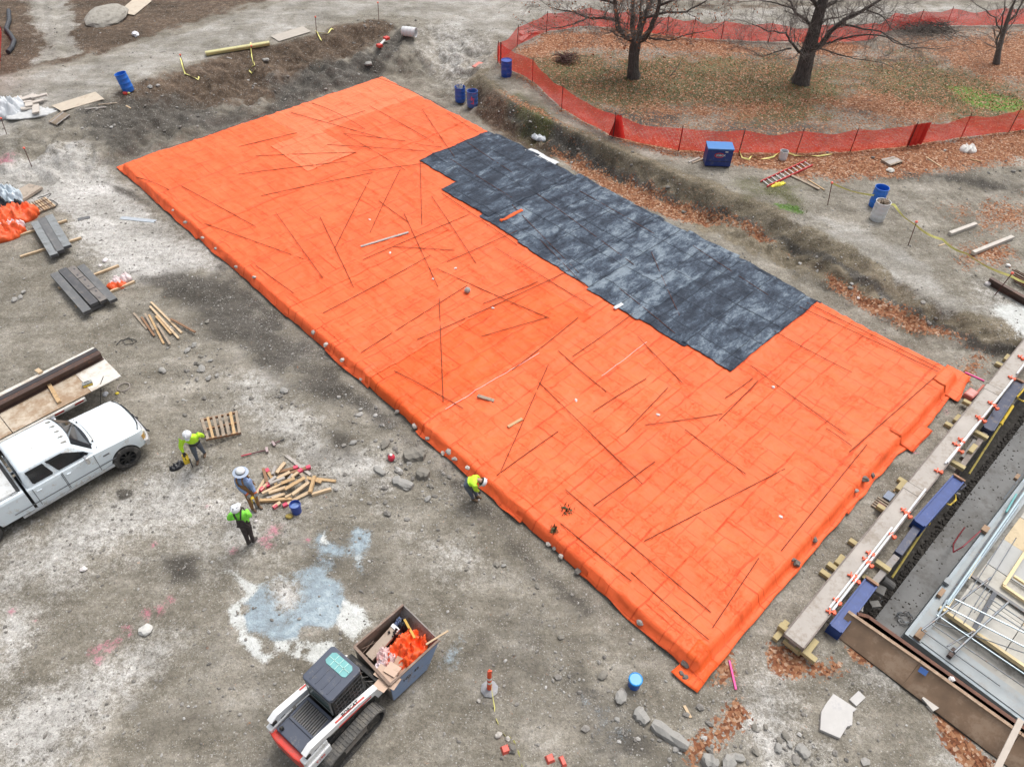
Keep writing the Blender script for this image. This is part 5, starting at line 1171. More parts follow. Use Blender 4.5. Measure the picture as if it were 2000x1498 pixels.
# greenhouse
zb_, zr = 1.265, 1.87
lo4 = [V((-.80, -.925, zb_)), V((-.80, .925, zb_)), V((-3.14, .925, zb_)), V((-3.14, -.925, zb_))]
hi4 = [V((-1.40, -.77, zr)), V((-1.40, .77, zr)), V((-3.06, .78, zr)), V((-3.06, -.78, zr))]
mid = lambda q, z, k: [V((p.x * 1.0, p.y, z)) for p in q]
def ringxy(x0, x1, w, z, rnd=.10, bow=.1, n=5):
    pts = []
    ys = np.linspace(-w + rnd, w - rnd, 9)
    for y in ys: pts.append((x0 + bow * (1 - (y / w) ** 2), y, z))
    for k in range(1, n): a = k / n * math.pi / 2; pts.append((x0 - rnd + rnd * math.cos(a), w - rnd + rnd * math.sin(a), z))
    pts += [(x0 - rnd - (x0 - x1 - 2 * rnd) * q, w, z) for q in (.33, .66)]
    for k in range(0, n + 1): a = k / n * math.pi / 2; pts.append((x1 + rnd - rnd * math.sin(a), w - rnd + rnd * math.cos(a), z))
    m = [(x, -y, z) for x, y, z in reversed(pts[9:])]
    return pts + m
cab = MB().loft([ringxy(-.82, -3.15, .935, zb_ - .02, .1, .09), ringxy(-.84, -3.14, .93, zb_ + .02, .1, .09), ringxy(-1.36, -3.08, .80, zr - .05, .12, .12), ringxy(-1.44, -3.04, .76, zr - .01, .12, .1), ringxy(-1.56, -2.94, .66, zr + .025, .12, .08)])
cab.build('cab', white_p, tr, smooth=True)
mb = MB()
for y in np.linspace(-.55, .55, 9): mb.bar((-1.62, y, zr + .024), (-2.92, y, zr + .024), .03, .014)
mb.build('roof_ridges', white_p, tr, bevel=.003)
lamp_m = M('roof_lamp', (.30, .29, .26), .4, .15)
for y in (-.56, -.29, 0, .29, .56): MB().box((-1.47 + .04 * (1 - (y / .7) ** 2), y, zr + .022), (.20, .06, .05), None, 0, .6).build('marker_lamp', lamp_m, tr, bevel=.012)
def face_pt(q, u, v, off=.0):
    a, b, c, d = q
    p = (a * (1 - u) + b * u) * (1 - v) + (d * (1 - u) + c * u) * v
    n = (b - a).cross(d - a).normalized()
    return p + n * off
def window(name, q, poly, mat, off=.012, th=.012, bow=0.0, parent=None):
    n = len(poly); vs = [face_pt(q, u, v, off) + V((bow * (1 - (2 * u - 1) ** 2), 0, 0)) for u, v in poly] + [face_pt(q, u, v, off - th) + V((bow * (1 - (2 * u - 1) ** 2), 0, 0)) for u, v in poly]
    mb = MB().add(vs, [tuple(range(n)), tuple(range(2 * n - 1, n - 1, -1))] + [(i, n + i, n + (i + 1) % n, (i + 1) % n) for i in range(n)])
    return mb.build(name, mat, tr if parent is None else parent)
RS = [V((-3.14, -.93, zb_ + .02)), V((-.84, -.93, zb_ + .02)), V((-1.36, -.80, zr - .05)), V((-3.08, -.80, zr - .05))]   # right side
LS = [V((-.84, .93, zb_ + .02)), V((-3.14, .93, zb_ + .02)), V((-3.08, .80, zr - .05)), V((-1.36, .80, zr - .05))]
WS = [V((-.84, -.90, zb_ + .02)), V((-.84, .90, zb_ + .02)), V((-1.36, .77, zr - .05)), V((-1.36, -.77, zr - .05))]
wpoly = [(u, .06) for u in np.linspace(.05, .95, 11)] + [(u, .97) for u in np.linspace(.94, .06, 11)]
window('windscreen', WS, wpoly, glass_d, .03, .03, .150)
rnd4 = lambda u0, v0, u1, v1, r=.02, rv=.09: [(u0 + r, v0), (u1 - r, v0), (u1, v0 + rv), (u1, v1 - rv), (u1 - r, v1), (u0 + r, v1), (u0, v1 - rv), (u0, v0 + rv)]
window('rear_side_window', RS, rnd4(.10, .07, .41, .88), glass_d); window('front_side_window', RS, [(.49, .07), (.92, .07), (.955, .12), (.955, .35), (.80, .88), (.50, .88), (.48, .8), (.48, .14)], glass_d)
window('rear_side_window', LS, rnd4(.59, .07, .90, .88), glass_d); window('front_side_window', LS, [(.08, .07), (.51, .07), (.52, .14), (.52, .8), (.50, .88), (.20, .88), (.045, .35), (.045, .12)], glass_d)
vis = M('window_visor', (.02, .022, .025), .3)
window('window_visor', RS, [(.09, .80), (.42, .80), (.42, .95), (.09, .95)], vis, .05, .03); window('window_visor', RS, [(.47, .82), (.82, .82), (.78, .95), (.47, .95)], vis, .05, .03)
RW = [V((-3.15, .8, zb_ + .02)), V((-3.15, -.8, zb_ + .02)), V((-3.08, -.7, zr - .05)), V((-3.08, .7, zr - .05))]
window('rear_window', RW, rnd4(.05, .1, .95, .9), glass_d, .02)
for s in (-1, 1):
    y = s * 1.006
    for x0, x1, nm in ((-.92, -2.02, 'front_door'), (-2.06, -3.02, 'rear_door')):
        prof = [(.53, .985), (.60, 1.0), (.86, 1.006), (1.13, .996), (1.235, .976)]
        secs = []
        for x in (x0 - .012, x1 + .012): secs.append([(x, s * (w + .008), z) for z, w in prof] + [(x, s * (w - .02), z) for z, w in reversed(prof)])
        dm = MB().loft(secs if s < 0 else secs[::-1]).build(nm, white_p, tr)
        MB().box((x1 + .17, s * 1.018, 1.09), (.15, .03, .035)).build('handle', white_p, dm, bevel=.006)
        for x in (x0, x1): MB().box((x, s * 1.004, .88), (.016, .012, .70)).build('door_gap', seam_m, tr)
    MB().box((-1.0, s * 1.02, .70), (4.1 - .2, .012, .028)).build('side_moulding', M('moulding', (.16, .17, .18), .5), tr).location = (-.9, 0, 0)
    MB().box((-.56, s * 1.008, 1.0), (.22, .012, .05)).build('badge', M('badge_dark', (.12, .125, .13), .4), tr, bevel=.004)
    mr = bpy.data.objects.new('mirror', None); COL.objects.link(mr); mr.parent = tr; mr.location = (-1.18, s * 1.13, 1.33)
    MB().box((0, 0, 0), (.11, .2, .26)).build('mirror_shell', chrome, mr, bevel=.04); MB().bar((0, -s * .18, -.08), (0, 0, -.05), .03, .03).build('mirror_arm', black_p, mr)
    MB().box((-2.0, s * .965, .42), (3.4, .07, .1)).build('sill', M('sill_white', (.5, .52, .53), .5, dirt=(.3, .28, .25)), tr, bevel=.01)
# bonnet seams, cowl and wipers
mb = MB()
for s in (-1, 1): mb.bar((-.70, s * .80, 1.268), (.72, s * .74, 1.188), .012, .012)
mb.build('bonnet_seam', M('soft_seam', (.36, .38, .39), .7), tr)
arc = [V((-.70 + .10 * (1 - (y / .9) ** 2), y, 1.303 - .035 * (abs(y) / .88) ** 2)) for y in np.linspace(-.86, .86, 13)]
MB().tube(arc, .008, 4).build('bonnet_rear_seam', seam_m, tr)
for y in (-.62, .1): MB().bar((-.74, y, 1.31), (-.86, y + .42, 1.36), .02, .02).build('wiper', black_p, tr)
MB().box((-.66, .62, 1.31), (.05, .05, .03)).build('washer_jet', black_p, tr); MB().box((-.66, -.5, 1.31), (.05, .05, .03)).build('washer_jet', black_p, tr)
arc = [V((.96 - .26 * (abs(y) / .95) ** 2.6, y, 1.10 + .05 * (abs(y) / .95) ** 2)) for y in np.linspace(-.88, .88, 17)]
mb = MB(); 
for a, b in zip(arc[:-1], arc[1:]): mb.bar(a, b + (b - a) * .06, .03, .10)
mb.build('bonnet_guard', M('bonnet_guard', (.015, .018, .024), .15), tr)
MB().box((.925, 0, .82), (.05, 1.22, .34)).build('grille', black_p, tr)
mb = MB()
for k in range(4): mb.box((.955, 0, .70 + k * .08), (.02, 1.2, .02))
mb.build('grille_bars', chrome, tr)
lens = M('headlamp_lens', (.62, .58, .48), .15, .1, 9)
for s in (-1, 1):
    MB().box((.86, s * .74, .86), (.08, .28, .26), (0, 0, -s * .5)).build('headlamp', lens, tr, bevel=.02)
    MB().box((.80, s * .90, .84), (.14, .1, .22), (0, 0, -s * .5)).build('side_lamp', M('amber_lens', (.55, .33, .10), .3), tr, bevel=.02)
secs = []
for y in np.linspace(-1.0, 1.0, 15):
    x = 1.06 - .16 * abs(y) ** 3
    secs.append([(x - .10, y, .48), (x, y, .46), (x + .04, y, .58), (x + .01, y, .70), (x - .12, y, .71)])
MB().loft(secs).build('front_bumper', chrome_w := M('bumper_chrome', (.66, .66, .67), .3, .06, 4, .6), tr, smooth=True)
MB().box((1.10, 0, .59), (.05, 1.0, .07)).build('bumper_strip', black_p, tr, bevel=.01)
for s in (-1, 1): MB().bar((1.13, s * .40, .50), (1.2, s * .40, .42), .05, .05).build('tow_hook', black_p, tr)
rim_b = M('black_rim', (.03, .031, .033), .35, .3, 9, .3)
for s in (-1, 1):
    wheel('wheel', tr, (0, s * .89, .43), .43, .28, s, rim_b); wheel('wheel', tr, (-4.27, s * .89, .43), .43, .28, s, rim_b)
# the cab is short for this wheelbase: squeeze everything but the wheels
for o in list(tr.children):
    if o.name.startswith('wheel') and o.type == 'EMPTY': continue
    if o.type == 'MESH':
        for v in o.data.vertices: v.co.x *= .87
        o.location.x *= .87
        for c in o.children:
            if c.type == 'MESH':
                for v in c.data.vertices: v.co.x *= .87
    else: o.location.x *= .87
bed = MB()
for s in (-1, 1):
    secs = [[(x, s * 1.0, .5), (x, s * 1.006, .86), (x, s * .99, 1.22), (x, s * .96, 1.29), (x, s * .84, 1.29), (x, s * .82, 1.2), (x, s * .82, .55)] for x in (-2.84, -5.62)]
    bed.loft(secs if s < 0 else secs[::-1])
bed.box((-2.87, 0, .95), (.06, 1.64, .62)); bed.box((-5.58, 0, .92), (.07, 1.7, .68))
bo = bed.build('load_bed', white_p, tr)
cuts = []
for s in (-1, 1):
    c = MB().lathe([(.0, -.16), (.52, -.16), (.52, .16), (.0, .16)], 32, c=(-4.27, s * 1.02, .40), ax=(0, 1, 0)).build('cutter'); c.parent = tr; cuts.append(c)
bpy.context.view_layer.update(); boolean_cut(bo, cuts)
MB().box((-4.23, 0, .66), (2.7, 1.64, .06)).build('bed_floor', M('bed_liner', (.10, .10, .105), .7, .3, 5, dirt=(.25, .24, .22)), tr)
MB().box((-4.2, 0, 1.30), (2.46, 1.60, .05)).build('bed_cover', M('bed_cover', (.60, .62, .62), .5, .06, 3, dirt=(.42, .42, .4), dscale=2), tr, bevel=.02)
mb = MB()
for x in (-3.06, -4.1): mb.box((x, -.86, 1.30), (.2, .05, .03))
mb.box((-4.2, -.835, 1.30), (2.2, .05, .03)); mb.build('bed_rail', M('bed_rail', (.35, .36, .36), .5), tr)
MB().box((-2.93, 0, 1.30), (.1, 1.7, .06)).build('bed_bar', black_p, tr)
MB().box((-5.75, 0, .55), (.16, 1.9, .18)).build('rear_bumper', chrome_w, tr, bevel=.02)
MB().box((-2.5, 0, .47), (6.2, 1.2, .2)).build('chassis', seam_m, tr)
# ---------------- flat trailer with rusty beams
zD = .78
dA, dB = PZ(182, 678, zD), PZ(231, 738, zD)
tdir = V((math.cos(R(47.8)), math.sin(R(47.8)), 0)); tn = V((tdir.y, -tdir.x, 0))
tw = (dB - dA).dot(tn)
tl = thing('flat_trailer', 'low flat trailer with stained plywood deck and red-striped side', 'trailer', (dA.x, dA.y, 0)); t0 = tl.location.copy()
def TL(a, b, z): q = tdir * (-a) + tn * b; return V((q.x, q.y, z))
ply_m = M('stained_ply', (.50, .43, .34), .8, .2, 1.6, dirt=(.27, .17, .095), dirt_amt=1.1, dscale=1.0, bump=.1)
pw_m = M('white_ply', (.64, .61, .56), .8, .14, 2.2, dirt=(.46, .39, .31), dirt_amt=.6, dscale=2)
offs = [(-.0, 1.0, pw_m), (1.0, 3.42, ply_m), (3.43, 5.85, ply_m), (5.86, 8.0, ply_m)]
for a0, a1, m in offs:
    mb = MB(); mb.bar(TL(a0 + .006, tw * .62, zD - .012), TL(a1 - .006, tw * .62, zD - .012), tw * .74, .024); mb.build('deck_sheet', m, tl)
mb = MB(); mb.bar(TL(.0, tw * .12, zD - .012), TL(8, tw * .12, zD - .012), tw * .245, .024); mb.build('deck_plank', pw_m, tl)
MB().bar(TL(1.25, tw * 1.02, zD - .10), TL(8, tw * 1.02, zD - .085), .09, .12).build('side_rail', M('rail_white', (.55, .54, .50), .6, .12, 4, dirt=(.35, .32, .28), dscale=3), tl)
MB().bar(TL(1.5, .06, zD - .10), TL(8, .06, zD - .10), .05, .13).build('side_rail', M('rail_white'  , (.55, .54, .5)), tl)
red_m = M('red_reflector', (.30, .025, .02), .5, .15, 8); wht = M('white_reflector', (.72, .72, .7), .5)
for k in range(10):
    a = 1.33 + k * .62
    MB().bar(TL(a, tw * 1.02 + .048, zD - .085), TL(a + .28, tw * 1.02 + .048, zD - .085), .008, .055).build('red_stripe', red_m, tl)
    MB().bar(TL(a + .29, tw * 1.02 + .048, zD - .085), TL(a + .60, tw * 1.02 + .048, zD - .085), .006, .05).build('white_stripe', wht, tl)
for b in (.25, .8): MB().bar(TL(1.3, tw * b, zD - .16), TL(8, tw * b, zD - .16), .1, .14).build('chassis_rail', black_p, tl)
for b in (0.1, .95):
    for a in (4.4, 5.3):
        wheel('wheel', tl, TL(a, tw * b, .33), .33, .22, -1, rim_b).rotation_euler = (0, 0, R(47.8))
MB().bar(TL(-.0, tw * .5, .45), TL(1.5, tw * .5, .55), .1, .1).build('drawbar', black_p, tl)
def ibeam(mb, A, B, w, h, t, mi=0):
    mb.bar(A + V((0, 0, h / 2 - t / 2)), B + V((0, 0, h / 2 - t / 2)), w, t); mb.bar(A - V((0, 0, h / 2 - t / 2)), B - V((0, 0, h / 2 - t / 2)), w, t); mb.bar(A, B, t, h - 2 * t); return mb
steel_b = M('brown_beam', (.085, .052, .042), .55, .28, 4, .25, dirt=(.15, .075, .05), dirt_amt=.5, dscale=3); steel_b2 = M('dark_beam', (.05, .045, .048), .5, .28, 4, .3, dirt=(.10, .07, .06), dscale=3)
A1, B1 = PZ(188, 682, 1.0), PZ(-30, 793, 1.0); bd = (B1 - A1).normalized(); bn = V((bd.y, -bd.x, 0)); bn = -bn if bn.dot(tn) < 0 else bn
for off, w, h, m, lb in ((.08, .19, .28, steel_b2, 'dark steel beam on the trailer deck, the one away from the pickup'), (.29, .20, .28, steel_b, 'brown rusty steel beam on the trailer deck, the one nearer the pickup')):
    A = A1 + bn * off; B = A + bd * 6.6; A.z = B.z = zD + h / 2 + .002; c0 = (A + B) / 2
    ibeam(MB(), A - c0, B - c0, w, h, .022).build('steel_beam', m, bevel=.004, loc=c0); tag(COL.objects[-1] if False else bpy.data.objects[[o.name for o in bpy.data.objects if o.name.startswith('steel_beam')][-1]], lb, 'steel beam', 'steel beams on the trailer')
pxbar('timber', (93, 746), (116, 786), zD + .045, .12, .085, WOODS['tan'], 'tan timber lying across the trailer deck', 'timber')
pxbar('timber', (72, 722), (80, 728), zD + .045, .14, .07, WOODS['pale'], 'pale timber end under the beams at the back of the trailer', 'timber')
q = PZ(172, 752, zD); tb = thing('tool_case', 'small grey and yellow tool case on the trailer deck', 'tool case', q, R(35))
MB().box((0, 0, .06), (.30, .14, .12)).build('case', M('case_grey', (.25, .26, .25), .5, .3, 20), tb, bevel=.015); MB().box((0, -.075, .04), (.28, .02, .06)).build('yellow_front', yel, tb); MB().tube([(-.06, 0, .12), (-.06, 0, .16), (.06, 0, .16), (.06, 0, .12)], .01, 5).build('handle', black_p, tb)
pts = [PZ(202, 735, zD + .02), PZ(196, 750, zD + .01), PZ(197, 758, .6), PZ(196, 790, .02), PZ(180, 805, .02), PZ(160, 815, .02)]; c0 = pts[0].copy()
tag(MB().tube([p - c0 for p in pts], .01, 5).build('cable', black_p, loc=c0), 'thin black cable hanging off the trailer onto the dirt', 'cable')
# ---------------- compact track loader
LH = R(53.3); lfw = V((math.cos(LH), math.sin(LH), 0)); llf = V((-math.sin(LH), math.cos(LH), 0))
lo = V((-4.69, 5.68, 0))
ldr = thing('track_loader', 'white compact track loader with dark cab roof and red rear bumper', 'loader', lo, LH)
lw_m = M('loader_white', (.74, .75, .75), .4, .05, 4, dirt=(.45, .43, .38), dirt_amt=.25, dscale=4); lr_m = M('loader_red', (.60, .045, .03), .4, .12, 5, dirt=(.35, .08, .06), dscale=5)
lg_m = M('loader_slate', (.055, .067, .098), .5, .12, 3, dirt=(.14, .14, .14), dirt_amt=.2, dscale=5); lk_m = M('loader_black', (.02, .02, .02), .7, .4, 8, dirt=(.14, .12, .1), dirt_amt=.5, dscale=7)
steel_w = M('worn_steel', (.24, .225, .21), .55, .25, 5, .3, dirt=(.13, .08, .055), dirt_amt=.6, dscale=4)
MB().prism([(0.0, -.50), (.03, -.60), (.16, -.60), (.16, .60), (.03, .60), (0.0, .50), (-.03, .3), (-.03, -.3)], .62, 1.02).build('bumper', lr_m, ldr, bevel=.03)
# rear deck, louvred grille
MB().box((.30, 0, .98), (.34, .84, .30)).build('rear_deck', lg_m, ldr, bevel=.02)
gr = MB().prism([(.46, -.40), (1.02, -.40), (1.02, .40), (.46, .40)], .85, 1.12); go = gr.build('engine_cover', lk_m, ldr)
sl_m = M('louvre', (.15, .15, .15), .5, .2, 9, dirt=(.2, .18, .15), dscale=9)
for k in range(12):
    y = -.33 + k * .06
    MB().bar((.52, y, 1.135), (.96, y, 1.155), .028, .03, roll=.3).build('slat', sl_m, go)
mb = MB(); mb.bar((.49, -.38, 1.14), (.49, .38, 1.14), .06, .04); mb.bar((1.0, -.38, 1.16), (1.0, .38, 1.16), .06, .04); mb.bar((.49, -.375, 1.14), (1.0, -.375, 1.16), .05, .04); mb.bar((.49, .375, 1.14), (1.0, .375, 1.16), .05, .04)
mb.build('grille_frame', lg_m, go)
MB().tube([(.22, .30, 1.1), (.22, .30, 1.22), (.17, .30, 1.25)], .035, 10).build('exhaust', lk_m, ldr)
# cab
cx0, cx1, cw = 1.10, 2.0, .445
cabm = MB().loft([[(cx0, -cw, .8), (cx1 + .02, -cw, .8), (cx1 + .02, cw, .8), (cx0, cw, .8)], [(cx0 + .03, -cw, 1.9), (cx1 - .05, -cw, 1.9), (cx1 - .05, cw, 1.9), (cx0 + .03, cw, 1.9)]]).build('cab', lk_m, ldr)
rf = MB().prism([(cx0 - .02, -cw + .04), (cx0 + .03, -cw - .015), (cx1 - .06, -cw - .015), (cx1, -cw + .04), (cx1, cw - .04), (cx1 - .06, cw + .015), (cx0 + .03, cw + .015), (cx0 - .02, cw - .04)], 1.9, 2.03).build('roof', lg_m, ldr, bevel=.025)
mb = MB()
for y in (-.27, -.1, .1, .27): mb.bar((cx0 + .06, y, 2.034), (cx0 + .46, y, 2.034), .03, .016)
mb.build('roof_rib', lg_m, rf, bevel=.004)
sky_m = M('skylight', (.16, .40, .40), .15, .12, 6, spec=.6)
so_ = MB().prism([(cx0 + .52, -.25), (cx0 + .56, -.32), (cx0 + .76, -.32), (cx0 + .82, -.25), (cx0 + .82, .25), (cx0 + .76, .32), (cx0 + .56, .32), (cx0 + .52, .25)], 2.025, 2.045).build('skylight', sky_m, ldr)
mb = MB()
for y in (-.145, 0, .145): mb.bar((cx0 + .53, y, 2.05), (cx0 + .81, y, 2.05), .018, .012)
mb.bar((cx0 + .67, -.31, 2.05), (cx0 + .67, .31, 2.05), .018, .012); mb.build('skylight_grid', M('skylight_grid', (.34, .58, .54), .4), so_)
MB().box((cx0 - .005, 0, 1.55), (.03, .70, .52)).build('rear_window', M('green_glass', (.07, .10, .085), .1, .2), ldr); 
mb = MB()
for y in (-.37, .37): mb.bar((cx0 - .02, y, 1.25), (cx0 - .0, y, 1.88), .04, .03)
mb.bar((cx0 - .01, -.37, 1.27), (cx0 - .01, .37, 1.27), .03, .04); mb.bar((cx0 - .01, -.37, 1.85), (cx0 - .01, .37, 1.85), .03, .04); mb.build('window_frame', M('window_frame', (.16, .17, .17), .5), ldr)
for s in (-1, 1):
    mb = MB()
    for k in range(9): mb.bar((cx0 + .10 + k * .09, s * (cw + .012), 1.1), (cx0 + .10 + k * .09, s * (cw + .012), 1.82), .025, .014)
    for k in range(5): mb.bar((cx0 + .06, s * (cw + .018), 1.14 + k * .165), (cx1 - .1, s * (cw + .018), 1.14 + k * .165), .014, .02)
    mb.build('side_screen', M('side_screen', (.05, .053, .056), .5), ldr)
MB().box((cx1 + .0, 0, 1.4), (.03, .74, .8)).build('front_window', glass_d, ldr)
# lift arms and uprights
for s in (-1, 1):
    y = s * .55
    up = MB().prism([(.02, y - .085), (.66, y - .085), (.66, y + .085), (.02, y + .085)], .72, 1.14).build('upright', lw_m, ldr, bevel=.03)
    prof = [(.10, 1.36), (.30, 1.46), (.62, 1.40), (1.6, 1.18), (2.15, .98), (2.34, .74), (2.26, .52), (2.12, .52), (2.05, .80), (1.5, 1.00), (.55, 1.22), (.22, 1.22)]
    n = len(prof); vs = [(x, y - .075, z) for x, z in prof] + [(x, y + .075, z) for x, z in prof]
    am = MB().add(vs, [tuple(range(n)), tuple(range(2 * n - 1, n - 1, -1))] + [(i, n + i, n + (i + 1) % n, (i + 1) % n) for i in range(n)]).build('lift_arm', lw_m, ldr, bevel=.012)
    MB().tube([(.18, y - .1, 1.32), (.18, y + .1, 1.32)], .05, 12).build('pivot_pin', lk_m, am)
    for px_ in (.34, .12): MB().prism([(px_, y - .05), (px_ + .12, y - .05), (px_ + .06, y + .05), (px_, y + .05)], 1.139, 1.15).build('opening', lk_m, ldr)
    MB().bar((1.0, y + s * .0765, 1.115), (1.95, y + s * .0765, .94), .006, .06).build('red_stripe', lr_m, am)
    MB().bar((.98, y + .03 * s, 1.335), (1.80, y + .03 * s, 1.125), .035, .012).build('red_stripe', lr_m, am)
    if s < 0:
        tx = text_mesh('lettering', 'BOBCAT', .12, lk_m, am, (1.40, y - .012, 1.237), (0, R(13.5), 0), .003, .25)
        tx.rotation_euler = Euler((0, R(13.5), 0)); 
    MB().tube([(.75, s * .52, .95), (1.95, s * .52, .72)], .035, 8).build('lift_cylinder', chrome, ldr)
    # tracks
    y0, y1 = s * .60, s * .90
    def stad(x0, x1, z0, z1, n=10):
        r = (z1 - z0) / 2; zc_ = (z0 + z1) / 2
        return [(x1 - r + r * math.sin(a), zc_ - r * math.cos(a)) for a in np.linspace(0, math.pi, n)] + [(x0 + r - r * math.sin(a), zc_ + r * math.cos(a)) for a in np.linspace(0, math.pi, n)]
    o_ = stad(.26, 2.06, 0.0, .66); i_ = stad(.32, 2.0, .06, .60); n = len(o_)
    trk = bpy.data.objects.new('track', None); COL.objects.link(trk); trk.parent = ldr
    ya, yb = min(y0, y1), max(y0, y1)
    mb = MB().loft([[(x, ya, z) for x, z in i_], [(x, ya, z) for x, z in o_], [(x, yb, z) for x, z in o_], [(x, yb, z) for x, z in i_]], caps=False)
    Lp = 0; 
    for k in range(n):
        (xa, za), (xb, zb2) = o_[k], o_[(k + 1) % n]; L_ = math.hypot(xb - xa, zb2 - za); m_ = max(1, int(round(L_ / .09)))
        for j in range(m_):
            f = (j + .5) / m_; x, z = xa + (xb - xa) * f, za + (zb2 - za) * f; an = math.atan2(zb2 - za, xb - xa)
            for yy in (.25, .75):
                mb.box((x, ya + (yb - ya) * yy, z), (.04, (yb - ya) * .42, .035), (0, -an, 0))
    mb.build('belt', M('track_rubber', (.10, .097, .092), .9, .3, 7, dirt=(.19, .175, .15), dirt_amt=.7, dscale=5), trk)
    mb = MB()
    for x in (.56, .90, 1.22, 1.54, 1.78): mb.lathe([(.0, -.1), (.11, -.1), (.11, .1), (.0, .1)], 14, c=(x, (ya + yb) / 2, .18), ax=(0, 1, 0))
    mb.lathe([(.0, -.12), (.22, -.12), (.22, .12), (.0, .12)], 18, c=(.62, (ya + yb) / 2, .36), ax=(0, 1, 0)); mb.lathe([(.0, -.12), (.2, -.12), (.2, .12), (.0, .12)], 18, c=(1.70, (ya + yb) / 2, .34), ax=(0, 1, 0))
    mb.build('rollers', lk_m, trk); MB().box((1.16, (ya + yb) / 2, .36), (1.1, abs(yb - ya) * .7, .2)).build('track_frame', steel_w, trk)
    MB().box((.36, s * .62, .78), (.62, .12, .30)).build('rear_guard', lw_m, ldr, bevel=.03)
MB().box((1.1, 0, .55), (1.9, 1.15, .55)).build('belly', lk_m, ldr)
tx = text_mesh('model_number', 'T190', .12, lr_m, ldr, (.36, -.684, .80), (R(90), 0, 0), .002)
# coupler with hoses
mb = MB(); mb.box((2.36, 0, .55), (.10, 1.05, .55)); mb.box((2.26, -.3, .5), (.16, .2, .45)); mb.box((2.26, .3, .5), (.16, .2, .45)); mb.bar((2.3, -.52, .85), (2.3, .52, .85), .08, .08); mb.bar((2.16, -.48, .66), (2.16, .48, .66), .06, .06)
cp = mb.build('coupler', lk_m, ldr, bevel=.01)
for k in range(5):
    y = -.35 + k * .17; pts = [(2.0, y, .8), (2.1, y + .06, .98 - .03 * k), (2.22, y - .05, .92), (2.32, y + .03, .7)]
    MB().tube(pts, .016, 5).build('hose', lk_m, cp)
for y in (-.3, .3): MB().tube([(1.95, y, .55), (2.3, y, .72)], .04, 8).build('tilt_cylinder', lk_m, ldr)
# hopper bucket: open box with sloped nose
BX0, BX1, BW, BZ0, BZ1 = 2.46, 3.98, .66, .12, .98
bk_o = thing('bucket', 'open steel hopper bucket on the loader, full of site rubbish', 'bucket', lo + lfw * 0, LH) if False else None
blue_s = M('blue_grey_steel', (.22, .30, .45), .55, .15, 4, .1, dirt=(.22, .18, .15), dirt_amt=.4, dscale=4); rust_in = M('rusty_inside', (.21, .145, .11), .7, .25, 4, .1, dirt=(.30, .25, .21), dirt_amt=.6, dscale=3)
bko = bpy.data.objects.new('bucket', None); COL.objects.link(bko); bko.parent = ldr
BT = R(-6); bko.rotation_euler = (0, 0, BT); _q = V((BX0, -.14, 0)) - Matrix.Rotation(BT, 3, 'Z') @ V((BX0, 0, 0)); bko.location = _q
for s in (-1, 1):
    pr = [(BX0, BZ0), (BX1 - .45, BZ0), (BX1, BZ1), (BX0, BZ1)]; y = s * BW; vs = [(x, y - .012, z) for x, z in pr] + [(x, y + .012, z) for x, z in pr]
    MB().add(vs, [(0, 1, 2, 3), (7, 6, 5, 4)] + [(i, 4 + i, 4 + (i + 1) % 4, (i + 1) % 4) for i in range(4)]).build('side_plate', blue_s if s < 0 else rust_in, bko)
    MB().bar((BX0, y, BZ1), (BX1, y, BZ1), .05, .04).build('rim', rust_in, bko)
text_mesh('stencil', 'HD  48', .16, lk_m, bko, (3.05, -BW - .014, .62), (R(90), 0, 0), .002)
MB().box((BX0, 0, (BZ0 + BZ1) / 2), (.024, BW * 2 - .024, BZ1 - BZ0)).build('back_plate', steel_w, bko); MB().bar((BX0, -BW, BZ1), (BX0, BW, BZ1), .07, .045).build('rim', rust_in, bko)
MB().box(((BX0 + BX1 - .45) / 2, 0, BZ0), (BX1 - .45 - BX0, BW * 2 - .024, .024)).build('floor_plate', rust_in, bko)
mb = MB(); vs = [(BX1 - .45, -BW + .012, BZ0), (BX1, -BW + .012, BZ1), (BX1, BW - .012, BZ1), (BX1 - .45, BW - .012, BZ0)]; mb.add([(x - .012, y, z) for x, y, z in vs] + [(x + .012, y, z) for x, y, z in vs], [(0, 1, 2, 3), (7, 6, 5, 4), (0, 4, 5, 1), (1, 5, 6, 2), (2, 6, 7, 3), (3, 7, 4, 0)]); mb.build('front_plate', steel_w, bko)
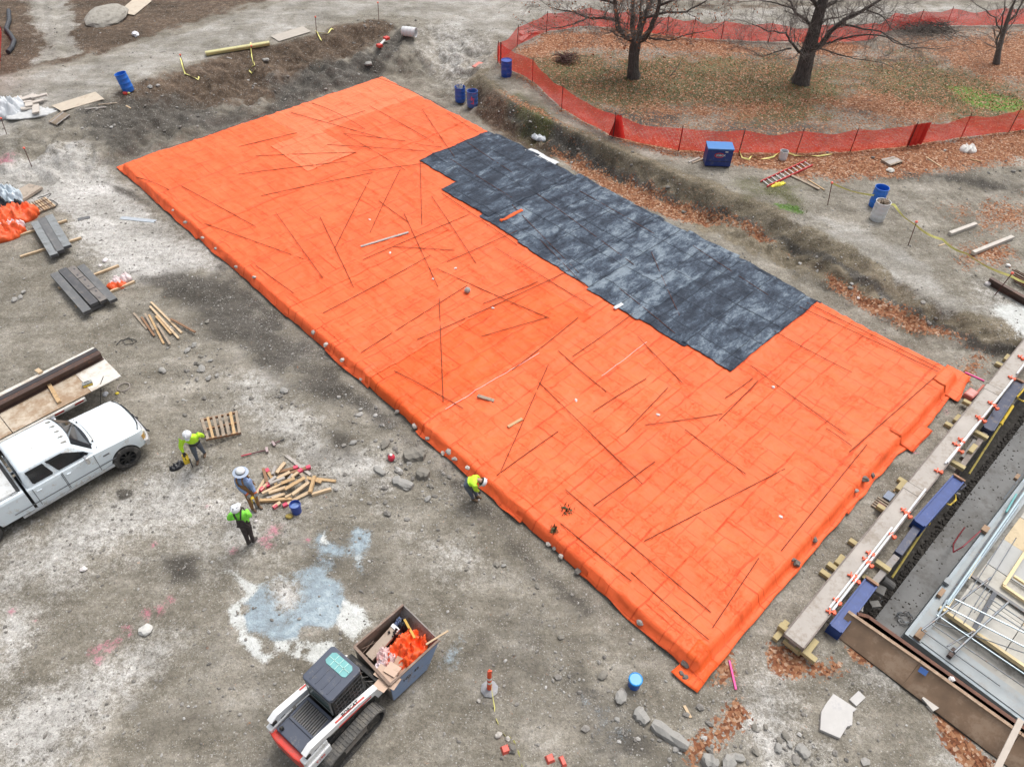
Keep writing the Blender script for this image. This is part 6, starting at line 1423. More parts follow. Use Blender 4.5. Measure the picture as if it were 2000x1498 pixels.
# rubbish inside (each piece its own thing)
def BKT(x, y, z):
    w = Matrix.Rotation(BT, 3, 'Z') @ V((x, y, 0)) + _q; x, y = w.x, w.y
    q = lo + lfw * x + llf * y; return V((q.x, q.y, z))
def crumple(name, c, r, h, mat, label, cat, seed=0, n=26, rot=0.0, group=None, fold=1.0):
    """heap of crumpled sheeting: closed bumpy shell with hard folds"""
    a = np.linspace(-1, 1, n); A, B = np.meshgrid(a, a)
    rr = np.sqrt(A ** 2 + B ** 2); th = np.arctan2(B, A)
    edge = .78 + .32 * fbm(np.cos(th) * 1.6 + seed, np.sin(th) * 1.6, seed)
    # map the square onto a ragged disc
    k = np.maximum(np.abs(A), np.abs(B)) / np.maximum(rr, 1e-6)
    U = A * k * edge; Vv = B * k * edge; q = np.sqrt(U ** 2 + Vv ** 2)
    x = U * r[0]; y = Vv * r[1]
    z = h * np.clip(1 - q ** 2, 0, 1) ** .6 * (.2 + .7 * fbm(x * 3 / max(r), y * 3 / max(r), seed + 1)) + fold * .75 * h * ridge(x * 2.4 / max(r) + seed, y * 2.4 / max(r), seed + 2) + fold * .45 * h * ridge(x * 5 / max(r), y * 5 / max(r), seed + 4)
    z = z * np.clip((1.15 - q) * 3, 0.05, 1)
    idx = (np.arange(n - 1)[:, None] * n + np.arange(n - 1)[None]).ravel(); f = np.stack([idx, idx + 1, idx + n + 1, idx + n], 1)
    rim = np.concatenate([np.arange(n), np.arange(1, n) * n + n - 1, (n - 1) * n + np.arange(n - 2, -1, -1), np.arange(n - 2, 0, -1) * n]); r2 = np.roll(rim, -1); N = n * n
    top = np.stack([x.ravel(), y.ravel(), z.ravel()], 1); bot = top.copy(); bot[:, 2] = -.03
    o = np_mesh(name, np.vstack([top, bot]), np.vstack([f, f[:, ::-1] + N, np.stack([r2, rim, rim + N, r2 + N], 1)]), mat, smooth=True)
    o.location = c; o.rotation_euler = (0, 0, rot)
    return tag(o, label, cat, group)
otm = M('loose_orange_sheet', (.85, .11, .02), .5, .15, 5, dirt=(.62, .05, .01), dirt_amt=.5, dscale=5); pkm = M('pale_pink_sheet', (.74, .55, .54), .5, .15, 5, dirt=(.75, .2, .12), dirt_amt=.5, dscale=5)
bkm = M('black_heap', (.012, .013, .018), .3, .3, 5)
MB().box((0, 0, .12), (1.05, 1.0, .25)).build('debris_bed', M('debris_bed', (.09, .075, .06), .9, .4, 7), bko).location = (3.0, 0, .14)
crumple('orange_sheet', BKT(3.36, -.20, .50), (.62, .46), .36, otm, 'crumpled bright orange sheeting heaped in the loader bucket', 'sheeting', 3, rot=LH)
crumple('pink_sheet', BKT(2.86, .02, .55), (.34, .26), .26, pkm, 'crumpled pale pink and orange sheeting in the bucket next to the long plank', 'sheeting', 5, rot=LH + .7)
crumple('white_bag', BKT(2.66, -.02, .60), (.18, .14), .24, M('white_bag', (.80, .70, .74), .45, .06, 5), 'white plastic bag bunched up at the back of the bucket', 'bag', 8, rot=LH, fold=.4)
crumple('black_heap', BKT(3.52, .38, .50), (.34, .2), .30, bkm, 'black plastic bag in the far corner of the bucket', 'bag', 11, rot=LH)
crumple('blue_scrap', BKT(3.66, .5, .66), (.16, .08), .14, M('blue_scrap', (.2, .26, .42), .4, .3, 7), 'blue and white scrap on the black bag in the bucket', 'scrap', 13, rot=LH)
A = BKT(2.62, .36, .60); B = BKT(3.52, .40, .80); c0 = (A + B) / 2; tag(MB().bar(A - c0, B - c0, .24, .09).build('plank', M('bucket_plank', (.44, .36, .29), .8, .15, 4, dirt=(.3, .22, .17), dscale=4), bevel=.006, loc=c0), 'wide brown plank with white end lying in the bucket', 'plank')
A2 = BKT(3.40, .395, .782); 
tag(MB().bar(BKT(3.44, .395, .825) - c0, BKT(3.53, .40, .845) - c0, .235, .06).build('foam_block', M('foam', (.8, .8, .8), .8, .04), bevel=.01, loc=c0), 'white foam block on the end of the bucket plank', 'foam block')
A = BKT(3.78, .40, .86); B = BKT(3.62, -.18, .92); c0 = (A + B) / 2; tag(MB().bar(A - c0, B - c0, .06, .03).build('yellow_lath', M('yellow_lath', (.52, .32, .06), .6), bevel=.004, loc=c0), 'yellow wooden lath lying on top of the bucket rubbish', 'lath')
A = BKT(3.7, -.5, .93); B = BKT(4.28, -.66, 1.02); c0 = (A + B) / 2; tag(MB().bar(A - c0, B - c0, .045, .03).build('stick', WOODS['pale'], bevel=.003, loc=c0), 'pale stick poking out of the bucket nose', 'stick')
card = M('cardboard', (.52, .38, .29), .85, .08, 3, dirt=(.42, .3, .22), dscale=4)
q = BKT(2.56, -.46, .90); bx = thing('cardboard_box', 'flattened open cardboard box with flaps on the bucket corner', 'cardboard box', q, LH + .15)
for (x, y, a, nm) in ((.02, .17, .35, 'flap'), (-.05, -.16, .35, 'flap'), (-.22, .02, .3, 'flap'), (.2, .02, -.2, 'flap')):
    MB().box((0, 0, 0), (.30, .32, .008), (.3 * (1 if y > .1 else -1 if y < -.1 else 0), a * (1 if x < -.1 else -1 if x > .1 else 0), 0)).build(nm, card, bx).location = (x, y, .02)
MB().box((0, 0, -.12), (.34, .30, .26)).build('carton', card, bx)
q = BKT(2.95, -.38, .62); tag(MB().box((0, 0, .06), (.42, .34, .14), (.2, -.1, .3)).build('cardboard_box', M('cardboard_brown', (.42, .28, .20), .85, .1, 3), bevel=.005, loc=q, rot=(0, 0, LH)), 'brown crushed carton under the orange sheeting', 'cardboard box')
for i, (x0, y0, z0, x1, y1, z1_) in enumerate(((2.6, .58, .78, 3.0, .55, .62), (2.55, .50, .74, 2.95, .6, .66))):
    A, B = BKT(x0, y0, z0), BKT(x1, y1, z1_); tag(MB().tube([V((0, 0, 0)), B - A], .008, 5).build('wire', rust_in, loc=A), 'thin rusty wire in the back corner of the bucket' + (', lower one' if i else ', upper one'), 'wire')
# ================================================================== PEOPLE
skin_m = M('skin', (.42, .24, .17), .55, .08, 10)
hv_m = M('hivis_lime', (.50, .86, .035), .7, .12, 12, bump=.3); hvg_m = M('hivis_green', (.26, .84, .08), .7, .12, 12, bump=.3)
jean_m = M('jeans', (.10, .125, .165), .85, .25, 14, dirt=(.18, .17, .16), dscale=8, bump=.3); tan_m = M('tan_overalls', (.27, .145, .06), .85, .22, 12, dirt=(.18, .1, .05), dscale=6, bump=.3)
dk_m = M('dark_overalls', (.038, .030, .029), .85, .25, 12, dirt=(.09, .075, .07), dscale=6, bump=.3); shirt_m = M('blue_shirt', (.24, .33, .55), .8, .15, 12, bump=.3)
boot_m = M('boot_brown', (.16, .10, .06), .7, .25, 10); bootd_m = M('boot_dark', (.05, .042, .038), .7, .25, 10)
hat_m = M('helmet_white', (.72, .74, .76), .35, .04, 6); belt_m = M('belt', (.03, .03, .032), .6); hair_m = M('hair', (.05, .03, .02), .7)
glv_m = M('glove_grey', (.20, .20, .20), .8, .2, 12); glvd_m = M('glove_black', (.03, .03, .032), .75, .2, 12); glvo_m = M('glove_orange', (.62, .13, .04), .7, .15, 12)
def skin_body(name, parent, J, E, mats, region):
    names = list(J); ix = {n: i for i, n in enumerate(names)}
    me = bpy.data.meshes.new(name); me.from_pydata([J[n][0] for n in names], [(ix[a], ix[b]) for a, b in E], [])
    o = bpy.data.objects.new(name, me); COL.objects.link(o)
    md = o.modifiers.new('skin', 'SKIN'); md.branch_smoothing = .6; md.use_smooth_shade = True
    sv = me.skin_vertices[0].data
    for n in names: r = J[n][1]; sv[ix[n]].radius = r if isinstance(r, tuple) else (r, r); sv[ix[n]].use_root = (n == 'pelvis')
    sb = o.modifiers.new('sub', 'SUBSURF'); sb.levels = 2; sb.render_levels = 2
    dg = bpy.context.evaluated_depsgraph_get(); dg.update()
    m2 = bpy.data.meshes.new_from_object(o.evaluated_get(dg)); o.modifiers.clear(); o.data = m2
    m2.materials.clear()
    for m in mats: m2.materials.append(m)
    segs = [(V(J[a][0]), V(J[b][0]), region.get((a, b), 0)) for a, b in E]
    for p in m2.polygons:
        c = p.center; best = (1e9, 0)
        for A, B, rg in segs:
            d = B - A; t = max(0, min(1, (c - A).dot(d) / max(d.length_squared, 1e-9))); k = (c - A - d * t).length
            if k < best[0]:
                if isinstance(rg, tuple): g = rg[0] if t < rg[1] else rg[2]
                else: g = rg
                best = (k, g)
        p.material_index = best[1]; p.use_smooth = True
    o.parent = parent
    return o
def glove(parent, wrist, fwd, up, mat, side, curl=.9, s=1.0, name='glove'):
    """palm, four unequal bent fingers and a thumb leaving the side of the palm"""
    f = V(fwd).normalized(); u = V(up); u = (u - f * u.dot(f)).normalized(); r = f.cross(u) * side
    mb = MB(); w = V(wrist)
    secs = []
    for t, hw, hh in ((-.01, .030, .022), (.03, .040, .020), (.07, .044, .017), (.095, .040, .014)):
        c = w + f * t * s; secs.append([c + r * (hw * math.cos(a)) * s + u * (hh * math.sin(a)) * s for a in np.linspace(0, 2 * math.pi, 10, endpoint=False)])
    mb.loft(secs)
    for k, (off, ln) in enumerate(((-.031, .075), (-.010, .085), (.011, .079), (.031, .062))):
        p = w + f * .085 * s + r * off * s; d = f.copy(); pts = [p - f * .02 * s, p]
        for q in (.42, .33, .25):
            d = (Matrix.Rotation(curl * .75, 3, r * side) @ d) if side > 0 else (Matrix.Rotation(-curl * .75, 3, r * side) @ d)
            p = p + d * ln * q * s; pts.append(p)
        mb.tube(pts, [.0105 * s, .0105 * s, .0098 * s, .009 * s, .0072 * s], 6)
    p = w + f * .025 * s - r * .034 * s; d = (f * .6 - r * .7 - u * .35).normalized()
    mb.tube([p, p + d * .035 * s, p + (d * .05 + f * .022) * s, p + (d * .052 + f * .05) * s], [.013 * s, .0125 * s, .011 * s, .008 * s], 6)
    return mb.build(name, mat, parent, smooth=True)
def person(label, J, mats, region, hat='helmet', hatm=None, cuff=None, gmat=glv_m, curl=(.9, .9), look=None, extra=None):
    base = (V(J['foot_l']) + V(J['foot_r'])) / 2; base.z = 0
    t = thing('person', label, 'person', base, 0)
    L_ = {k: V(v) - base for k, v in J.items()}
    hips = (L_['hip_r'] - L_['hip_l']); sh = (L_['sh_r'] - L_['sh_l'])
    fwd = V((0, 0, 1)).cross(sh); fwd = -fwd.normalized() if look is None else V(look).normalized()
    upv = (L_['chest'] - L_['pelvis']).normalized()
    Q = {}
    def put(n, p, r): Q[n] = (tuple(p), r)
    put('pelvis', L_['pelvis'], (.175, .15)); put('belly', L_['pelvis'].lerp(L_['chest'], .45), (.19, .16)); put('chest', L_['chest'], (.20, .155)); 
    put('collar', L_['chest'].lerp(L_['neck'], .65), (.095, .085)); put('neck', L_['neck'], (.060, .062)); hd_ = L_['head']
    put('jaw', L_['neck'].lerp(hd_, .55) + fwd * .012, (.068, .075)); put('head', hd_, (.080, .095)); put('crown', hd_ + (hd_ - L_['neck']).normalized() * .09, (.062, .075))
    E = [('pelvis', 'belly'), ('belly', 'chest'), ('chest', 'collar'), ('collar', 'neck'), ('neck', 'jaw'), ('jaw', 'head'), ('head', 'crown')]
    for s in 'lr':
        put('hip_' + s, L_['hip_' + s], (.115, .115)); put('knee_' + s, L_['knee_' + s], .08); put('calf_' + s, L_['knee_' + s].lerp(L_['foot_' + s] + V((0, 0, .09)), .35), .066); ank = L_['foot_' + s] + V((0, 0, .09)); put('ankle_' + s, ank, .05)
        fdir = V((fwd.x, fwd.y, 0)).normalized(); put('heel_' + s, L_['foot_' + s] + V((0, 0, .05)) - fdir * .03, .045); put('toe_' + s, L_['foot_' + s] + V((0, 0, .04)) + fdir * .17, (.045, .034))
        put('sh_' + s, L_['sh_' + s], .095); put('uarm_' + s, L_['sh_' + s].lerp(L_['el_' + s], .45), .082); put('el_' + s, L_['el_' + s], .068); put('fore_' + s, L_['el_' + s].lerp(L_['wr_' + s], .4), .062); put('wr_' + s, L_['wr_' + s], .034)
        E += [('pelvis', 'hip_' + s), ('hip_' + s, 'knee_' + s), ('knee_' + s, 'calf_' + s), ('calf_' + s, 'ankle_' + s), ('ankle_' + s, 'heel_' + s), ('heel_' + s, 'toe_' + s), ('chest', 'sh_' + s), ('sh_' + s, 'uarm_' + s), ('uarm_' + s, 'el_' + s), ('el_' + s, 'fore_' + s), ('fore_' + s, 'wr_' + s)]
    skin_body('body', t, Q, E, mats, region)
    # face: eyes, brow, nose, mouth, ears
    hx = (hd_ - L_['neck']).normalized(); ff = (fwd - hx * fwd.dot(hx)).normalized(); rr_ = ff.cross(hx)
    mb = MB()
    n0 = hd_ - hx * .015 + ff * .088; mb.add([n0 + hx * .03, n0 - hx * .012 + rr_ * .016, n0 - hx * .012 - rr_ * .016, n0 + ff * .026 - hx * .008], [(0, 1, 3), (0, 3, 2), (1, 2, 3)])
    for s in (-1, 1): mb.lathe([(.0, -.012), (.022, -.008), (.028, .0), (.02, .01), (.0, .012)], 10, c=hd_ + rr_ * s * .082 - hx * .01, ax=rr_)
    mb.build('ears_and_nose', skin_m, t, smooth=True)
    mb = MB()
    for s in (-1, 1): mb.rock(hd_ + ff * .082 + rr_ * s * .032 + hx * .012, .012, 1, (1, 1, .7), 2, rough=0)
    mb.box(hd_ + ff * .084 - hx * .055, (.012, .012, .008)); mb.build('eyes', belt_m, t)
    if hat in ('helmet', 'brim'):
        top = hd_ + hx * .045; mb = MB()
        prof = [(.128, 0), (.130, .02), (.126, .06), (.108, .10), (.075, .128), (.035, .142), (.0, .145)]
        h = mb.lathe(prof, 20, c=top, ax=hx).build('hard_hat', hatm or hat_m, t, smooth=True)
        mb = MB()
        if hat == 'brim': mb.lathe([(.115, .012), (.21, -.012), (.215, -.006), (.115, .022)], 24, c=top, ax=hx); mb.build('hat_brim', M('brim_grey', (.36, .42, .52), .7, .1), h, smooth=True); MB().lathe([(.131, .012), (.133, .045), (.128, .05)], 20, c=top, ax=hx).build('hat_band', belt_m, h)
        else:
            mb.add([top + ff * .12 + rr_ * .085, top + ff * .185 + rr_ * .04 - hx * .01, top + ff * .185 - rr_ * .04 - hx * .01, top + ff * .12 - rr_ * .085] + [top + ff * .12 + rr_ * .085 - hx * .01, top + ff * .185 + rr_ * .04 - hx * .02, top + ff * .185 - rr_ * .04 - hx * .02, top + ff * .12 - rr_ * .085 - hx * .01], [(0, 1, 2, 3), (7, 6, 5, 4), (0, 4, 5, 1), (1, 5, 6, 2), (2, 6, 7, 3), (3, 7, 4, 0)])
            mb.bar(top + ff * .11 + hx * .07, top - ff * .11 + hx * .07, .02, .15); mb.build('hat_peak', hatm or hat_m, h)
        MB().lathe([(.104, -.05), (.108, -.01), (.09, .02)], 16, c=top, ax=hx).build('hair', hair_m, t)
    for s, sg in (('l', 1), ('r', -1)):
        wdir = (L_['wr_' + s] - L_['el_' + s]).normalized(); glove(t, L_['wr_' + s] - wdir * .01, wdir, V((0, 0, 1)) if abs(wdir.z) < .8 else -ff, gmat, sg, curl[0 if s == 'l' else 1], 1.1)
    if cuff is not None:
        for s in 'lr':
            d = (L_['wr_' + s] - L_['el_' + s]).normalized(); p = L_['wr_' + s]; MB().tube([p - d * .05, p], [.045, .043], 10).build('cuff', cuff, t)
    return t, L_, fwd, upv
def JP(**k): return {a: tuple(PZ(*v)) for a, v in k.items()}
def regions(top, leg, boot, bib=None):
    rg = {('pelvis', 'belly'): leg if bib is None else bib, ('belly', 'chest'): top if bib is None else bib, ('chest', 'collar'): top, ('collar', 'neck'): (top, .6, 1), ('neck', 'jaw'): 1, ('jaw', 'head'): 1, ('head', 'crown'): 1}
    for s in 'lr':
        for e in (('pelvis', 'hip_' + s), ('hip_' + s, 'knee_' + s), ('knee_' + s, 'calf_' + s)): rg[e] = leg
        rg[('calf_' + s, 'ankle_' + s)] = (leg, .85, boot)
        for e in (('ankle_' + s, 'heel_' + s), ('heel_' + s, 'toe_' + s)): rg[e] = boot
        for e in (('chest', 'sh_' + s), ('sh_' + s, 'uarm_' + s), ('uarm_' + s, 'el_' + s), ('el_' + s, 'fore_' + s), ('fore_' + s, 'wr_' + s)): rg[e] = top
    return rg
# --- worker at the pallet
J1 = JP(foot_l=(401, 888, 0), foot_r=(387, 902, 0), knee_l=(391, 873, .50), knee_r=(380, 884, .48), hip_l=(383, 862, .90), hip_r=(374, 867, .90), pelvis=(378, 863, .95), chest=(371, 854, 1.27), neck=(368, 850, 1.46), head=(366, 849, 1.57),
        sh_l=(385, 849, 1.38), sh_r=(355, 861, 1.38), el_l=(394, 850, 1.06), el_r=(353, 873, 1.12), wr_l=(398, 853, .80), wr_r=(358, 884, .90))
p1, L1, f1, u1_ = person('worker in lime jacket and jeans holding the wooden pallet and a yellow tool', J1, [hv_m, skin_m, jean_m, boot_m], regions(0, 2, 3), 'helmet', gmat=glvd_m, look=(.18, -.95, -.25))
mb = MB(); c = L1['pelvis'] + V((0, 0, .02)); mb.lathe([(.188, -.03), (.192, 0), (.188, .03)], 20, c=c); o = mb.build('belt', belt_m, p1); 
tool_y = M('tool_yellow', (.72, .50, .02), .45, .1, 8)
q = PZ(364, 898, .55); tl1 = thing('cut_off_saw', 'yellow and black cut-off saw hanging from the hand of the pallet worker', 'saw', q, R(-60))
MB().box((0, 0, .05), (.30, .17, .2)).build('body', tool_y, tl1, bevel=.04); MB().lathe([(.0, -.012), (.15, -.012), (.15, .012), (.0, .012)], 24, c=(.2, .1, 0), ax=(0, 1, 0)).build('blade', belt_m, tl1); MB().tube([(-.12, 0, .13), (-.12, 0, .27), (.0, 0, .32), (.11, 0, .28), (.13, 0, .14)], .018, 8).build('handle', belt_m, tl1)
q = P(347, 911); crumple('black_heap', q, (.26, .14), .12, bkm, 'small black heap on the gravel by the pallet worker', 'bag', 21, n=16, rot=.8)  # low crumpled black shape beside the worker
# --- worker in straw hat and tan overalls
J2 = JP(foot_l=(506, 990, 0), foot_r=(494, 996, 0), knee_l=(498, 970, .50), knee_r=(487, 975, .50), hip_l=(489, 954, .94), hip_r=(480, 957, .94), pelvis=(484, 953, 1.0), chest=(475, 938, 1.36), neck=(471, 929, 1.55), head=(470, 924, 1.66),
        sh_l=(484, 939, 1.46), sh_r=(460, 935, 1.46), el_l=(492, 951, 1.18), el_r=(468, 953, 1.17), wr_l=(499, 963, 1.0), wr_r=(484, 966, 1.0))
p2_, L2, f2_, u2_ = person('worker in pale brimmed hard hat, blue shirt and tan bib overalls by the lumber heap', J2, [shirt_m, skin_m, tan_m, boot_m], regions(0, 2, 3), 'brim', cuff=glvo_m, gmat=glv_m, look=(.80, -.55, -.1))
def straps(t, L_, fwd, mat, back=False, bibh=.30):
    ch, pe = L_['chest'], L_['pelvis']; up = (ch - pe).normalized(); r = (L_['sh_r'] - L_['sh_l']).normalized(); f = r.cross(up).normalized(); f = f if f.dot(fwd) > 0 else -f
    mb = MB()
    for s in (-1, 1):
        pts = []
        for a, z, o in ((math.pi * .5, -.10, .165), (math.pi * .40, .02, .172), (math.pi * .25, .13, .178), (0, .19, .165), (-math.pi * .25, .14, .178), (-math.pi * .42, .02, .176), (-math.pi * .5, -.10, .17)):
            pts.append(ch + up * (z + .03) + f * math.sin(a) * o + r * s * (.085 if a > -.8 else .05) + up * .02 * math.cos(a))
        for p, q in zip(pts[:-1], pts[1:]): mb.bar(p, q, .045, .016)
    mb.build('overall_straps', mat, t)
    mb = MB()
    for sg, hw in ((1, .13), (-1, .10)):
        secs = []
        for z, w, o in ((-.36, .18, .185), (-.2, hw + .02, .182), (-.02, hw * .9, .178)):
            secs.append([ch + up * z + f * sg * (o - (x / .2) ** 2 * .05) + r * x for x in np.linspace(-w, w, 6)] + [ch + up * z + f * sg * (o - .02 - (x / .2) ** 2 * .05) + r * x for x in np.linspace(w, -w, 6)])
        mb.loft(secs)
    mb.build('overall_bib', mat, t, smooth=True)
straps(p2_, L2, f2_, tan_m)
q = PZ(494, 976, .78); tl2 = thing('nail_gun', 'yellow nail gun in the hands of the worker in tan overalls', 'nail gun', q, R(-55))
MB().box((0, 0, 0), (.11, .10, .30), (0, .2, 0)).build('body', tool_y, tl2, bevel=.03); MB().box((.12, 0, -.1), (.22, .06, .06), (0, .3, 0)).build('magazine', belt_m, tl2, bevel=.01); MB().box((.10, 0, .10), (.16, .05, .05)).build('grip', glv_m, tl2, bevel=.015)
# --- worker in dark bib overalls
J3 = JP(foot_l=(486, 1063, 0), foot_r=(496, 1059, 0), knee_l=(479, 1041, .50), knee_r=(488, 1038, .50), hip_l=(473, 1024, .94), hip_r=(482, 1021, .94), pelvis=(477, 1020, 1.0), chest=(469, 1006, 1.36), neck=(464, 997, 1.54), head=(461, 995, 1.64),
        sh_l=(453, 1003, 1.46), sh_r=(481, 1001, 1.46), el_l=(446, 1013, 1.2), el_r=(489, 1008, 1.2), wr_l=(461, 1012, 1.15), wr_r=(482, 1002, 1.15))
p3, L3, f3, u3 = person('worker in green jacket and dark bib overalls with his back turned', J3, [hvg_m, skin_m, dk_m, bootd_m], regions(0, 2, 3), 'helmet', gmat=glvd_m, look=(.35, .9, -.25))
straps(p3, L3, f3, dk_m)
mb = MB(); top = L3['head'] + (L3['head'] - L3['neck']).normalized() * .05
for k in range(9):
    a = k * 2.3; d = V((math.cos(a) * .085, math.sin(a) * .085, .10 + .02 * math.sin(k))); mb.rock(top + d, .022, k, (1, 1, .4), 1)
mb.build('hat_stickers', M('stickers', (.06, .06, .07), .5, .6, 40), p3)
# --- worker bent over the slab edge
J4 = JP(foot_l=(931, 971, 0), foot_r=(924, 977, 0), knee_l=(925, 955, .46), knee_r=(918, 960, .46), hip_l=(914, 938, .86), hip_r=(910, 946, .86), pelvis=(911, 941, .90), chest=(926, 938, 1.02), neck=(934, 937, 1.04), head=(939, 939, 1.0),
        sh_l=(931, 931, 1.02), sh_r=(927, 948, 1.0), el_l=(936, 938, .76), el_r=(929, 956, .74), wr_l=(941, 946, .52), wr_r=(935, 959, .50))
p4, L4, f4, u4 = person('worker in lime jacket and dark jeans bent over the edge of the orange blankets', J4, [hv_m, skin_m, jean_m, boot_m], regions(0, 2, 3), 'helmet', gmat=glvd_m, look=(.62, -.25, -.75))
# ================================================================== SAFETY FENCE, TREES, BARRELS
net_t = NT('fence_net')
uvn = net_t.n('ShaderNodeCombineXYZ'); net_t.l(net_t.attr('s'), uvn.inputs[0]); net_t.l(net_t.attr('t'), uvn.inputs[1])
def strands(axis, per, duty):
    sx = net_t.n('ShaderNodeSeparateXYZ'); net_t.l(uvn.outputs[0], sx.inputs[0])
    f = net_t.ma('FRACT', net_t.ma('DIVIDE', sx.outputs[axis], per)); return net_t.ma('LESS_THAN', f, duty)
opq = net_t.ma('MAXIMUM', strands(0, .062, .44), strands(1, .075, .38))
ncol = net_t.ramp(net_t.noise(1.2, 4), [(.3, L(.72, .04, .032)), (.7, L(.90, .075, .058))])
net_t.l(ncol, net_t.b.inputs['Base Color']); net_t.b.inputs['Roughness'].default_value = .55
tr_ = net_t.n('ShaderNodeBsdfTransparent'); mx = net_t.n('ShaderNodeMixShader'); net_t.l(opq, mx.inputs[0]); net_t.l(tr_.outputs[0], mx.inputs[1]); tl_ = net_t.n('ShaderNodeBsdfTranslucent'); net_t.l(ncol, tl_.inputs[0]); m2_ = net_t.n('ShaderNodeMixShader'); m2_.inputs[0].default_value = .5; net_t.l(net_t.b.outputs[0], m2_.inputs[1]); net_t.l(tl_.outputs[0], m2_.inputs[2]); net_t.l(m2_.outputs[0], mx.inputs[2]); net_t.l(mx.outputs[0], net_t.out.inputs[0])
net_m = net_t.m
dense_m = M('bunched_net', (.62, .03, .02), .55, .2, 8)
post_m = M('fence_post', (.10, .03, .025), .6, .25, 8, .1)
def fence(name_label, posts, h=1.15, group='orange safety fences', loose=()):
    pts = [P(a, b) for a, b in posts]
    t = thing('safety_fence', name_label, 'fence', pts[0], 0, group); o0 = pts[0].copy()
    s = 0.0
    pm_ = None
    for i, p in enumerate(pts):
        lean = V((random.uniform(-.06, .06), random.uniform(-.06, .06), 0))
        q = p - o0
        MB().tube([q - V((0, 0, .1)), q + lean + V((0, 0, h + .12))], .022, 6).build('fence_post', post_m, t)
    for i, (A, B) in enumerate(zip(pts[:-1], pts[1:])):
        L_ = (B - A).length; n = max(5, int(L_ / .25)); m = 9; co_, ss, tt, ff = [], [], [], []
        nrm = V((B.y - A.y, A.x - B.x, 0)).normalized(); sag = random.uniform(.08, .3); ph = random.uniform(0, 6)
        for a in range(n + 1):
            u = a / n; g = A.lerp(B, u); zg = z1(g.x, g.y)
            top = h - sag * math.sin(u * math.pi) * (.8 + .2 * math.sin(ph + u * 9)); bot = .03 + .05 * abs(math.sin(ph + u * 5))
            for b in range(m + 1):
                v = b / m; z = zg + bot + (top - bot) * v
                w = .05 * math.sin(u * 11 + ph + v * 2) * math.sin(v * math.pi) + .08 * math.sin(v * math.pi) * math.sin(u * math.pi)
                q = V((g.x, g.y, z)) + nrm * w - o0
                co_.append(tuple(q)); ss.append(s + u * L_); tt.append(v * h)
        k = m + 1
        for a in range(n):
            for b in range(m): ff.append((a * k + b, (a + 1) * k + b, (a + 1) * k + b + 1, a * k + b + 1))
        np_mesh('fence_net', np.array(co_), np.array(ff), net_m, {'s': np.array(ss), 't': np.array(tt)}, parent=t)
        s += L_
    return t, pts
f1_, fp1 = fence('orange safety fence curving along the bank in front of the bare trees', [(978, 128), (1040, 160), (1097, 214), (1197, 270), (1325, 296), (1443, 300), (1555, 301), (1660, 298), (1773, 287), (1876, 271), (1970, 259), (2080, 247), (2200, 235)])
f2__, fp2 = fence('orange safety fence on the far side of the trees beside the haul road', [(978, 128), (972, 124), (1010, 92), (1067, 64), (1150, 52), (1225, 60), (1302, 71), (1350, 76), (1408, 79), (1500, 83), (1605, 86), (1695, 82), (1735, 62), (1790, 58), (1847, 53), (1945, 52), (2040, 46)], h=1.1)
f3__, fp3 = fence('red safety fence at the picture edge beside the corrugated hose', [(4, 60), (2, 120), (-6, 190)], h=1.5)
# bunched folds of netting where two rolls meet
for (a, b), w, lb in (((1205, 268), .8, 'bunched bright red netting hanging on the curved fence post'), ((1783, 284), 1.0, 'doubled bright red netting patch on the straight end of the fence')):
    q = P(a, b); o0 = q; n = 14; co_, ff = [], []
    d = (fp1[4] - fp1[3]).normalized() if a < 1300 else (fp1[9] - fp1[8]).normalized(); nr = V((d.y, -d.x, 0))
    for i in range(n + 1):
        u = i / n - .5
        for j in range(9):
            v = j / 8; wd = w * (1.0 - .75 * v if a < 1300 else 1.0)
            p = d * (u * wd) - nr * (-.06 - .05 * math.sin(u * 22) * (1 - v * .5)) + V((0, 0, .04 + v * 1.1)); co_.append(tuple(p))
    for i in range(n):
        for j in range(8): ff.append((i * 9 + j, (i + 1) * 9 + j, (i + 1) * 9 + j + 1, i * 9 + j + 1))
    N = len(co_); co2 = [(x + nr.x * .012, y + nr.y * .012, z) for x, y, z in co_]
    o = np_mesh('netting_fold', np.array(co_ + co2), np.array(ff + [tuple(k + N for k in reversed(f)) for f in ff]), dense_m); o.location = q
    tag(o, lb, 'netting')
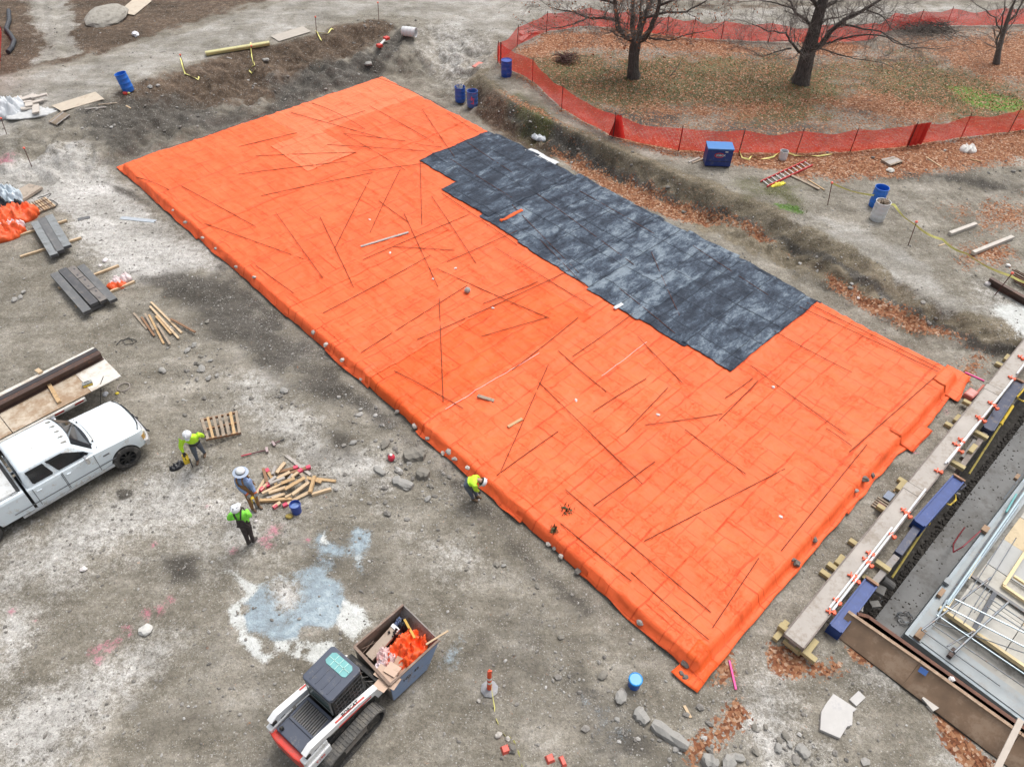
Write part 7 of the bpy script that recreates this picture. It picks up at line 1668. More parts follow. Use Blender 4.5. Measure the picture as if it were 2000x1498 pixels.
# ---------------- bare trees
bark_t = NT('bark')
bv = bark_t.mapping((6, 6, 1.2)); bn1 = bark_t.noise(2.5, 6, .7, bv, 1.0)
bark_m = bark_t.fin(bark_t.ramp(bn1, [(.3, L(.045, .040, .036)), (.55, L(.12, .108, .098)), (.75, L(.23, .21, .195))]), .95, 0, bark_t.bump(bn1, 1.0, .06), .2)
bark2 = M('bark_grey', (.12, .11, .10), .9, .3, 12, bump=.4); twig_m = M('twig', (.17, .148, .132), .9, .25, 15)
def tree(label, base, trunk, limbs, seed, twl=1.0, leafy=0, trm=bark_m, lm=bark_m, group='bare trees on the lawn', depth=4):
    """trunk: [(offset, radius)], limbs: [(points, radius0)] all relative to the base; finer branches grow from the limbs"""
    rr = random.Random(seed); t = thing('bare_tree', label, 'tree', base, 0, group)
    pts = [V(p) for p, r in trunk]; rad = [r for p, r in trunk]
    tb = MB()
    secs = []; n = 16
    for i, p in enumerate(pts):
        d = (pts[min(i + 1, len(pts) - 1)] - pts[max(i - 1, 0)]).normalized(); q = V((0, 0, 1)).rotation_difference(d).to_matrix(); flare = 1 + (.35 if i == 0 else 0)
        secs.append([p + q @ V((math.cos(2 * math.pi * k / n), math.sin(2 * math.pi * k / n), 0)) * rad[i] * (1 + .12 * math.sin(k * 2.1 + i * .8) + (.28 * math.sin(k * 2.4) if i == 0 else 0)) for k in range(n)])
    tb.loft(secs)
    tb.build('trunk', trm, t, smooth=True)
    tw = MB(); tips = []
    def grow(p, d, L_, r, lev):
        k = max(2, int(4 - lev * .3)); P_ = [p.copy()]; Rr = [r]; q = p.copy(); dd = d.copy()
        for i in range(k):
            dd = (dd + V((rr.uniform(-1, 1), rr.uniform(-1, 1), rr.uniform(-.75, .75))) * .30 + V((0, 0, .03))).normalized()
            q = q + dd * (L_ / k); P_.append(q.copy()); Rr.append(max(.0045, r * (1 - .62 * (i + 1) / k)))
        tw.tube(P_, Rr, 5 if lev < 2 else 3, 0, False)
        if lev >= depth: tips.append(q.copy()); return
        m = rr.randint(2, 4)
        for i in range(m):
            j = rr.randint(1, k); pp = P_[j]; ax = V((rr.uniform(-1, 1), rr.uniform(-1, 1), rr.uniform(-.6, .9))).normalized()
            grow(pp, (dd + ax * rr.uniform(.55, 1.05)).normalized(), L_ * rr.uniform(.5, .74), Rr[j] * .62, lev + 1)
    for lp, r0 in limbs:
        P_ = [V(p) for p in lp]; k = len(P_)
        # smooth the limb with extra points and small kinks
        Q_ = []; 
        for a, b in zip(P_[:-1], P_[1:]):
            for f in (0, .33, .66): Q_.append(a.lerp(b, f) + V((rr.uniform(-1, 1), rr.uniform(-1, 1), rr.uniform(-1, 1))) * .045 * (a - b).length * (1 if f else 0))
        Q_.append(P_[-1]); Rr = [max(.014, r0 * (1 - .8 * i / (len(Q_) - 1))) for i in range(len(Q_))]
        MB().tube(Q_, Rr, 9).build('limb', lm, t, smooth=True)
        for i in range(1, len(Q_)):
            d = (Q_[i] - Q_[i - 1]).normalized()
            for _ in range(2 if i % 2 else 1):
                ax = V((rr.uniform(-1, 1), rr.uniform(-1, 1), rr.uniform(-.5, .8))).normalized()
                grow(Q_[i], (d * .7 + ax).normalized(), twl * rr.uniform(.8, 1.6), min(.03, Rr[i] * .42), 1)
        grow(Q_[-1], (Q_[-1] - Q_[-2]).normalized(), twl * 1.4, Rr[-1], 1)
    o = tw.build('twigs', twig_m, t); o['kind'] = 'stuff'
    if leafy:
        lb = MB()
        for i in range(leafy):
            q = rr.choice(tips) + V((rr.uniform(-.12, .12), rr.uniform(-.12, .12), rr.uniform(-.12, .05))); a = V((rr.uniform(-1, 1), rr.uniform(-1, 1), rr.uniform(-1, .2))).normalized() * rr.uniform(.05, .09); b = a.cross(V((rr.uniform(-1, 1), rr.uniform(-1, 1), rr.uniform(-1, 1)))).normalized() * a.length * .6
            lb.add([q - a, q - b * .8, q + a, q + b * .8], [(0, 1, 2, 3)])
        o = lb.build('dead_leaves', M('brown_leaf', (.34, .125, .05), .7, .35, 6), t); o['kind'] = 'stuff'
    return t
def pxl(base, *pp):
    """limb points given in the picture with the depth offset (metres beyond the trunk) of each"""
    out = []
    for px, py, dy in pp:
        d = ray(px, py); y = base.y + dy; k = y / d[1]; out.append(V((d[0] * k, y, CAMZ + d[2] * k)) - base)
    return out
b1 = P(1238, 152)
tk = pxl(b1, (1238, 152, 0), (1236, 135, 0), (1237, 110, 0), (1240, 92, 0), (1243, 80, 0))
lim = [([tk[4]] + pxl(b1, (1222, 72, .1), (1206, 52, .3), (1204, 30, .2), (1200, 0, 0), (1190, -50, -.2), (1175, -110, -.5)), .19), ([tk[4]] + pxl(b1, (1258, 76, -.2), (1272, 55, -.5), (1285, 20, -.6), (1290, -20, -.9), (1300, -90, -1.3)), .20),
       ([tk[4]] + pxl(b1, (1236, 60, .5), (1235, 20, .8), (1240, -30, 1.2), (1245, -100, 1.6)), .18), ([tk[3]] + pxl(b1, (1252, 60, .3), (1262, 30, .6), (1278, -10, .8), (1305, -60, 1)), .15), ([tk[4]] + pxl(b1, (1250, 45, 1), (1252, 0, 1.6), (1262, -50, 2)), .12),
       (pxl(b1, (1205, 40, .3), (1180, 36, .6), (1145, 34, .8), (1110, 22, 1.0), (1075, 15, 1.1)), .085), (pxl(b1, (1250, 35, .1), (1290, 27, -.2), (1340, 24, -.4), (1375, 5, -.6), (1400, -10, -.8)), .08), (pxl(b1, (1268, 74, -.4), (1305, 80, -.9), (1345, 68, -1.2), (1400, 56, -1.5)), .05),
       (pxl(b1, (1146, 36, .8), (1120, 48, .6), (1085, 55, .5), (1060, 58, .3)), .045), (pxl(b1, (1204, 10, .2), (1160, -5, .6), (1100, -12, 1.0), (1040, -5, 1.2)), .07), (pxl(b1, (1290, 10, -.6), (1340, -10, -1.4), (1400, -30, -2), (1450, -40, -2.4)), .07), (pxl(b1, (1225, 75, -.3), (1205, 70, -1.0), (1190, 60, -1.6), (1170, 55, -2)), .04)]
tree('bare multi-stemmed tree with clinging orange leaves, the one nearer the ramp', b1, [(tk[0] - V((0, 0, .12)), .38), (tk[1], .30), (tk[2], .275), (tk[3], .29), (tk[4] + V((0, 0, .1)), .22)], lim, 21, .85, 1400)
b2 = P(1563, 163)
tk = pxl(b2, (1563, 163, 0), (1569, 140, .1), (1578, 100, .2), (1590, 60, .3), (1602, 20, .4), (1614, -20, .5), (1630, -80, .7))
lim = [([tk[2]] + pxl(b2, (1604, 88, -.2), (1622, 62, -.5), (1648, 40, -.8), (1690, 18, -1.0), (1730, -8, -1.2), (1790, -40, -1.6)), .17), ([tk[2]] + pxl(b2, (1560, 102, -.3), (1542, 80, -.8), (1535, 65, -1.0), (1500, 62, -1.4), (1470, 48, -1.7)), .085), ([tk[3]] + pxl(b2, (1575, 40, .6), (1553, 25, 1.0), (1545, 5, 1.3), (1520, -20, 1.6)), .10),
       ([tk[4]] + pxl(b2, (1630, 5, .8), (1650, -30, 1.2), (1690, -80, 1.4)), .13), ([tk[4]] + pxl(b2, (1580, -5, .2), (1555, -30, -.2), (1520, -70, -.6)), .12), (pxl(b2, (1640, 48, -.7), (1668, 52, -1.1), (1720, 62, -1.6), (1780, 95, -2.1), (1850, 92, -2.4)), .06), (pxl(b2, (1610, 86, -.3), (1650, 75, -1.2), (1720, 70, -2.0), (1760, 88, -2.6), (1800, 84, -3)), .055),
       ([tk[2]] + pxl(b2, (1600, 95, -.8), (1640, 108, -1.6), (1690, 118, -2.3), (1740, 130, -2.8)), .05), ([tk[5]] + pxl(b2, (1640, -60, .2), (1680, -120, -.2)), .13), ([tk[5]] + pxl(b2, (1600, -70, 1), (1570, -130, 1.6)), .12), (pxl(b2, (1555, 20, 1), (1520, 8, 1.2), (1480, 0, 1.6), (1440, 5, 1.9)), .05), (pxl(b2, (1545, 95, -.6), (1515, 102, -1.2), (1490, 112, -1.6), (1460, 96, -2)), .045),
       ([tk[3]] + pxl(b2, (1612, 40, 1.0), (1650, 30, 1.6), (1700, 25, 2.2)), .07), (pxl(b2, (1690, 18, -1), (1720, 30, -1.5), (1745, 60, -1.8)), .05)]
tree('bare leaning tree with dark furrowed trunk in the middle of the lawn', b2, [(tk[0] - V((0, 0, .12)), .52), (tk[1], .40), (tk[2], .36), (tk[3], .31), (tk[4], .27), (tk[5], .23), (tk[6], .16)], lim, 33, .95, 0)
b3 = P(1947, 125)
tk = pxl(b3, (1947, 125, 0), (1950, 100, 0), (1958, 70, .1), (1966, 45, .2), (1976, 15, .2))
lim = [([tk[4]] + pxl(b3, (1988, -10, .2), (2000, -60, .3)), .07), ([tk[1]] + pxl(b3, (1946, 85, .3), (1956, 55, .5), (1962, 20, .6), (1965, -20, .8)), .075), ([tk[2]] + pxl(b3, (1945, 35, -.3), (1915, 15, -.6), (1895, 0, -.8)), .045), ([tk[3]] + pxl(b3, (1985, 30, .3), (1998, 0, .4), (2010, -40, .6)), .06), ([tk[2]] + pxl(b3, (1975, 50, .6), (1990, 20, 1)), .045)]
tree('thin young bare tree at the picture edge on the leaf carpet', b3, [(tk[0] - V((0, 0, .1)), .19), (tk[1], .14), (tk[2], .115), (tk[3], .10), (tk[4], .08)], lim, 45, .7, 0, bark2, bark2, depth=3)
# brush heaps and a fallen twig
for (a, b), r, n, seed, lb in (((1105, 122), .75, 90, 3, 'small dark heap of dead brush lying on the lawn near the ramp'), ((1800, 60), 2.6, 260, 5, 'wide heap of cut branches against the far fence')):
    rr = random.Random(seed); mb = MB(); q = P(a, b)
    for i in range(n):
        an = rr.uniform(0, 6.28); c = V((rr.gauss(0, r * .4), rr.gauss(0, r * .25), rr.uniform(.05, .42))); d = V((math.cos(an), math.sin(an), rr.uniform(-.2, .4))) * rr.uniform(.3, .6) * (1 if r < 1 else 1.8)
        mb.tube([c - d, c + V((rr.uniform(-.05, .05), rr.uniform(-.05, .05), .03)), c + d], [.016, .012, .005], 4)
    tag(mb.build('brush_heap', M('brush_%d' % seed, (.10, .05, .045) if r < 1 else (.085, .075, .065), .9, .3, 9), loc=q), lb, 'brush heap')
rr = random.Random(8); q = P(1308, 150); mb = MB(); mb.tube([V((0, 0, 0)), V((.25, 0, .35)), V((.5, .1, .85)), V((.65, .1, 1.1))], [.03, .022, .014, .006], 5); mb.tube([V((.25, 0, .35)), V((-.2, .1, .7)), V((-.6, .2, .9))], [.018, .012, .005], 4); mb.tube([V((.45, .1, .75)), V((.75, .1, .8))], [.012, .005], 4)
tag(mb.build('fallen_branch', twig_m, loc=q), 'broken branch standing in the grass beside the multi-stemmed tree', 'branch')
# ---------------- barrels and buckets
def barrel(name, label, q, r, h, mat, rot=(0, 0, 0), open_top=True, inside=None, group=None, fill=None, lid=False):
    t = thing(name, label, 'barrel', q, 0, group); t.rotation_euler = rot
    prof = [(r * .93, 0), (r * .97, .03)]
    for k in range(1, 4):
        z = h * k / 4; prof += [(r, z - .035), (r * 1.03, z - .015), (r * 1.03, z + .015), (r, z + .035)]
    prof += [(r, h - .05), (r * 1.03, h - .03), (r * 1.03, h)]
    if open_top: prof += [(r * .96, h), (r * .95, h - .05), (r * .95, .08), (0, .08)]
    else: prof += [(r * .96, h), (r * .94, h - .03), (0, h - .028)]
    MB().lathe([(0, 0)] + prof, 28).build('shell', mat, t, smooth=True)
    if fill is not None: MB().lathe([(0, h * fill), (r * .95, h * fill)], 24).build('contents', inside, t)
    return t
bl = M('blue_plastic', (.02, .10, .42), .45, .1, 4, dirt=(.12, .17, .26), dirt_amt=.25, dscale=5); bl2 = M('bright_blue_plastic', (.02, .16, .62), .4, .1, 4, dirt=(.1, .2, .4), dirt_amt=.2, dscale=5)
wb_ = M('white_plastic', (.66, .67, .68), .45, .08, 5, dirt=(.42, .42, .42), dirt_amt=.4, dscale=5)
dark_in = M('barrel_inside', (.02, .05, .14), .7)
q = P(252, 178); barrel('blue_barrel', 'bright blue barrel tilted on the dirt bank beside the plywood sheet', q, .29, .92, bl2, (.0, -.16, 0))
q = P(899, 198); t = barrel('blue_barrel', 'blue barrel full of scrap at the foot of the bank, left of the pink-marked one', q, .28, .80, bl, group='blue barrels at the bank foot', fill=.8, inside=M('scrap_fill', (.25, .25, .25), .8, .6, 30))
rr = random.Random(4); mb = MB()
for i in range(12): mb.bar((rr.uniform(-.18, .18), rr.uniform(-.18, .18), .6), (rr.uniform(-.2, .2), rr.uniform(-.2, .2), rr.uniform(.82, .98)), .04, .02)
mb.build('scrap', M('scrap_sticks', (.5, .5, .48), .7, .4, 20), t)
q = P(923, 208); t = barrel('blue_barrel', 'blue barrel with pink sprayed marks at the foot of the bank', q, .29, .86, M('faded_blue', (.055, .14, .40), .5, .15, 4, dirt=(.3, .1, .25), dirt_amt=.3, dscale=4), group='blue barrels at the bank foot')
for a, z, w, h_ in ((-1.65, .55, .05, .2), (-1.45, .52, .16, .05), (-1.35, .35, .05, .22), (-1.55, .28, .14, .05)):
    MB().box((.302 * math.cos(a), .302 * math.sin(a), z), (.012, w, h_), (0, 0, a)).build('pink_mark', pink_m, t)
q = P(989, 149); barrel('blue_barrel', 'dark blue closed barrel on the bank top against the fence corner', q, .29, .88, M('deep_blue', (.02, .07, .36), .45, .15, 4, dirt=(.15, .13, .25), dirt_amt=.35, dscale=4), open_top=False)
q = P(1709, 402); barrel('blue_barrel', 'blue barrel behind the white one on the upper ground', q, .29, .90, bl2)
q = P(1712, 428); t = barrel('white_barrel', 'white barrel filled with sticks in front of the blue one', q, .30, .85, wb_, fill=.88, inside=M('rubbish', (.22, .17, .13), .9, .5, 20))
mb = MB(); rr = random.Random(6)
for i in range(14): mb.bar((rr.uniform(-.2, .2), rr.uniform(-.2, .2), .7), (rr.uniform(-.25, .25), rr.uniform(-.25, .25), rr.uniform(.85, 1.02)), .05, .02)
mb.build('sticks', WOODS['weathered'], t)
q = P(1528, 311); barrel('white_bucket', 'white open bucket tied with yellow tape by the fence', q, .19, .42, wb_, fill=.7, inside=M('bucket_dark', (.12, .12, .12), .9)); 
q = P(787, 70); t = barrel('white_barrel', 'white barrel lying on its side on the bank crest', q + V((0, 0, .27)), .27, .85, wb_, (R(90), 0, R(75)), fill=.4, inside=M('bucket_dark2', (.4, .38, .34), .9))
def bucket(name, label, q, r, h, mat, lidm=None, wm=None):
    t = thing(name, label, 'bucket', q, random.uniform(0, 6))
    MB().lathe([(0, 0), (r * .88, 0), (r, h * .82), (r * 1.05, h * .83), (r * 1.05, h * .88), (r, h * .9), (r, h), (r * .96, h), (r * .85, .03), (0, .03)], 24).build('shell', mat, t, smooth=True)
    if lidm is not None: MB().lathe([(r * 1.06, h - .04), (r * 1.07, h), (r * .95, h + .012), (r * .9, h), (0, h)], 24).build('lid', lidm, t, smooth=True)
    else: MB().lathe([(r * .93, h * .7), (0, h * .72)], 20).build('contents', wm, t)
    pts = [V((r * 1.05 * math.cos(a), r * 1.05 * math.sin(a) * .4 - r * .75, h * .75 - .06 * math.sin(a))) for a in np.linspace(0, math.pi, 9)]
    MB().tube(pts, .006, 5).build('handle', M('wire_handle', (.5, .5, .5), .4), t)
    MB().box((0, -r * .99, h * .42), (r * .9, .012, h * .35), (.09, 0, 0)).build('paper_label', M('bucket_label', (.6, .62, .68), .6, .3, 30), t)
    return t
bucket('blue_bucket', 'dark blue open bucket at the edge of the lumber heap', P(580, 999), .155, .37, M('bucket_blue', (.03, .07, .32), .45, .15, 5), None, M('bucket_inside', (.16, .25, .52), .4, .3, 6))
bucket('blue_bucket', 'bright blue bucket with lid standing below the torn orange corner', P(1238, 1338), .16, .36, M('bucket_blue2', (.02, .10, .40), .4, .1, 5), M('lid_blue', (.015, .27, .66), .35, .08, 4))
# ---------------- site box with swoosh badge
q = (P(1376, 327) + P(1426, 329)) / 2; bx = thing('site_box', 'blue steel site box with red and white badge by the fence', 'job box', (q.x, q.y + .35, q.z), R(-2))
bd_m = M('box_blue', (.018, .04, .19), .45, .12, 5, dirt=(.09, .1, .16), dirt_amt=.25, dscale=5); bt_m = M('box_lit_top_blue', (.035, .17, .45), .4, .08, 4)  # lid gets a brighter blue: light from above put into its colour
MB().box((0, 0, .46), (1.16, .66, .80)).build('cabinet', bd_m, bx, bevel=.012); MB().prism([(-.60, -.36), (.60, -.36), (.60, .36), (-.60, .36)], .865, .93).build('lid', bt_m, bx, bevel=.012)
for x in (-.48, .48): MB().box((x, 0, .03), (.12, .62, .06)).build('skid', belt_m, bx)
MB().box((.28, -.338, .78), (.12, .02, .05)).build('latch', wht, bx); MB().box((0, -.335, .30), (1.1, .012, .015)).build('seam', belt_m, bx)
lg = MB(); ring = [(.20 * math.cos(a) - .02, .10 * math.sin(a)) for a in np.linspace(.5, 5.9, 22)]
for (x0, z0), (x1, z1__) in zip(ring[:-1], ring[1:]): lg.bar((x0, -.336, .60 + z0), (x1, -.336, .60 + z1__), .008, .035)
lg.build('badge_ring', lr_m, bx); text_mesh('badge_text', 'JOBOX', .13, wht, bx, (.05, -.336, .60), (R(90), 0, 0), .003)
# planks by the box
pxbar2 = None
def gbar(name, a, b, w, h, mat, label, cat='board', group=None, lift=0.0, roll=0.0):
    A, B = P(*a), P(*b); A.z += h / 2 + lift; B.z += h / 2 + lift
    k = max(0, max(z1(*(A.lerp(B, f)[:2])) + h / 2 - A.lerp(B, f).z for f in (.25, .5, .75))); A.z += k; B.z += k
    c0 = (A + B) / 2
    return tag(MB().bar(A - c0, B - c0, w, h, 0, roll).build(name, mat, bevel=.004, loc=c0), label, cat, group)
gbar('board', (1345, 318), (1366, 309), .1, .04, WOODS['grey'], 'grey board leaning out beside the blue site box, left one'); gbar('board', (1352, 320), (1374, 311), .1, .04, WOODS['weathered'], 'weathered board beside the blue site box, right one')
gbar('beam', (1853, 460), (1904, 441), .16, .14, M('pale_beam', (.52, .48, .43), .8, .12, 4, dirt=(.35, .32, .28)), 'short pale square beam on the upper ground', 'beam'); gbar('beam', (1898, 498), (1975, 467), .16, .14, M('pale_beam', (.52, .48, .43)), 'long pale square beam among red leaves on the upper ground', 'beam')
gbar('lath', (1833, 481), (1851, 475), .05, .03, WOODS['pale'], 'thin pale lath crossing the yellow tape', 'lath'); gbar('lath', (1808, 307), (1838, 327), .06, .03, WOODS['pale'], 'pale lath lying in the wheel ruts by the fence', 'lath'); gbar('lath', (1895, 312), (1916, 317), .05, .03, WOODS['tan'], 'tan lath lying past the white rag on the leaves', 'lath'); gbar('board', (1545, 345), (1600, 372), .14, .05, WOODS['weathered'], 'long weathered board half buried by the ladder'); gbar('lath', (1578, 352), (1610, 372), .06, .03, WOODS['tan'], 'tan lath beside the half buried board', 'lath')
crumple('white_rag', P(1890, 294), (.42, .3), .22, M('rag', (.72, .70, .66), .8, .06, 8), 'white crumpled rag on the leaves below the straight fence', 'rag', 31, n=14); tag(MB().rock((0, 0, .05), .14, 3, (1.2, .9, .6), 2).build('stone', M('pale_stone', (.6, .58, .53), .9, .1, 8), loc=P(1738, 335)), 'pale stone beside the small slatted pallet', 'stone')
def pallet(label, corners, slats=7, mat=None, cat='pallet', th=.11, name='pallet'):
    a, b, c, d = [V(p) for p in corners]   # a-b is one runner side, d-c the other; slats run from a-b to d-c
    o0 = (a + b + c + d) / 4; t = thing(name, label, cat, o0); n = (b - a).cross(d - a).normalized(); n = n if n.z > 0 else -n
    A, B, C, D = [p - o0 for p in (a, b, c, d)]
    ms = mat or (WOODS['pale'], WOODS['tan'])
    for f in (.04, .5, .96): p, q = A.lerp(D, f), B.lerp(C, f); MB().bar(p + n * (th - .06), q + n * (th - .06), .045, .085).build('runner', WOODS['brown'] if mat is None else mat[-1], t)
    for k in range(slats):
        f = (k + .5) / slats; f = .045 + .91 * k / (slats - 1); p, q = A.lerp(B, f), D.lerp(C, f); w = .09 + .012 * math.sin(k * 5)
        MB().bar(p + n * (th - .006), q + n * (th - .006), w, .018).build('slat', ms[(k * 3 + 1) % 4 == 0 and len(ms) > 1 and 1 or 0], t)
        if k % 3 == 0: MB().bar(p + n * .01, q + n * .01, .09, .018).build('slat', ms[0], t)
    return t
pallet('small grey slatted pallet on the leaves behind the blue barrel', [P(1720, 316), P(1738, 327), P(1762, 319), P(1745, 310)], 6, (WOODS['grey'], WOODS['weathered']))
# ladder
A0, A1, B0_, B1_ = P(1485, 357), P(1574, 316), P(1498, 367), P(1583, 324)
o0 = (A0 + B1_) / 2; ld = thing('ladder', 'red and white fibreglass ladder lying on the bank top', 'ladder', o0)
lrd = M('ladder_red', (.55, .05, .055), .45, .1, 6); ali = M('aluminium', (.6, .6, .61), .4, .08, 8, .4)
side = (B0_ - A0); side = side.normalized() * .46; up_ = V((0, 0, .05)); dirl = (A1 - A0)
for k, nm in ((0, 'rail'), (1, 'rail')): MB().bar(A0 - o0 + side * k + up_, A1 - o0 + side * k + up_, .035, .085).build(nm, lrd, ld)
for k in range(11): p = A0 - o0 + dirl * ((k + .5) / 11) + up_; MB().bar(p, p + side, .035, .03).build('rung', ali, ld)
crumple('yellow_strap', P(1520, 362), (.45, .12), .1, M('yellow_webbing', (.68, .58, .05), .6, .1, 6), 'yellow strap bunched beside the red ladder', 'strap', 33, n=14, rot=.5)
# ---------------- tape, stakes
tape_m = M('yellow_tape', (.76, .72, .24), .5, .12, 6)
def tape(label, pts, w=.07, waves=.05, name='barrier_tape'):
    q = [PZ(*p) if len(p) == 3 else P(*p, .04) for p in pts]; c0 = q[0].copy(); out = []
    for a, b in zip(q[:-1], q[1:]):
        n = max(2, int((b - a).length / .2))
        for k in range(n): out.append(a.lerp(b, k / n))
    out.append(q[-1]); vs, fs = [], []
    for i, p in enumerate(out):
        d = (out[min(i + 1, len(out) - 1)] - out[max(i - 1, 0)]); d.z = 0; d = d.normalized() if d.length > 0 else V((1, 0, 0)); s_ = V((d.y, -d.x, 0)); tw = math.sin(i * .9 + len(pts)) * .8
        s_ = s_ * math.cos(tw) + V((0, 0, 1)) * math.sin(tw); g = z1(p.x, p.y); base = p + V((0, 0, waves * math.sin(i * 1.7) * .5)); base.z = max(base.z, g + .05)
        vs += [base - c0 - s_ * w / 2, base - c0 + s_ * w / 2]
    nrm = V((0, 0, .004)); N = len(vs); vs = vs + [v + nrm for v in vs]
    for i in range(len(out) - 1): k = 2 * i; fs += [(k, k + 1, k + 3, k + 2), (N + k + 2, N + k + 3, N + k + 1, N + k)]
    return tag(MB().add(vs, fs).build(name, tape_m, loc=c0), label, 'tape')
def stake(label, base, top, h=1.15, capm=None, name='marker_stake', r=.018):
    q = P(*base); 
    d = ray(*top); k = q.y / d[1]; tp = V((d[0] * k, q.y, CAMZ + d[2] * k)) - q
    if tp.length > 1.7 or tp.length < .5: tp = tp.normalized() * h
    t = thing(name, label, 'stake', q); MB().tube([V((0, 0, -.1)), tp], r, 6).build('rod', post_m if capm is not None else rust_m, t)
    if capm is not None: MB().lathe([(0, -.02), (.05, -.02), (.055, .03), (.03, .05), (0, .05)], 10, c=tp).build('cap', capm, t)
    return t, q + tp
cap_m = M('orange_cap', (.78, .13, .08), .5, .1, 8)
SK = [((62, 326), (47, 290), 'stake with pink cap standing on the edge of the pale gravel fan'), ((13, 263), (2, 232), 'thin stake at the picture edge beside the plastic sheet'), ((365, 148), (352, 108), 'capped stake with trailing tape on the bank crest, nearest the blue barrel'), ((496, 132), (488, 67), 'capped stake in front of the yellow pipes'), ((618, 68), (616, 34), 'capped stake behind the flat plywood on the crest'), ((740, 41), (738, 6), 'capped stake near the crest where the white barrel lies'),
      ((1774, 480), (1790, 434), 'capped stake holding the yellow tape near the two pale beams'), ((1942, 577), (1977, 534), 'capped stake holding the yellow tape by the rusty steel'), ((1617, 401), (1625, 358), 'capped stake where the yellow tape starts by the ladder')]
tops = []
for b_, t_p, lb in SK: tops.append(stake(lb, b_, t_p, 1.15, cap_m)[1])
def tape3(label, P3, **k):
    c0 = P3[0].copy(); pts = []
    for a, b in zip(P3[:-1], P3[1:]):
        n = max(2, int((b - a).length / .2))
        for i in range(n): f = i / n; p = a.lerp(b, f); p.z -= .1 * math.sin(f * math.pi); pts.append(p)
    pts.append(P3[-1]); vs, fs = [], []
    for i, p in enumerate(pts):
        d = (pts[min(i + 1, len(pts) - 1)] - pts[max(i - 1, 0)]).normalized(); tw = .6 * math.sin(i * .35); s_ = V((0, 0, 1)) * math.cos(tw) + V((d.y, -d.x, 0)) * math.sin(tw)
        vs += [p - c0 - s_ * .045, p - c0 + s_ * .045]
    N = len(vs); nn = V((.003, -.003, 0)); vs += [v + nn for v in vs]
    for i in range(len(pts) - 1): k_ = 2 * i; fs += [(k_, k_ + 1, k_ + 3, k_ + 2), (N + k_ + 2, N + k_ + 3, N + k_ + 1, N + k_)]
    return tag(MB().add(vs, fs).build('barrier_tape', tape_m, loc=c0), label, 'tape')
tape3('yellow barrier tape strung between capped stakes above the bank', [tops[8], P(1700, 404, .55), P(1738, 420, .5), tops[6] - V((0, 0, .12)), P(1835, 480, .3), P(1882, 508, .3), tops[7] - V((0, 0, .12)), P(2030, 580, .5)])
tape('yellow tape looping from the fence to the white bucket', [(1443, 296), (1449, 310), (1462, 314), (1468, 306), (1485, 313), (1510, 309), (1522, 299)]); tape('yellow tape running from the white bucket along the fence', [(1534, 300), (1552, 306), (1600, 307), (1625, 303)], .06)
tape('yellow tape trailing from the stake in front of the yellow pipes', [(490, 85), (492, 110), (497, 130), (487, 140), (492, 146), (500, 136)], .08); tape('yellow tape trailing from the stake nearest the blue barrel', [(353, 115), (358, 135), (362, 146), (375, 152), (388, 158), (389, 152)], .08); tape('yellow tape on the crest by the flat plywood sheet', [(617, 62), (628, 82), (620, 66), (640, 68), (648, 58), (652, 60)], .07)
# delineator post with tape
q = P(956, 1346); dl = thing('delineator_post', 'orange delineator post with white bands on a grey rubber base', 'traffic post', q, .3)
dor = M('delineator_orange', (.78, .085, .02), .5, .1, 6); d0 = MB().lathe([(0, 0), (.21, 0), (.22, .04), (.16, .07), (.06, .09), (0, .09)], 8).build('base', M('grey_rubber', (.28, .285, .30), .85, .15, 6, dirt=(.4, .38, .35)), dl)
MB().lathe([(.065, .07), (.055, .5), (.05, .98), (.035, 1.02), (.02, 1.08), (0, 1.09)], 16).build('post', dor, dl, smooth=True)
for z in (.40, .62): MB().lathe([(.0605, z), (.059, z + .1)], 16).build('white_band', M('retro_white', (.8, .8, .8), .4), dl)
MB().box((0, -.02, .97), (.10, .03, .2), (0, .1, 0)).build('orange_tie', dor, dl)
tp_ = q + V((0, 0, .95)); c = [tp_] + [P(a, b, .02) for a, b in ((966, 1382), (971, 1408), (985, 1436), (995, 1440), (1003, 1448), (1012, 1470), (1020, 1500), (1026, 1530))]
tape3('yellow tape trailing from the orange delineator post to the picture edge', c)
for (a, b, r, lb) in ((992, 1443, .06, 'pale stone pinning the yellow tape below the delineator'), (974, 1436, .08, 'grey concrete lump beside the trailing yellow tape'), (935, 1369, .05, 'small pale stone left of the trailing yellow tape'), (999, 1464, .1, 'dark stone next to the trailing yellow tape')): tag(MB().rock((0, 0, r * .4), r, a, (1.1, .9, .7), 2).build('stone', stone_mats[1 if r < .1 else 2], loc=P(a, b)), lb, 'stone')
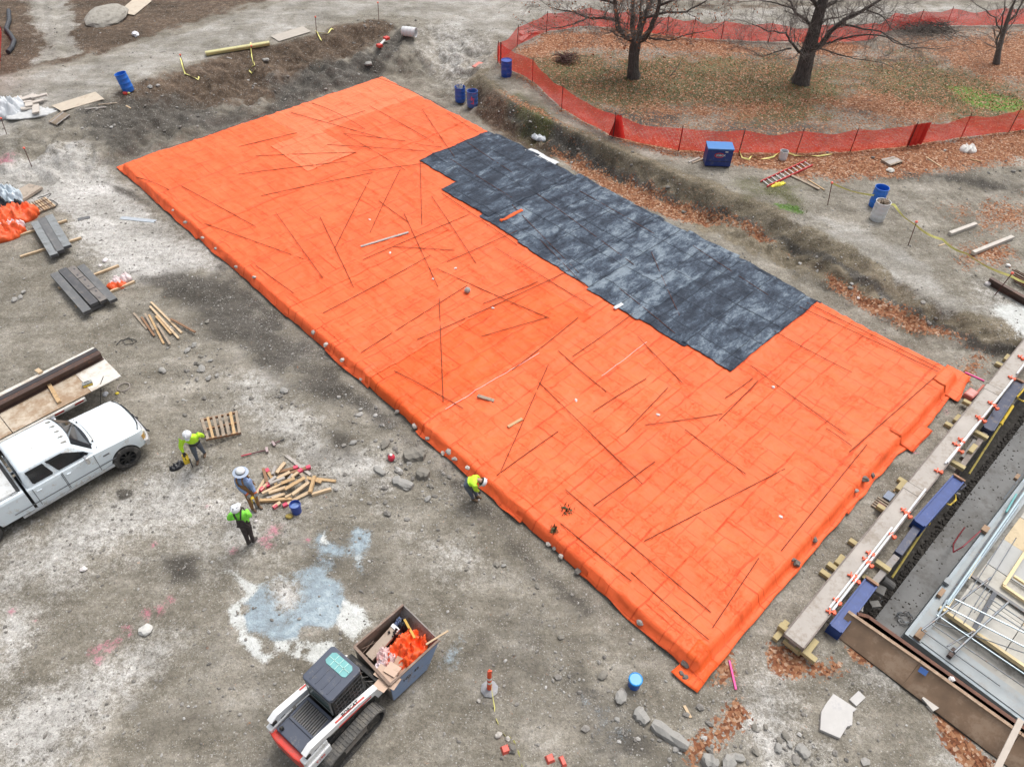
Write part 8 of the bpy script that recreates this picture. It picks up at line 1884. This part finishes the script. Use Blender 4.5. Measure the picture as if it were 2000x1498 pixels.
# ================================================================== STACKS, LUMBER AND LOOSE THINGS
form_ms = [M('form_%s' % n, c, .55, .2, 4, .15, dirt=d, dirt_amt=.45, dscale=3) for n, c, d in (('light', (.235, .25, .255), (.14, .14, .14)), ('mid', (.135, .138, .14), (.21, .2, .19)), ('dark', (.085, .085, .09), (.15, .14, .13)), ('brown', (.20, .18, .165), (.11, .10, .095)))]
def form(a, b, z, w, m, label, ribs=False, group=None):
    A, B = PZ(*a, z), PZ(*b, z); c0 = (A + B) / 2; d = (B - A).normalized(); n = V((d.y, -d.x, 0)); L_ = (B - A).length
    t = thing('steel_form', label, 'concrete form', c0, math.atan2(d.y, d.x), group)
    MB().box((0, 0, -.012), (L_, w, .02)).build('face', m, t, bevel=.003)
    for s in (-1, 1): MB().box((0, s * (w / 2 - .012), -.075), (L_, .024, .12)).build('side_flange', m, t)
    for s in (-1, 1): MB().box((s * (L_ / 2 - .012), 0, -.075), (.022, w - .05, .11)).build('end_flange', form_ms[2], t)
    if ribs:
        for k in range(1, 3): MB().box((L_ * (k / 3 - .5), 0, .004), (.03, w, .02)).build('rib', form_ms[2], t)
        for k in range(6): MB().box((L_ * ((k + .5) / 6 - .5), .04 * (-1) ** k, .003), (.09, .06, .012)).build('lug', form_ms[2], t)
    return t
G1, G2 = 'steel forms in the upper stack', 'steel forms in the lower stack'
form((67, 433), (105, 497), .36, .30, form_ms[0], 'pale grey steel form in the upper stack, on the side of the orange sheets', False, G1)
form((80, 426), (117, 489), .36, .31, form_ms[1], 'dark grey steel form in the middle of the upper stack', False, G1)
form((95, 420), (131, 480), .37, .31, form_ms[0], 'grey steel form in the upper stack, on the side of the gravel fan', False, G1)
form((74, 432), (110, 493), .20, .55, form_ms[2], 'dark steel form at the bottom of the upper stack', False, G1)
form((105, 533), (170, 607), .35, .30, form_ms[1], 'scuffed grey steel form at the outer edge of the lower stack', False, G2)
form((121, 525), (184, 592), .36, .31, form_ms[2], 'plain dark steel form, second in the lower stack', False, G2)
form((138, 521), (202, 586), .37, .27, form_ms[3], 'brownish ribbed steel form showing its back in the lower stack', True, G2)
form((157, 518), (221, 585), .37, .28, form_ms[1], 'grey steel form beside the pink and orange scrap in the lower stack', False, G2)
form((125, 532), (188, 598), .20, .55, form_ms[2], 'steel form at the bottom of the lower stack', False, G2)
for a, b, lb in (((18, 469), (132, 433), 'timber runner under the upper form stack, on the far side'), ((41, 504), (160, 467), 'timber runner under the upper form stack, on the near side'), ((115, 566), (233, 521), 'timber runner under the lower form stack, on the far side'), ((148, 601), (264, 552), 'timber runner under the lower form stack, on the near side')):
    gbar('runner', a, b, .09, .09, WOODS['pale'], lb, 'timber', 'runners under the form stacks')
ot2 = M('orange_sheet2', (.82, .12, .028), .5, .15, 5, dirt=(.66, .06, .01), dirt_amt=.4, dscale=4)
crumple('orange_sheet', P(229, 560), (.40, .26), .22, ot2, 'orange sheet scrap lying over the runner of the lower form stack', 'sheeting', 41, n=18, rot=.5); crumple('pink_sheet', P(238, 553, .06), (.45, .22), .24, M('pale_pink2', (.80, .66, .66), .5, .08, 5), 'pale pink sheet scrap by the lower form stack', 'sheeting', 42, n=18, rot=.6)
crumple('orange_sheet', P(30, 428), (1.05, .65), .45, ot2, 'large crumpled orange sheet heap beside the upper form stack', 'sheeting', 43, rot=.5); crumple('orange_sheet', P(8, 462), (1.0, .55), .4, ot2, 'crumpled orange sheet heap at the picture edge by the runner', 'sheeting', 44, rot=.6); crumple('pink_sheet', P(18, 452, .12), (.75, .24), .32, M('pale_pink2', (.80, .66, .66)), 'pale pink sheet lying over the orange heap at the picture edge', 'sheeting', 45, rot=.3)
crumple('black_sheet', P(6, 412), (.95, .6), .4, bkm, 'black plastic sheet heap between the pale and the orange sheets', 'sheeting', 46, rot=.2); crumple('pale_sheet', P(20, 392), (.85, .55), .5, M('pale_blue_plastic', (.52, .60, .66), .35, .12, 4), 'pale blue plastic sheeting heaped behind the black sheet', 'sheeting', 47, rot=-.5)
q4 = [P(34, 377), P(46, 397), P(86, 372), P(58, 362)]; c0 = sum(q4, V()) / 4
tag(MB().prism([tuple((p - c0)[:2]) for p in q4], .02, .14).build('particle_board', M('ragged_board', (.38, .315, .255), .9, .12, 4, dirt=(.2, .17, .14), dscale=3), bevel=.01, loc=c0), 'thick brown ragged board lying by the pale plastic sheeting', 'board')
q4 = [P(50, 407), P(66, 423), P(111, 406), P(90, 389)]; c0 = sum(q4, V()) / 4; t = thing('slatted_panel', 'wooden slatted panel with rusty bars across it above the upper form stack', 'panel', c0)
A, B, C, D = [p - c0 for p in q4]
for k in range(8): f = (k + .5) / 8; MB().bar(A.lerp(D, f) + V((0, 0, .10)), B.lerp(C, f) + V((0, 0, .10)), .11, .025).build('slat', WOODS['pale' if k % 3 else 'weathered'], t)
for f in (.08, .5, .92): MB().bar(A.lerp(B, f) + V((0, 0, .045)), D.lerp(C, f) + V((0, 0, .045)), .06, .085).build('runner', WOODS['weathered'], t)
for k in range(9): f = (k + .3) / 9; MB().tube([A.lerp(D, f) + V((0, 0, .125)), B.lerp(C, f) + V((0, 0, .125))], .012, 5).build('bar', rust_m, t)
for f in (.3, .7): MB().tube([A.lerp(B, f) + V((0, 0, .14)), D.lerp(C, f) + V((0, 0, .14))], .012, 5).build('bar', rust_m, t)
for pts, lb in (([(74, 388), (88, 384), (96, 380), (101, 380), (93, 387)], 'thin bent wire lying behind the slatted panel'), ([(97, 391), (106, 394), (113, 400), (108, 407)], 'thin bent wire at the side of the slatted panel'), ([(228, 675), (236, 666), (250, 663), (262, 664), (268, 668), (258, 673), (245, 674), (240, 668), (252, 660), (260, 668)], 'tangle of black cable on the dirt above the trailer')):
    q = [P(a, b, .03) for a, b in pts]; c0 = q[0].copy(); tag(MB().tube([p - c0 for p in q], .013, 5).build('wire', belt_m, loc=c0), lb, 'wire')
q = P(242, 757); mb = MB(); mb.tube([V((.2 * math.cos(a), .2 * math.sin(a), .03)) for a in np.linspace(0, 12.4, 26)], .014, 5); tag(mb.build('wire_ring', M('dull_wire', (.33, .29, .27), .6), loc=q), 'ring of dull wire on the gravel between trailer and pickup', 'wire')
for a, b, r, m, nm, lb in ((229, 769, .06, M('yellow_cap', (.7, .55, .05), .4), 'cap', 'yellow cap on the gravel ahead of the pickup'), (206, 771, .1, M('clear_scrap', (.6, .62, .66), .4), 'scrap', 'clear plastic scrap between trailer and pickup'), (206, 510, .11, M('white_cup', (.75, .7, .72), .5), 'cup', 'white cup lying past the lower form stack'), (196, 520, .07, chip_m, 'chip', 'white chip near the white cup'), (245, 184, .12, lr_m, 'rag', 'red rag at the foot of the tilted blue barrel'), (252, 183, .07, tape_m, 'scrap', 'yellow scrap at the foot of the tilted blue barrel'),
                            (265, 70, .22, M('white_bag2', (.7, .7, .74), .5), 'bag', 'white bag on the haul road below the plywood sheet'), (164, 1112, .09, chip_m, 'stone', 'white stone on the gravel below the pickup'), (286, 1232, .16, M('pale_chunk', (.55, .54, .51), .9, .1, 6), 'stone', 'pale lump of stone beside the faint pink marks'), (500, 1018, .05, chip_m, 'stone', 'white pebble beside the worker in dark overalls'), (565, 1010, .1, M('dry_leaf_yellow', (.4, .3, .08), .8), 'leaf', 'yellowed leaf below the dark blue bucket'), (1929, 556, .12, chip_m, 'scrap', 'white scrap by the rusty steel on the upper ground'), (1968, 520, .1, chip_m, 'scrap', 'white scrap below the pale beams on the upper ground'), (1676, 583, .06, chip_m, 'stone', 'white stone in the bank below the upper ground')):
    tag(MB().rock((0, 0, r * .35), r, int(a), (1.1, .9, .65), 2, rough=.18).build(nm, m, loc=P(a, b)), lb, nm)
q = P(765, 897); t = thing('red_can', 'red round fuel can at the head of the rubble', 'can', q); MB().lathe([(0, 0), (.09, 0), (.11, .04), (.11, .13), (.08, .18), (.04, .2), (.04, .22), (0, .22)], 20).build('can', M('can_red', (.55, .03, .06), .4, .1), t, smooth=True); MB().lathe([(.045, .215), (.045, .235), (0, .235)], 12).build('cap', wht, t)
gbar('plate', (152, 430), (176, 425), .2, .03, form_ms[1], 'small grey plate on the gravel fan', 'plate'); gbar('strip', (236, 426), (304, 433), .22, .02, M('blue_grey_strip', (.38, .42, .46), .6, .15, 4), 'long pale blue-grey plastic strip on the gravel fan', 'strip')
# loose stakes
ST_ = [(1180, 865, 1420, 1105, 'pale'), (1175, 905, 1400, 1155, 'pale'), (1340, 1010, 1530, 1115, 'brown'), (1045, 950, 1150, 1075, 'weathered'), (1110, 990, 1210, 1135, 'brown'), (1140, 970, 1210, 1100, 'weathered'), (1165, 965, 1280, 1190, 'tan'), (1220, 980, 1340, 1120, 'tan'), (1235, 1050, 1335, 1210, 'weathered')]
slab_ = ['pale stake on the far side of the loose stake pile', 'pale stake second from the far side of the loose stake pile', 'brown stake crossing out of the loose stake pile', 'thin weathered stake at the outer end of the loose stake pile', 'brown stake, second from the outer end of the stake pile', 'short weathered stake in the stake pile, third from the outer end', 'tan stake in the middle of the loose stake pile', 'tan stake beneath the pale ones in the stake pile', 'weathered stake with the nearest tip in the stake pile']
for i, ((a, b, c, d, m), lb) in enumerate(zip(ST_, slab_)): gbar('wood_stake', (a / 3.994, 375 + b / 3.994), (c / 3.994, 375 + d / 3.994), .075, .05, WOODS[m], lb, 'stake', 'loose wooden stakes', lift=.05 * (i % 3))
# lumber heap
LP = [(690, 440, 1120, 780, 'grey', 0), (680, 590, 540, 770, 'pale', 0), (570, 735, 900, 650, 'brown', 2), (570, 830, 1120, 655, 'brown', 2), (530, 650, 480, 800, 'grey', 0), (310, 690, 400, 1000, 'brown', 2), (365, 690, 550, 990, 'tan', 1), (340, 850, 190, 1100, 'pale', 0), (390, 950, 265, 1070, 'pale', 2), (980, 720, 800, 850, 'pale', 1),
      (780, 780, 560, 900, 'pale', 0), (820, 790, 740, 880, 'grey', 0), (960, 790, 1100, 970, 'weathered', 0), (1060, 850, 1310, 930, 'tan', 0), (1220, 850, 1555, 890, 'tan', 0), (1200, 850, 1120, 1130, 'tan', 0), (1475, 1030, 1140, 1130, 'pale', 0), (1100, 970, 820, 1180, 'pale', 0), (1040, 910, 700, 1110, 'tan', 0), (1090, 1090, 800, 1230, 'pale', 0),
      (870, 920, 640, 1010, 'tan', 0), (870, 950, 750, 1050, 'tan', 0), (640, 970, 300, 1140, 'pale', 0), (700, 1040, 410, 1130, 'pale', 0), (560, 930, 760, 910, 'grey', 0), (690, 1130, 460, 1210, 'pale', 0), (610, 1110, 370, 1190, 'grey', 0), (800, 1140, 690, 1190, 'pale', 0), (250, 1240, 810, 1210, 'tan', 0), (600, 1260, 480, 1350, 'pale', 2), (800, 1240, 650, 1320, 'pale', 2), (540, 860, 420, 960, 'grey', 0), (1010, 1000, 960, 1080, 'weathered', 0), (440, 1000, 700, 900, 'grey', 0)]
LM = {'the dark blue bucket': PZ(580, 995), 'the worker in tan overalls': PZ(497, 985), 'the worker in dark overalls': PZ(490, 1058), 'the two sledgehammers': PZ(525, 868), 'the wooden pallet': PZ(435, 850), 'the rubble with the red can': PZ(766, 895), 'the bent worker': PZ(925, 960), 'the concrete spill': PZ(560, 1150)}
lp = [PZ(480 + (a + c) / 2 / 8.81, 840 + (b + d) / 2 / 8.81, .1) for a, b, c, d, m, p in LP]
ll = rank_labels(lp, LM, 'lumber piece in the heap, %s to %s', 12)
rr = random.Random(3)
for i, ((a, b, c, d, m, pk_), lb) in enumerate(zip(LP, ll)):
    A = (480 + a / 8.81, 840 + b / 8.81); B = (480 + c / 8.81, 840 + d / 8.81)
    cx_, cy_ = (a + c) / 2 - 760, (b + d) / 2 - 960; h_ = .30 * max(0, 1 - (cx_ / 520) ** 2 - (cy_ / 330) ** 2) * rr.uniform(.15, 1)
    o = gbar('lumber_piece', A, B, rr.choice((.09, .095, .1)), rr.choice((.04, .045, .09)), WOODS[m], ('pink-ended ' if pk_ else {'pale': 'pale ', 'grey': 'grey ', 'tan': 'tan ', 'brown': 'brown ', 'weathered': 'weathered '}[m]) + lb, 'lumber', 'cut lumber in the heap', lift=h_, roll=rr.uniform(-.3, .3))
    if pk_:
        me = o.data; xs = [v.co for v in me.vertices]; Av, Bv = P(*A), P(*B); E_ = (Av if pk_ == 1 else Bv); dd = (Bv - Av).normalized(); o_ = o.location
        e0 = (Av - (Av + Bv) / 2) if pk_ == 1 else (Bv - (Av + Bv) / 2); s_ = 1 if pk_ == 1 else -1
        pb = MB().bar(e0 + dd * s_ * -.004, e0 + dd * s_ * .13, .104, .096).build('painted_end', pink_m, o)
# pallet held by the worker
pallet('brown wooden pallet with open slats propped by the worker in jeans', [PZ(391, 822, .34), PZ(464, 806, .10), PZ(471, 849, .04), PZ(403, 862, .28)], 7, (WOODS['weathered'], WOODS['tan'], WOODS['brown']))
# sledgehammers
for (a, b), (c, d), lb, hm in (((472, 893), (522, 881), 'sledgehammer with red handle grip on the dirt', M('hammer_red', (.5, .06, .09), .5)), ((556, 860), (535, 869), 'dark sledgehammer lying beyond the red-handled one', belt_m)):
    A, B = P(a, b, .06), P(c, d, .06); t = thing('sledgehammer', lb, 'hammer', A); MB().tube([V((0, 0, 0)), (B - A) * .4], .022, 8).build('grip', hm, t); MB().tube([(B - A) * .4, B - A], .02, 8).build('handle', M('hammer_dark', (.10, .03, .04), .5), t)
    d_ = (B - A).normalized(); n = V((d_.y, -d_.x, 0)); MB().bar(B - A - n * .1, B - A + n * .1, .075, .075).build('head', M('hammer_head', (.42, .33, .33), .5, .2, 9, .3), t, bevel=.012)
# plywood sheets, pipes and scraps on the far bank
def sheet(label, px, m, th=.02, lift=.04, name='plywood_sheet'):
    q = [P(*p) for p in px]; c0 = sum(q, V()) / len(q); n = len(q); zs = [p + V((0, 0, lift)) - c0 for p in q]
    return tag(MB().add(zs + [p + V((0, 0, th)) for p in zs], [tuple(range(n)), tuple(range(2 * n - 1, n - 1, -1))] + [(i, n + i, n + (i + 1) % n, (i + 1) % n) for i in range(n)]).build(name, m, loc=c0), label, 'plywood')
pl1 = M('pale_ply', (.52, .45, .36), .8, .08, 3, dirt=(.42, .34, .26), dirt_amt=.4, dscale=2)
sheet('pale plywood sheet on the bank beside the tilted blue barrel', [(103, 211), (122, 222), (205, 198), (188, 184)], pl1, lift=.1); sheet('pale plywood sheet on the brown ground beyond the haul road', [(231, 26), (263, 32), (297, 4), (271, -8)], pl1); sheet('greyish plywood sheet on the bank crest past the yellow pipes', [(529, 73), (545, 83), (608, 64), (592, 54)], M('grey_ply', (.42, .38, .33), .8, .1, 3))
pkb = M('pinkish_ply', (.52, .36, .32), .8, .1, 3)
sheet('pinkish board inside the fence corner, the long one', [(1012, 80), (1020, 84), (1048, 60), (1040, 56)], pkb, lift=.07); sheet('pinkish board inside the fence corner, lying across the long one', [(1012, 66), (1020, 73), (1055, 66), (1046, 60)], pkb, lift=.12)
for i in range(6):
    dx = [0, 2, 4, 1, 3, 5][i] * .7; dz = .06 if i < 4 else .15; A = P(402 + dx * .4, 108 + dx * 1.1, dz); B = P(526 + dx * .4, 86 + dx * 1.1, dz); 
    A.z = max(A.z, z1(*((A + B) / 2)[:2]) + dz); B.z = max(B.z, A.z - .1)
    tag(MB().tube([V((0, 0, 0)), B - A], .075, 10).build('yellow_pipe', M('cream_pipe', (.58, .54, .26), .5, .1, 4, dirt=(.4, .37, .2), dscale=4), loc=A, smooth=True), 'pale yellow pipe in the crest bundle, ' + ('lowest row, one on the haul road side', 'lower row, second from the road', 'lower row, third from the road', 'lower row, one on the slope side', 'top layer, one on the slope side', 'top layer, one on the road side')[i], 'pipe', 'pale yellow pipes bundled on the crest')
wst = M('white_sheet2', (.60, .63, .66), .5, .12, 4)
crumple('white_sheet', P(10, 222), (1.15, .8), .55, wst, 'white plastic sheet heap at the picture edge on the road shoulder', 'sheeting', 51, rot=.3); crumple('white_sheet', P(70, 218), (1.5, .8), .08, M('dirty_sheet', (.50, .51, .51), .7, .15, 4), 'flat dirty white sheet under the pile of offcuts', 'sheeting', 52, rot=.4)
rr = random.Random(12); OC = []
for i in range(14):
    px, py = 38 + rr.uniform(0, 48), 197 + rr.uniform(0, 24); an = rr.choice((.5, .5, 2.1)) + rr.uniform(-.2, .2); q = P(px, py); L_ = rr.uniform(.35, .95); w_ = rr.uniform(.14, .34); h_ = rr.uniform(.04, .16); z_ = .12 + rr.uniform(0, .18)
    OC.append((q, L_, w_, h_, z_, an))
ol = rank_labels([o[0] for o in OC], {'the tilted blue barrel': P(252, 178), 'the white sheet heap': P(18, 220), 'the haul road': P(70, 150), 'the gravel fan stake': P(62, 326)}, 'pale offcut on the dirty sheet, %s to %s', 10)
for (q, L_, w_, h_, z_, an), lb in zip(OC, ol):
    tag(MB().box((0, 0, z_), (L_, w_, h_), (rr.uniform(-.15, .15), rr.uniform(-.15, .15), an)).build('offcut', M(rr.choice(('offcut_a', 'offcut_b')), (.52, .47, .42) if rr.random() < .5 else (.62, .60, .57), .85, .1, 5), bevel=.006, loc=q), lb, 'offcut', 'pale offcuts on the dirty white sheet')
pallet('weathered slatted pallet on the slope below the plywood sheet', [P(97, 241), P(112, 247), P(138, 228), P(122, 221)], 6, (WOODS['weathered'], WOODS['grey'], WOODS['weathered']))
for a, b, m, lb in (((192, 206), (229, 202), 'weathered', 'weathered lath below the plywood sheet, upper one'), ((168, 219), (210, 215), 'grey', 'grey lath below the plywood sheet, lower one'), ((247, 209), (256, 214), 'pale', 'short pale lath on the slope below the tilted barrel'), ((312, 103), (324, 101), 'grey', 'short grey lath on the haul road'), ((443, 113), (453, 116), 'grey', 'short grey lath below the yellow pipes'), ((1336, 1378), (1349, 1402), 'pale', 'thin pale lath on the dirt below the torn orange corner')): gbar('lath', a, b, .07, .03, WOODS[m], lb, 'lath')
tag(MB().rock((0, 0, .25), 1.0, 14, (1.35, .95, .32), 3, rough=.06).build('boulder', M('grey_mound', (.34, .32, .28), .95, .2, 4, dirt=(.2, .18, .15), dscale=5, bump=.5), loc=P(211, 40)), 'grey lump of hardened concrete on the brown ground', 'boulder')
q = [P(a, b, .13) for a, b in ((19, 25), (20, 45), (14, 62), (22, 72), (30, 85), (25, 98), (17, 108))]; c0 = q[0].copy(); pts = []
for a, b in zip(q[:-1], q[1:]):
    for k in range(12): pts.append(a.lerp(b, k / 12) - c0)
tag(MB().tube(pts, [.13 if k % 2 else .105 for k in range(len(pts))], 10).build('corrugated_hose', M('hose_dark', (.045, .05, .06), .6, .2, 6), loc=c0), 'dark corrugated hose snaking over the brown ground by the red fence', 'hose')
A, B = P(741, 97, .2), P(757, 84, .3); t = thing('barricade_rail', 'white rail with red ends lying on the grey bank', 'rail', A); MB().bar((B - A) * .1, (B - A) * .9, .13, .06).build('rail', wht, t)
for f in (.05, .92): MB().box((B - A) * f, (.3, .3, .16), (0, 0, .8)).build('red_end', lr_m, t, bevel=.03)
gbar('board', (927, 133), (940, 124), .35, .06, M('salmon_board', (.58, .20, .16), .7, .1), 'salmon board lying at the bank end near the fence corner')
crumple('white_rag', P(1052, 271), (.45, .22), .16, wst, 'white rag on the leaves beside the black blankets', 'rag', 61, n=14, rot=-.6)
# rusty steel on the upper ground
rr = random.Random(2); t = thing('rebar_bundle', 'bundle of rusty bars at the picture edge on the upper ground', 'rebar bundle', P(1990, 548)); q0 = t.location.copy()
for i in range(16): A = P(1976 + rr.uniform(-3, 3), 531 + rr.uniform(0, 22), .05 + rr.uniform(0, .18)) - q0; d = PZ(2030, 570, 1.0) - PZ(1976, 540, 1.0); MB().tube([A, A + d * rr.uniform(.8, 1.1)], .018, 5).build('bar', rust_m, t)
A, B = P(1928, 553), P(2010, 600); A.z += .14; B.z += .14; c0 = (A + B) / 2; ibeam(MB(), A - c0, B - c0, .16, .26, .03).build('steel_beam', steel_b, loc=c0); tag(bpy.data.objects[[o.name for o in bpy.data.objects if o.name.startswith('steel_beam')][-1]], 'rusty steel beam on the upper ground beside the bar bundle', 'steel beam')
# sticks and plates by the wale
for a, b, m, lb in (((1424, 1290), (1437, 1347), M('hot_pink', (.72, .04, .26), .5, .08), 'hot pink stick on the dirt beside the torn orange corner'), ((1884, 728), (1922, 745), M('hot_pink', (.72, .04, .26)), 'pink stick pointing from the orange corner to the wale')): gbar('pink_stick', a, b, .05, .04, m, lb, 'stick')
q = P(1893, 775); t = thing('red_crate', 'faded red crate beside the wale near the orange corner', 'crate', q, R(40))
MB().box((0, 0, .10), (.44, .32, .2)).build('box', M('faded_red', (.52, .16, .13), .7, .12, 6), t, bevel=.02); MB().box((0, 0, .205), (.36, .24, .02)).build('lid', M('faded_pink', (.62, .30, .27), .7), t)
gbar('board', (1905, 770), (1921, 753), .07, .04, M('red_board', (.5, .14, .1), .7), 'red board leading from the faded red crate along the wale')
q = P(1735, 970); t = thing('step_grate', 'small blue grey grate with bars lying beside the middle wale', 'grate', q, R(45)); MB().box((0, 0, .05), (.34, .22, .03)).build('plate', M('plate_blue', (.2, .24, .32), .6, .15), t)
for k in range(5): MB().box((-.30 - k * .1, 0, .05), (.04, .42, .04)).build('bar', WOODS['weathered'], t)
gbar('lath', (1745, 960), (1762, 943), .05, .04, WOODS['tan'], 'tan lath beside the blue grey grate', 'lath'); gbar('plate', (1716, 992), (1724, 984), .2, .05, M('red_plate', (.22, .10, .09), .7), 'dull red plate beside the wale past the grate', 'plate')
# pale slabs and concrete chunks near the trench end
mrb = M('white_marble', (.48, .465, .445), .7, .08, 3, dirt=(.42, .41, .41), dirt_amt=.35, dscale=4)
pg = [(1628, 1354), (1650, 1368), (1674, 1384), (1666, 1390), (1665, 1415), (1655, 1418), (1641, 1441), (1620, 1432), (1602, 1424), (1604, 1390), (1612, 1375)]
q = [PZ(a, b, .12) for a, b in pg]; c0 = sum(q, V()) / len(q); c0.z = z1(c0.x, c0.y)
tag(MB().prism([tuple((p - c0)[:2]) for p in q], .02, .12).build('stone_slab', mrb, bevel=.012, loc=c0), 'large broken white stone slab on the dirt near the trench', 'stone slab')
gbar('stone_piece', (1664, 1374), (1682, 1357), .2, .07, mrb, 'small white stone piece tucked behind the large broken slab', 'stone'); gbar('stone_piece', (1804, 1362), (1826, 1388), .22, .1, M('pale_block', (.5, .47, .43), .8, .1, 5), 'pale oblong stone against the brown trench panel', 'stone')
A, B = PZ(1994, 1405, .9), PZ(1935, 1525, .75); c0 = (A + B) / 2; tag(MB().bar(A - c0, B - c0, .13, .05).build('plank', M('long_plank', (.48, .42, .36), .8, .1, 4), bevel=.004, loc=c0), 'pale plank leaning over the brown panel at the picture corner', 'plank')
ck = [M('concrete_chunk', (.30, .292, .272), .95, .15, 5, dirt=(.22, .2, .18), dirt_amt=.4, dscale=5, bump=.5), M('dusty_chunk', (.215, .20, .172), .95, .2, 5, dirt=(.16, .14, .12), dirt_amt=.4, dscale=5, bump=.5)]
def slabrock(a, b, w, h, m, label, seed, group=None):
    A, B = P(*a), P(*b); c0 = (A + B) / 2; d = B - A; r2 = random.Random(seed); n = 6; secs = []
    dn = d.normalized(); sd_ = V((dn.y, -dn.x, 0))
    for i in range(n + 1):
        f = i / n; c = A.lerp(B, f) - c0; k = r2.uniform(.75, 1.1) * (.55 if i in (0, n) else 1)
        secs.append([c + sd_ * (-w / 2 * k) + V((0, 0, -.05)), c + sd_ * (-w / 2 * k * r2.uniform(.7, 1)) + V((0, 0, h * r2.uniform(.7, 1))), c + sd_ * (w * .1) + V((0, 0, h * r2.uniform(.9, 1.15))), c + sd_ * (w / 2 * k * r2.uniform(.7, 1)) + V((0, 0, h * r2.uniform(.6, 1))), c + sd_ * (w / 2 * k) + V((0, 0, -.05))])
    return tag(MB().loft(secs).build('concrete_chunk', m, loc=c0, bevel=.012), label, 'concrete chunk', group)
CKG = 'broken concrete chunks'
slabrock((1242, 1386), (1264, 1414), .34, .16, ck[0], 'pale broken kerb piece below the blue lidded bucket, the shorter', 1, CKG); slabrock((1273, 1414), (1342, 1462), .34, .20, ck[0], 'long pale broken kerb piece below the blue lidded bucket', 2, CKG); slabrock((732, 914), (752, 928), .22, .1, ck[0], 'flat grey chunk near the red can', 3, CKG); slabrock((768, 938), (806, 953), .34, .14, ck[0], 'long grey slab chunk in the rubble below the red can', 4, CKG); slabrock((790, 895), (830, 885), .55, .2, ck[1], 'big dusty chunk in the rubble beside the slab hem', 5, CKG); slabrock((815, 925), (838, 932), .4, .2, ck[1], 'dusty chunk in the rubble nearest the bent worker', 6, CKG)
slabrock((1370, 1480), (1400, 1500), .35, .22, ck[0], 'pale chunk at the picture bottom below the kerb piece', 7, CKG); slabrock((1556, 1455), (1578, 1480), .3, .1, ck[0], 'flat pale chunk at the picture bottom near the stone slab', 8, CKG)
RKS = [(1212, 1362, .27), (1178, 1320, .18), (1424, 1488, .27), (1440, 1480, .2), (1519, 1461, .16), (1534, 1438, .16), (1542, 1455, .12), (1521, 1446, .12), (1475, 1468, .14), (380, 675, .16), (367, 686, .18), (393, 697, .12), (412, 705, .12), (391, 712, .16), (395, 722, .2), (424, 734, .13), (408, 740, .18), (405, 630, .13), (318, 725, .2), (420, 628, .08), (47, 572, .17), (30, 587, .2), (41, 582, .16), (752, 870, .25), (690, 866, .16), (645, 1010, .06), (970, 1103, .14), (984, 1105, .1), (911, 1112, .1), (1050, 1145, .12), (793, 956, .12), (842, 950, .14), (836, 975, .16), (705, 800, .1), (555, 765, .2), (1096, 1245, .12), (1300, 1330, .06), (1473, 1420, .12), (1495, 1420, .1), (1205, 1405, .1), (465, 1198, .07), (690, 825, .09), (520, 120, .3), (112, 500, .1), (294, 172, .25), (720, 128, .35), (1240, 1300, .05)]
kp_ = [P(a, b) for a, b, r in RKS]
KM = {'the blue lidded bucket': PZ(1238, 1335), 'the loose stake pile': PZ(320, 630), 'the white stone slab': PZ(1638, 1395), 'the red can': PZ(766, 895), 'the lower form stack': PZ(160, 560), 'the pallet': PZ(435, 840), 'the bent worker': PZ(925, 960), 'the concrete spill': PZ(560, 1200), 'the orange delineator post': PZ(956, 1346), 'the drainpipe end of the slab': PZ(745, 150), 'the tilted blue barrel': PZ(250, 178), 'the torn orange corner': PZ(1350, 1330)}
kl = rank_labels(kp_, KM, 'loose rock on the dirt, %s to %s', 12)
for i, ((a, b, r), q, lb) in enumerate(zip(RKS, kp_, kl)):
    pale = r > .15 and i % 2 == 0
    tag(MB().rock((0, 0, r * .25), r * .62, 700 + i, (1.25, .85, .5), 2, rough=.2).build('rock', ck[0] if pale or i % 3 == 0 else ck[1], loc=q), ('pale ' if pale or i % 3 == 0 else 'dusty ') + lb, 'rock', 'loose rocks on the dirt')
for a, b, lb in ((1074, 1482, 'red plastic base with a hole at the picture bottom'), (1099, 1487, 'red plastic wedge at the picture bottom'), (987, 1464, 'small orange block beside the trailing yellow tape')):
    tag(MB().box((0, 0, .05), (.2, .2, .1) if a != 1099 else (.12, .25, .08), (0, 0, .4), 0, .7).build('plastic_block', M('red_plastic', (.62, .10, .07) if a != 1099 else (.62, .10, .07), .5, .1, 6), bevel=.01, loc=P(a, b)), lb, 'plastic block')
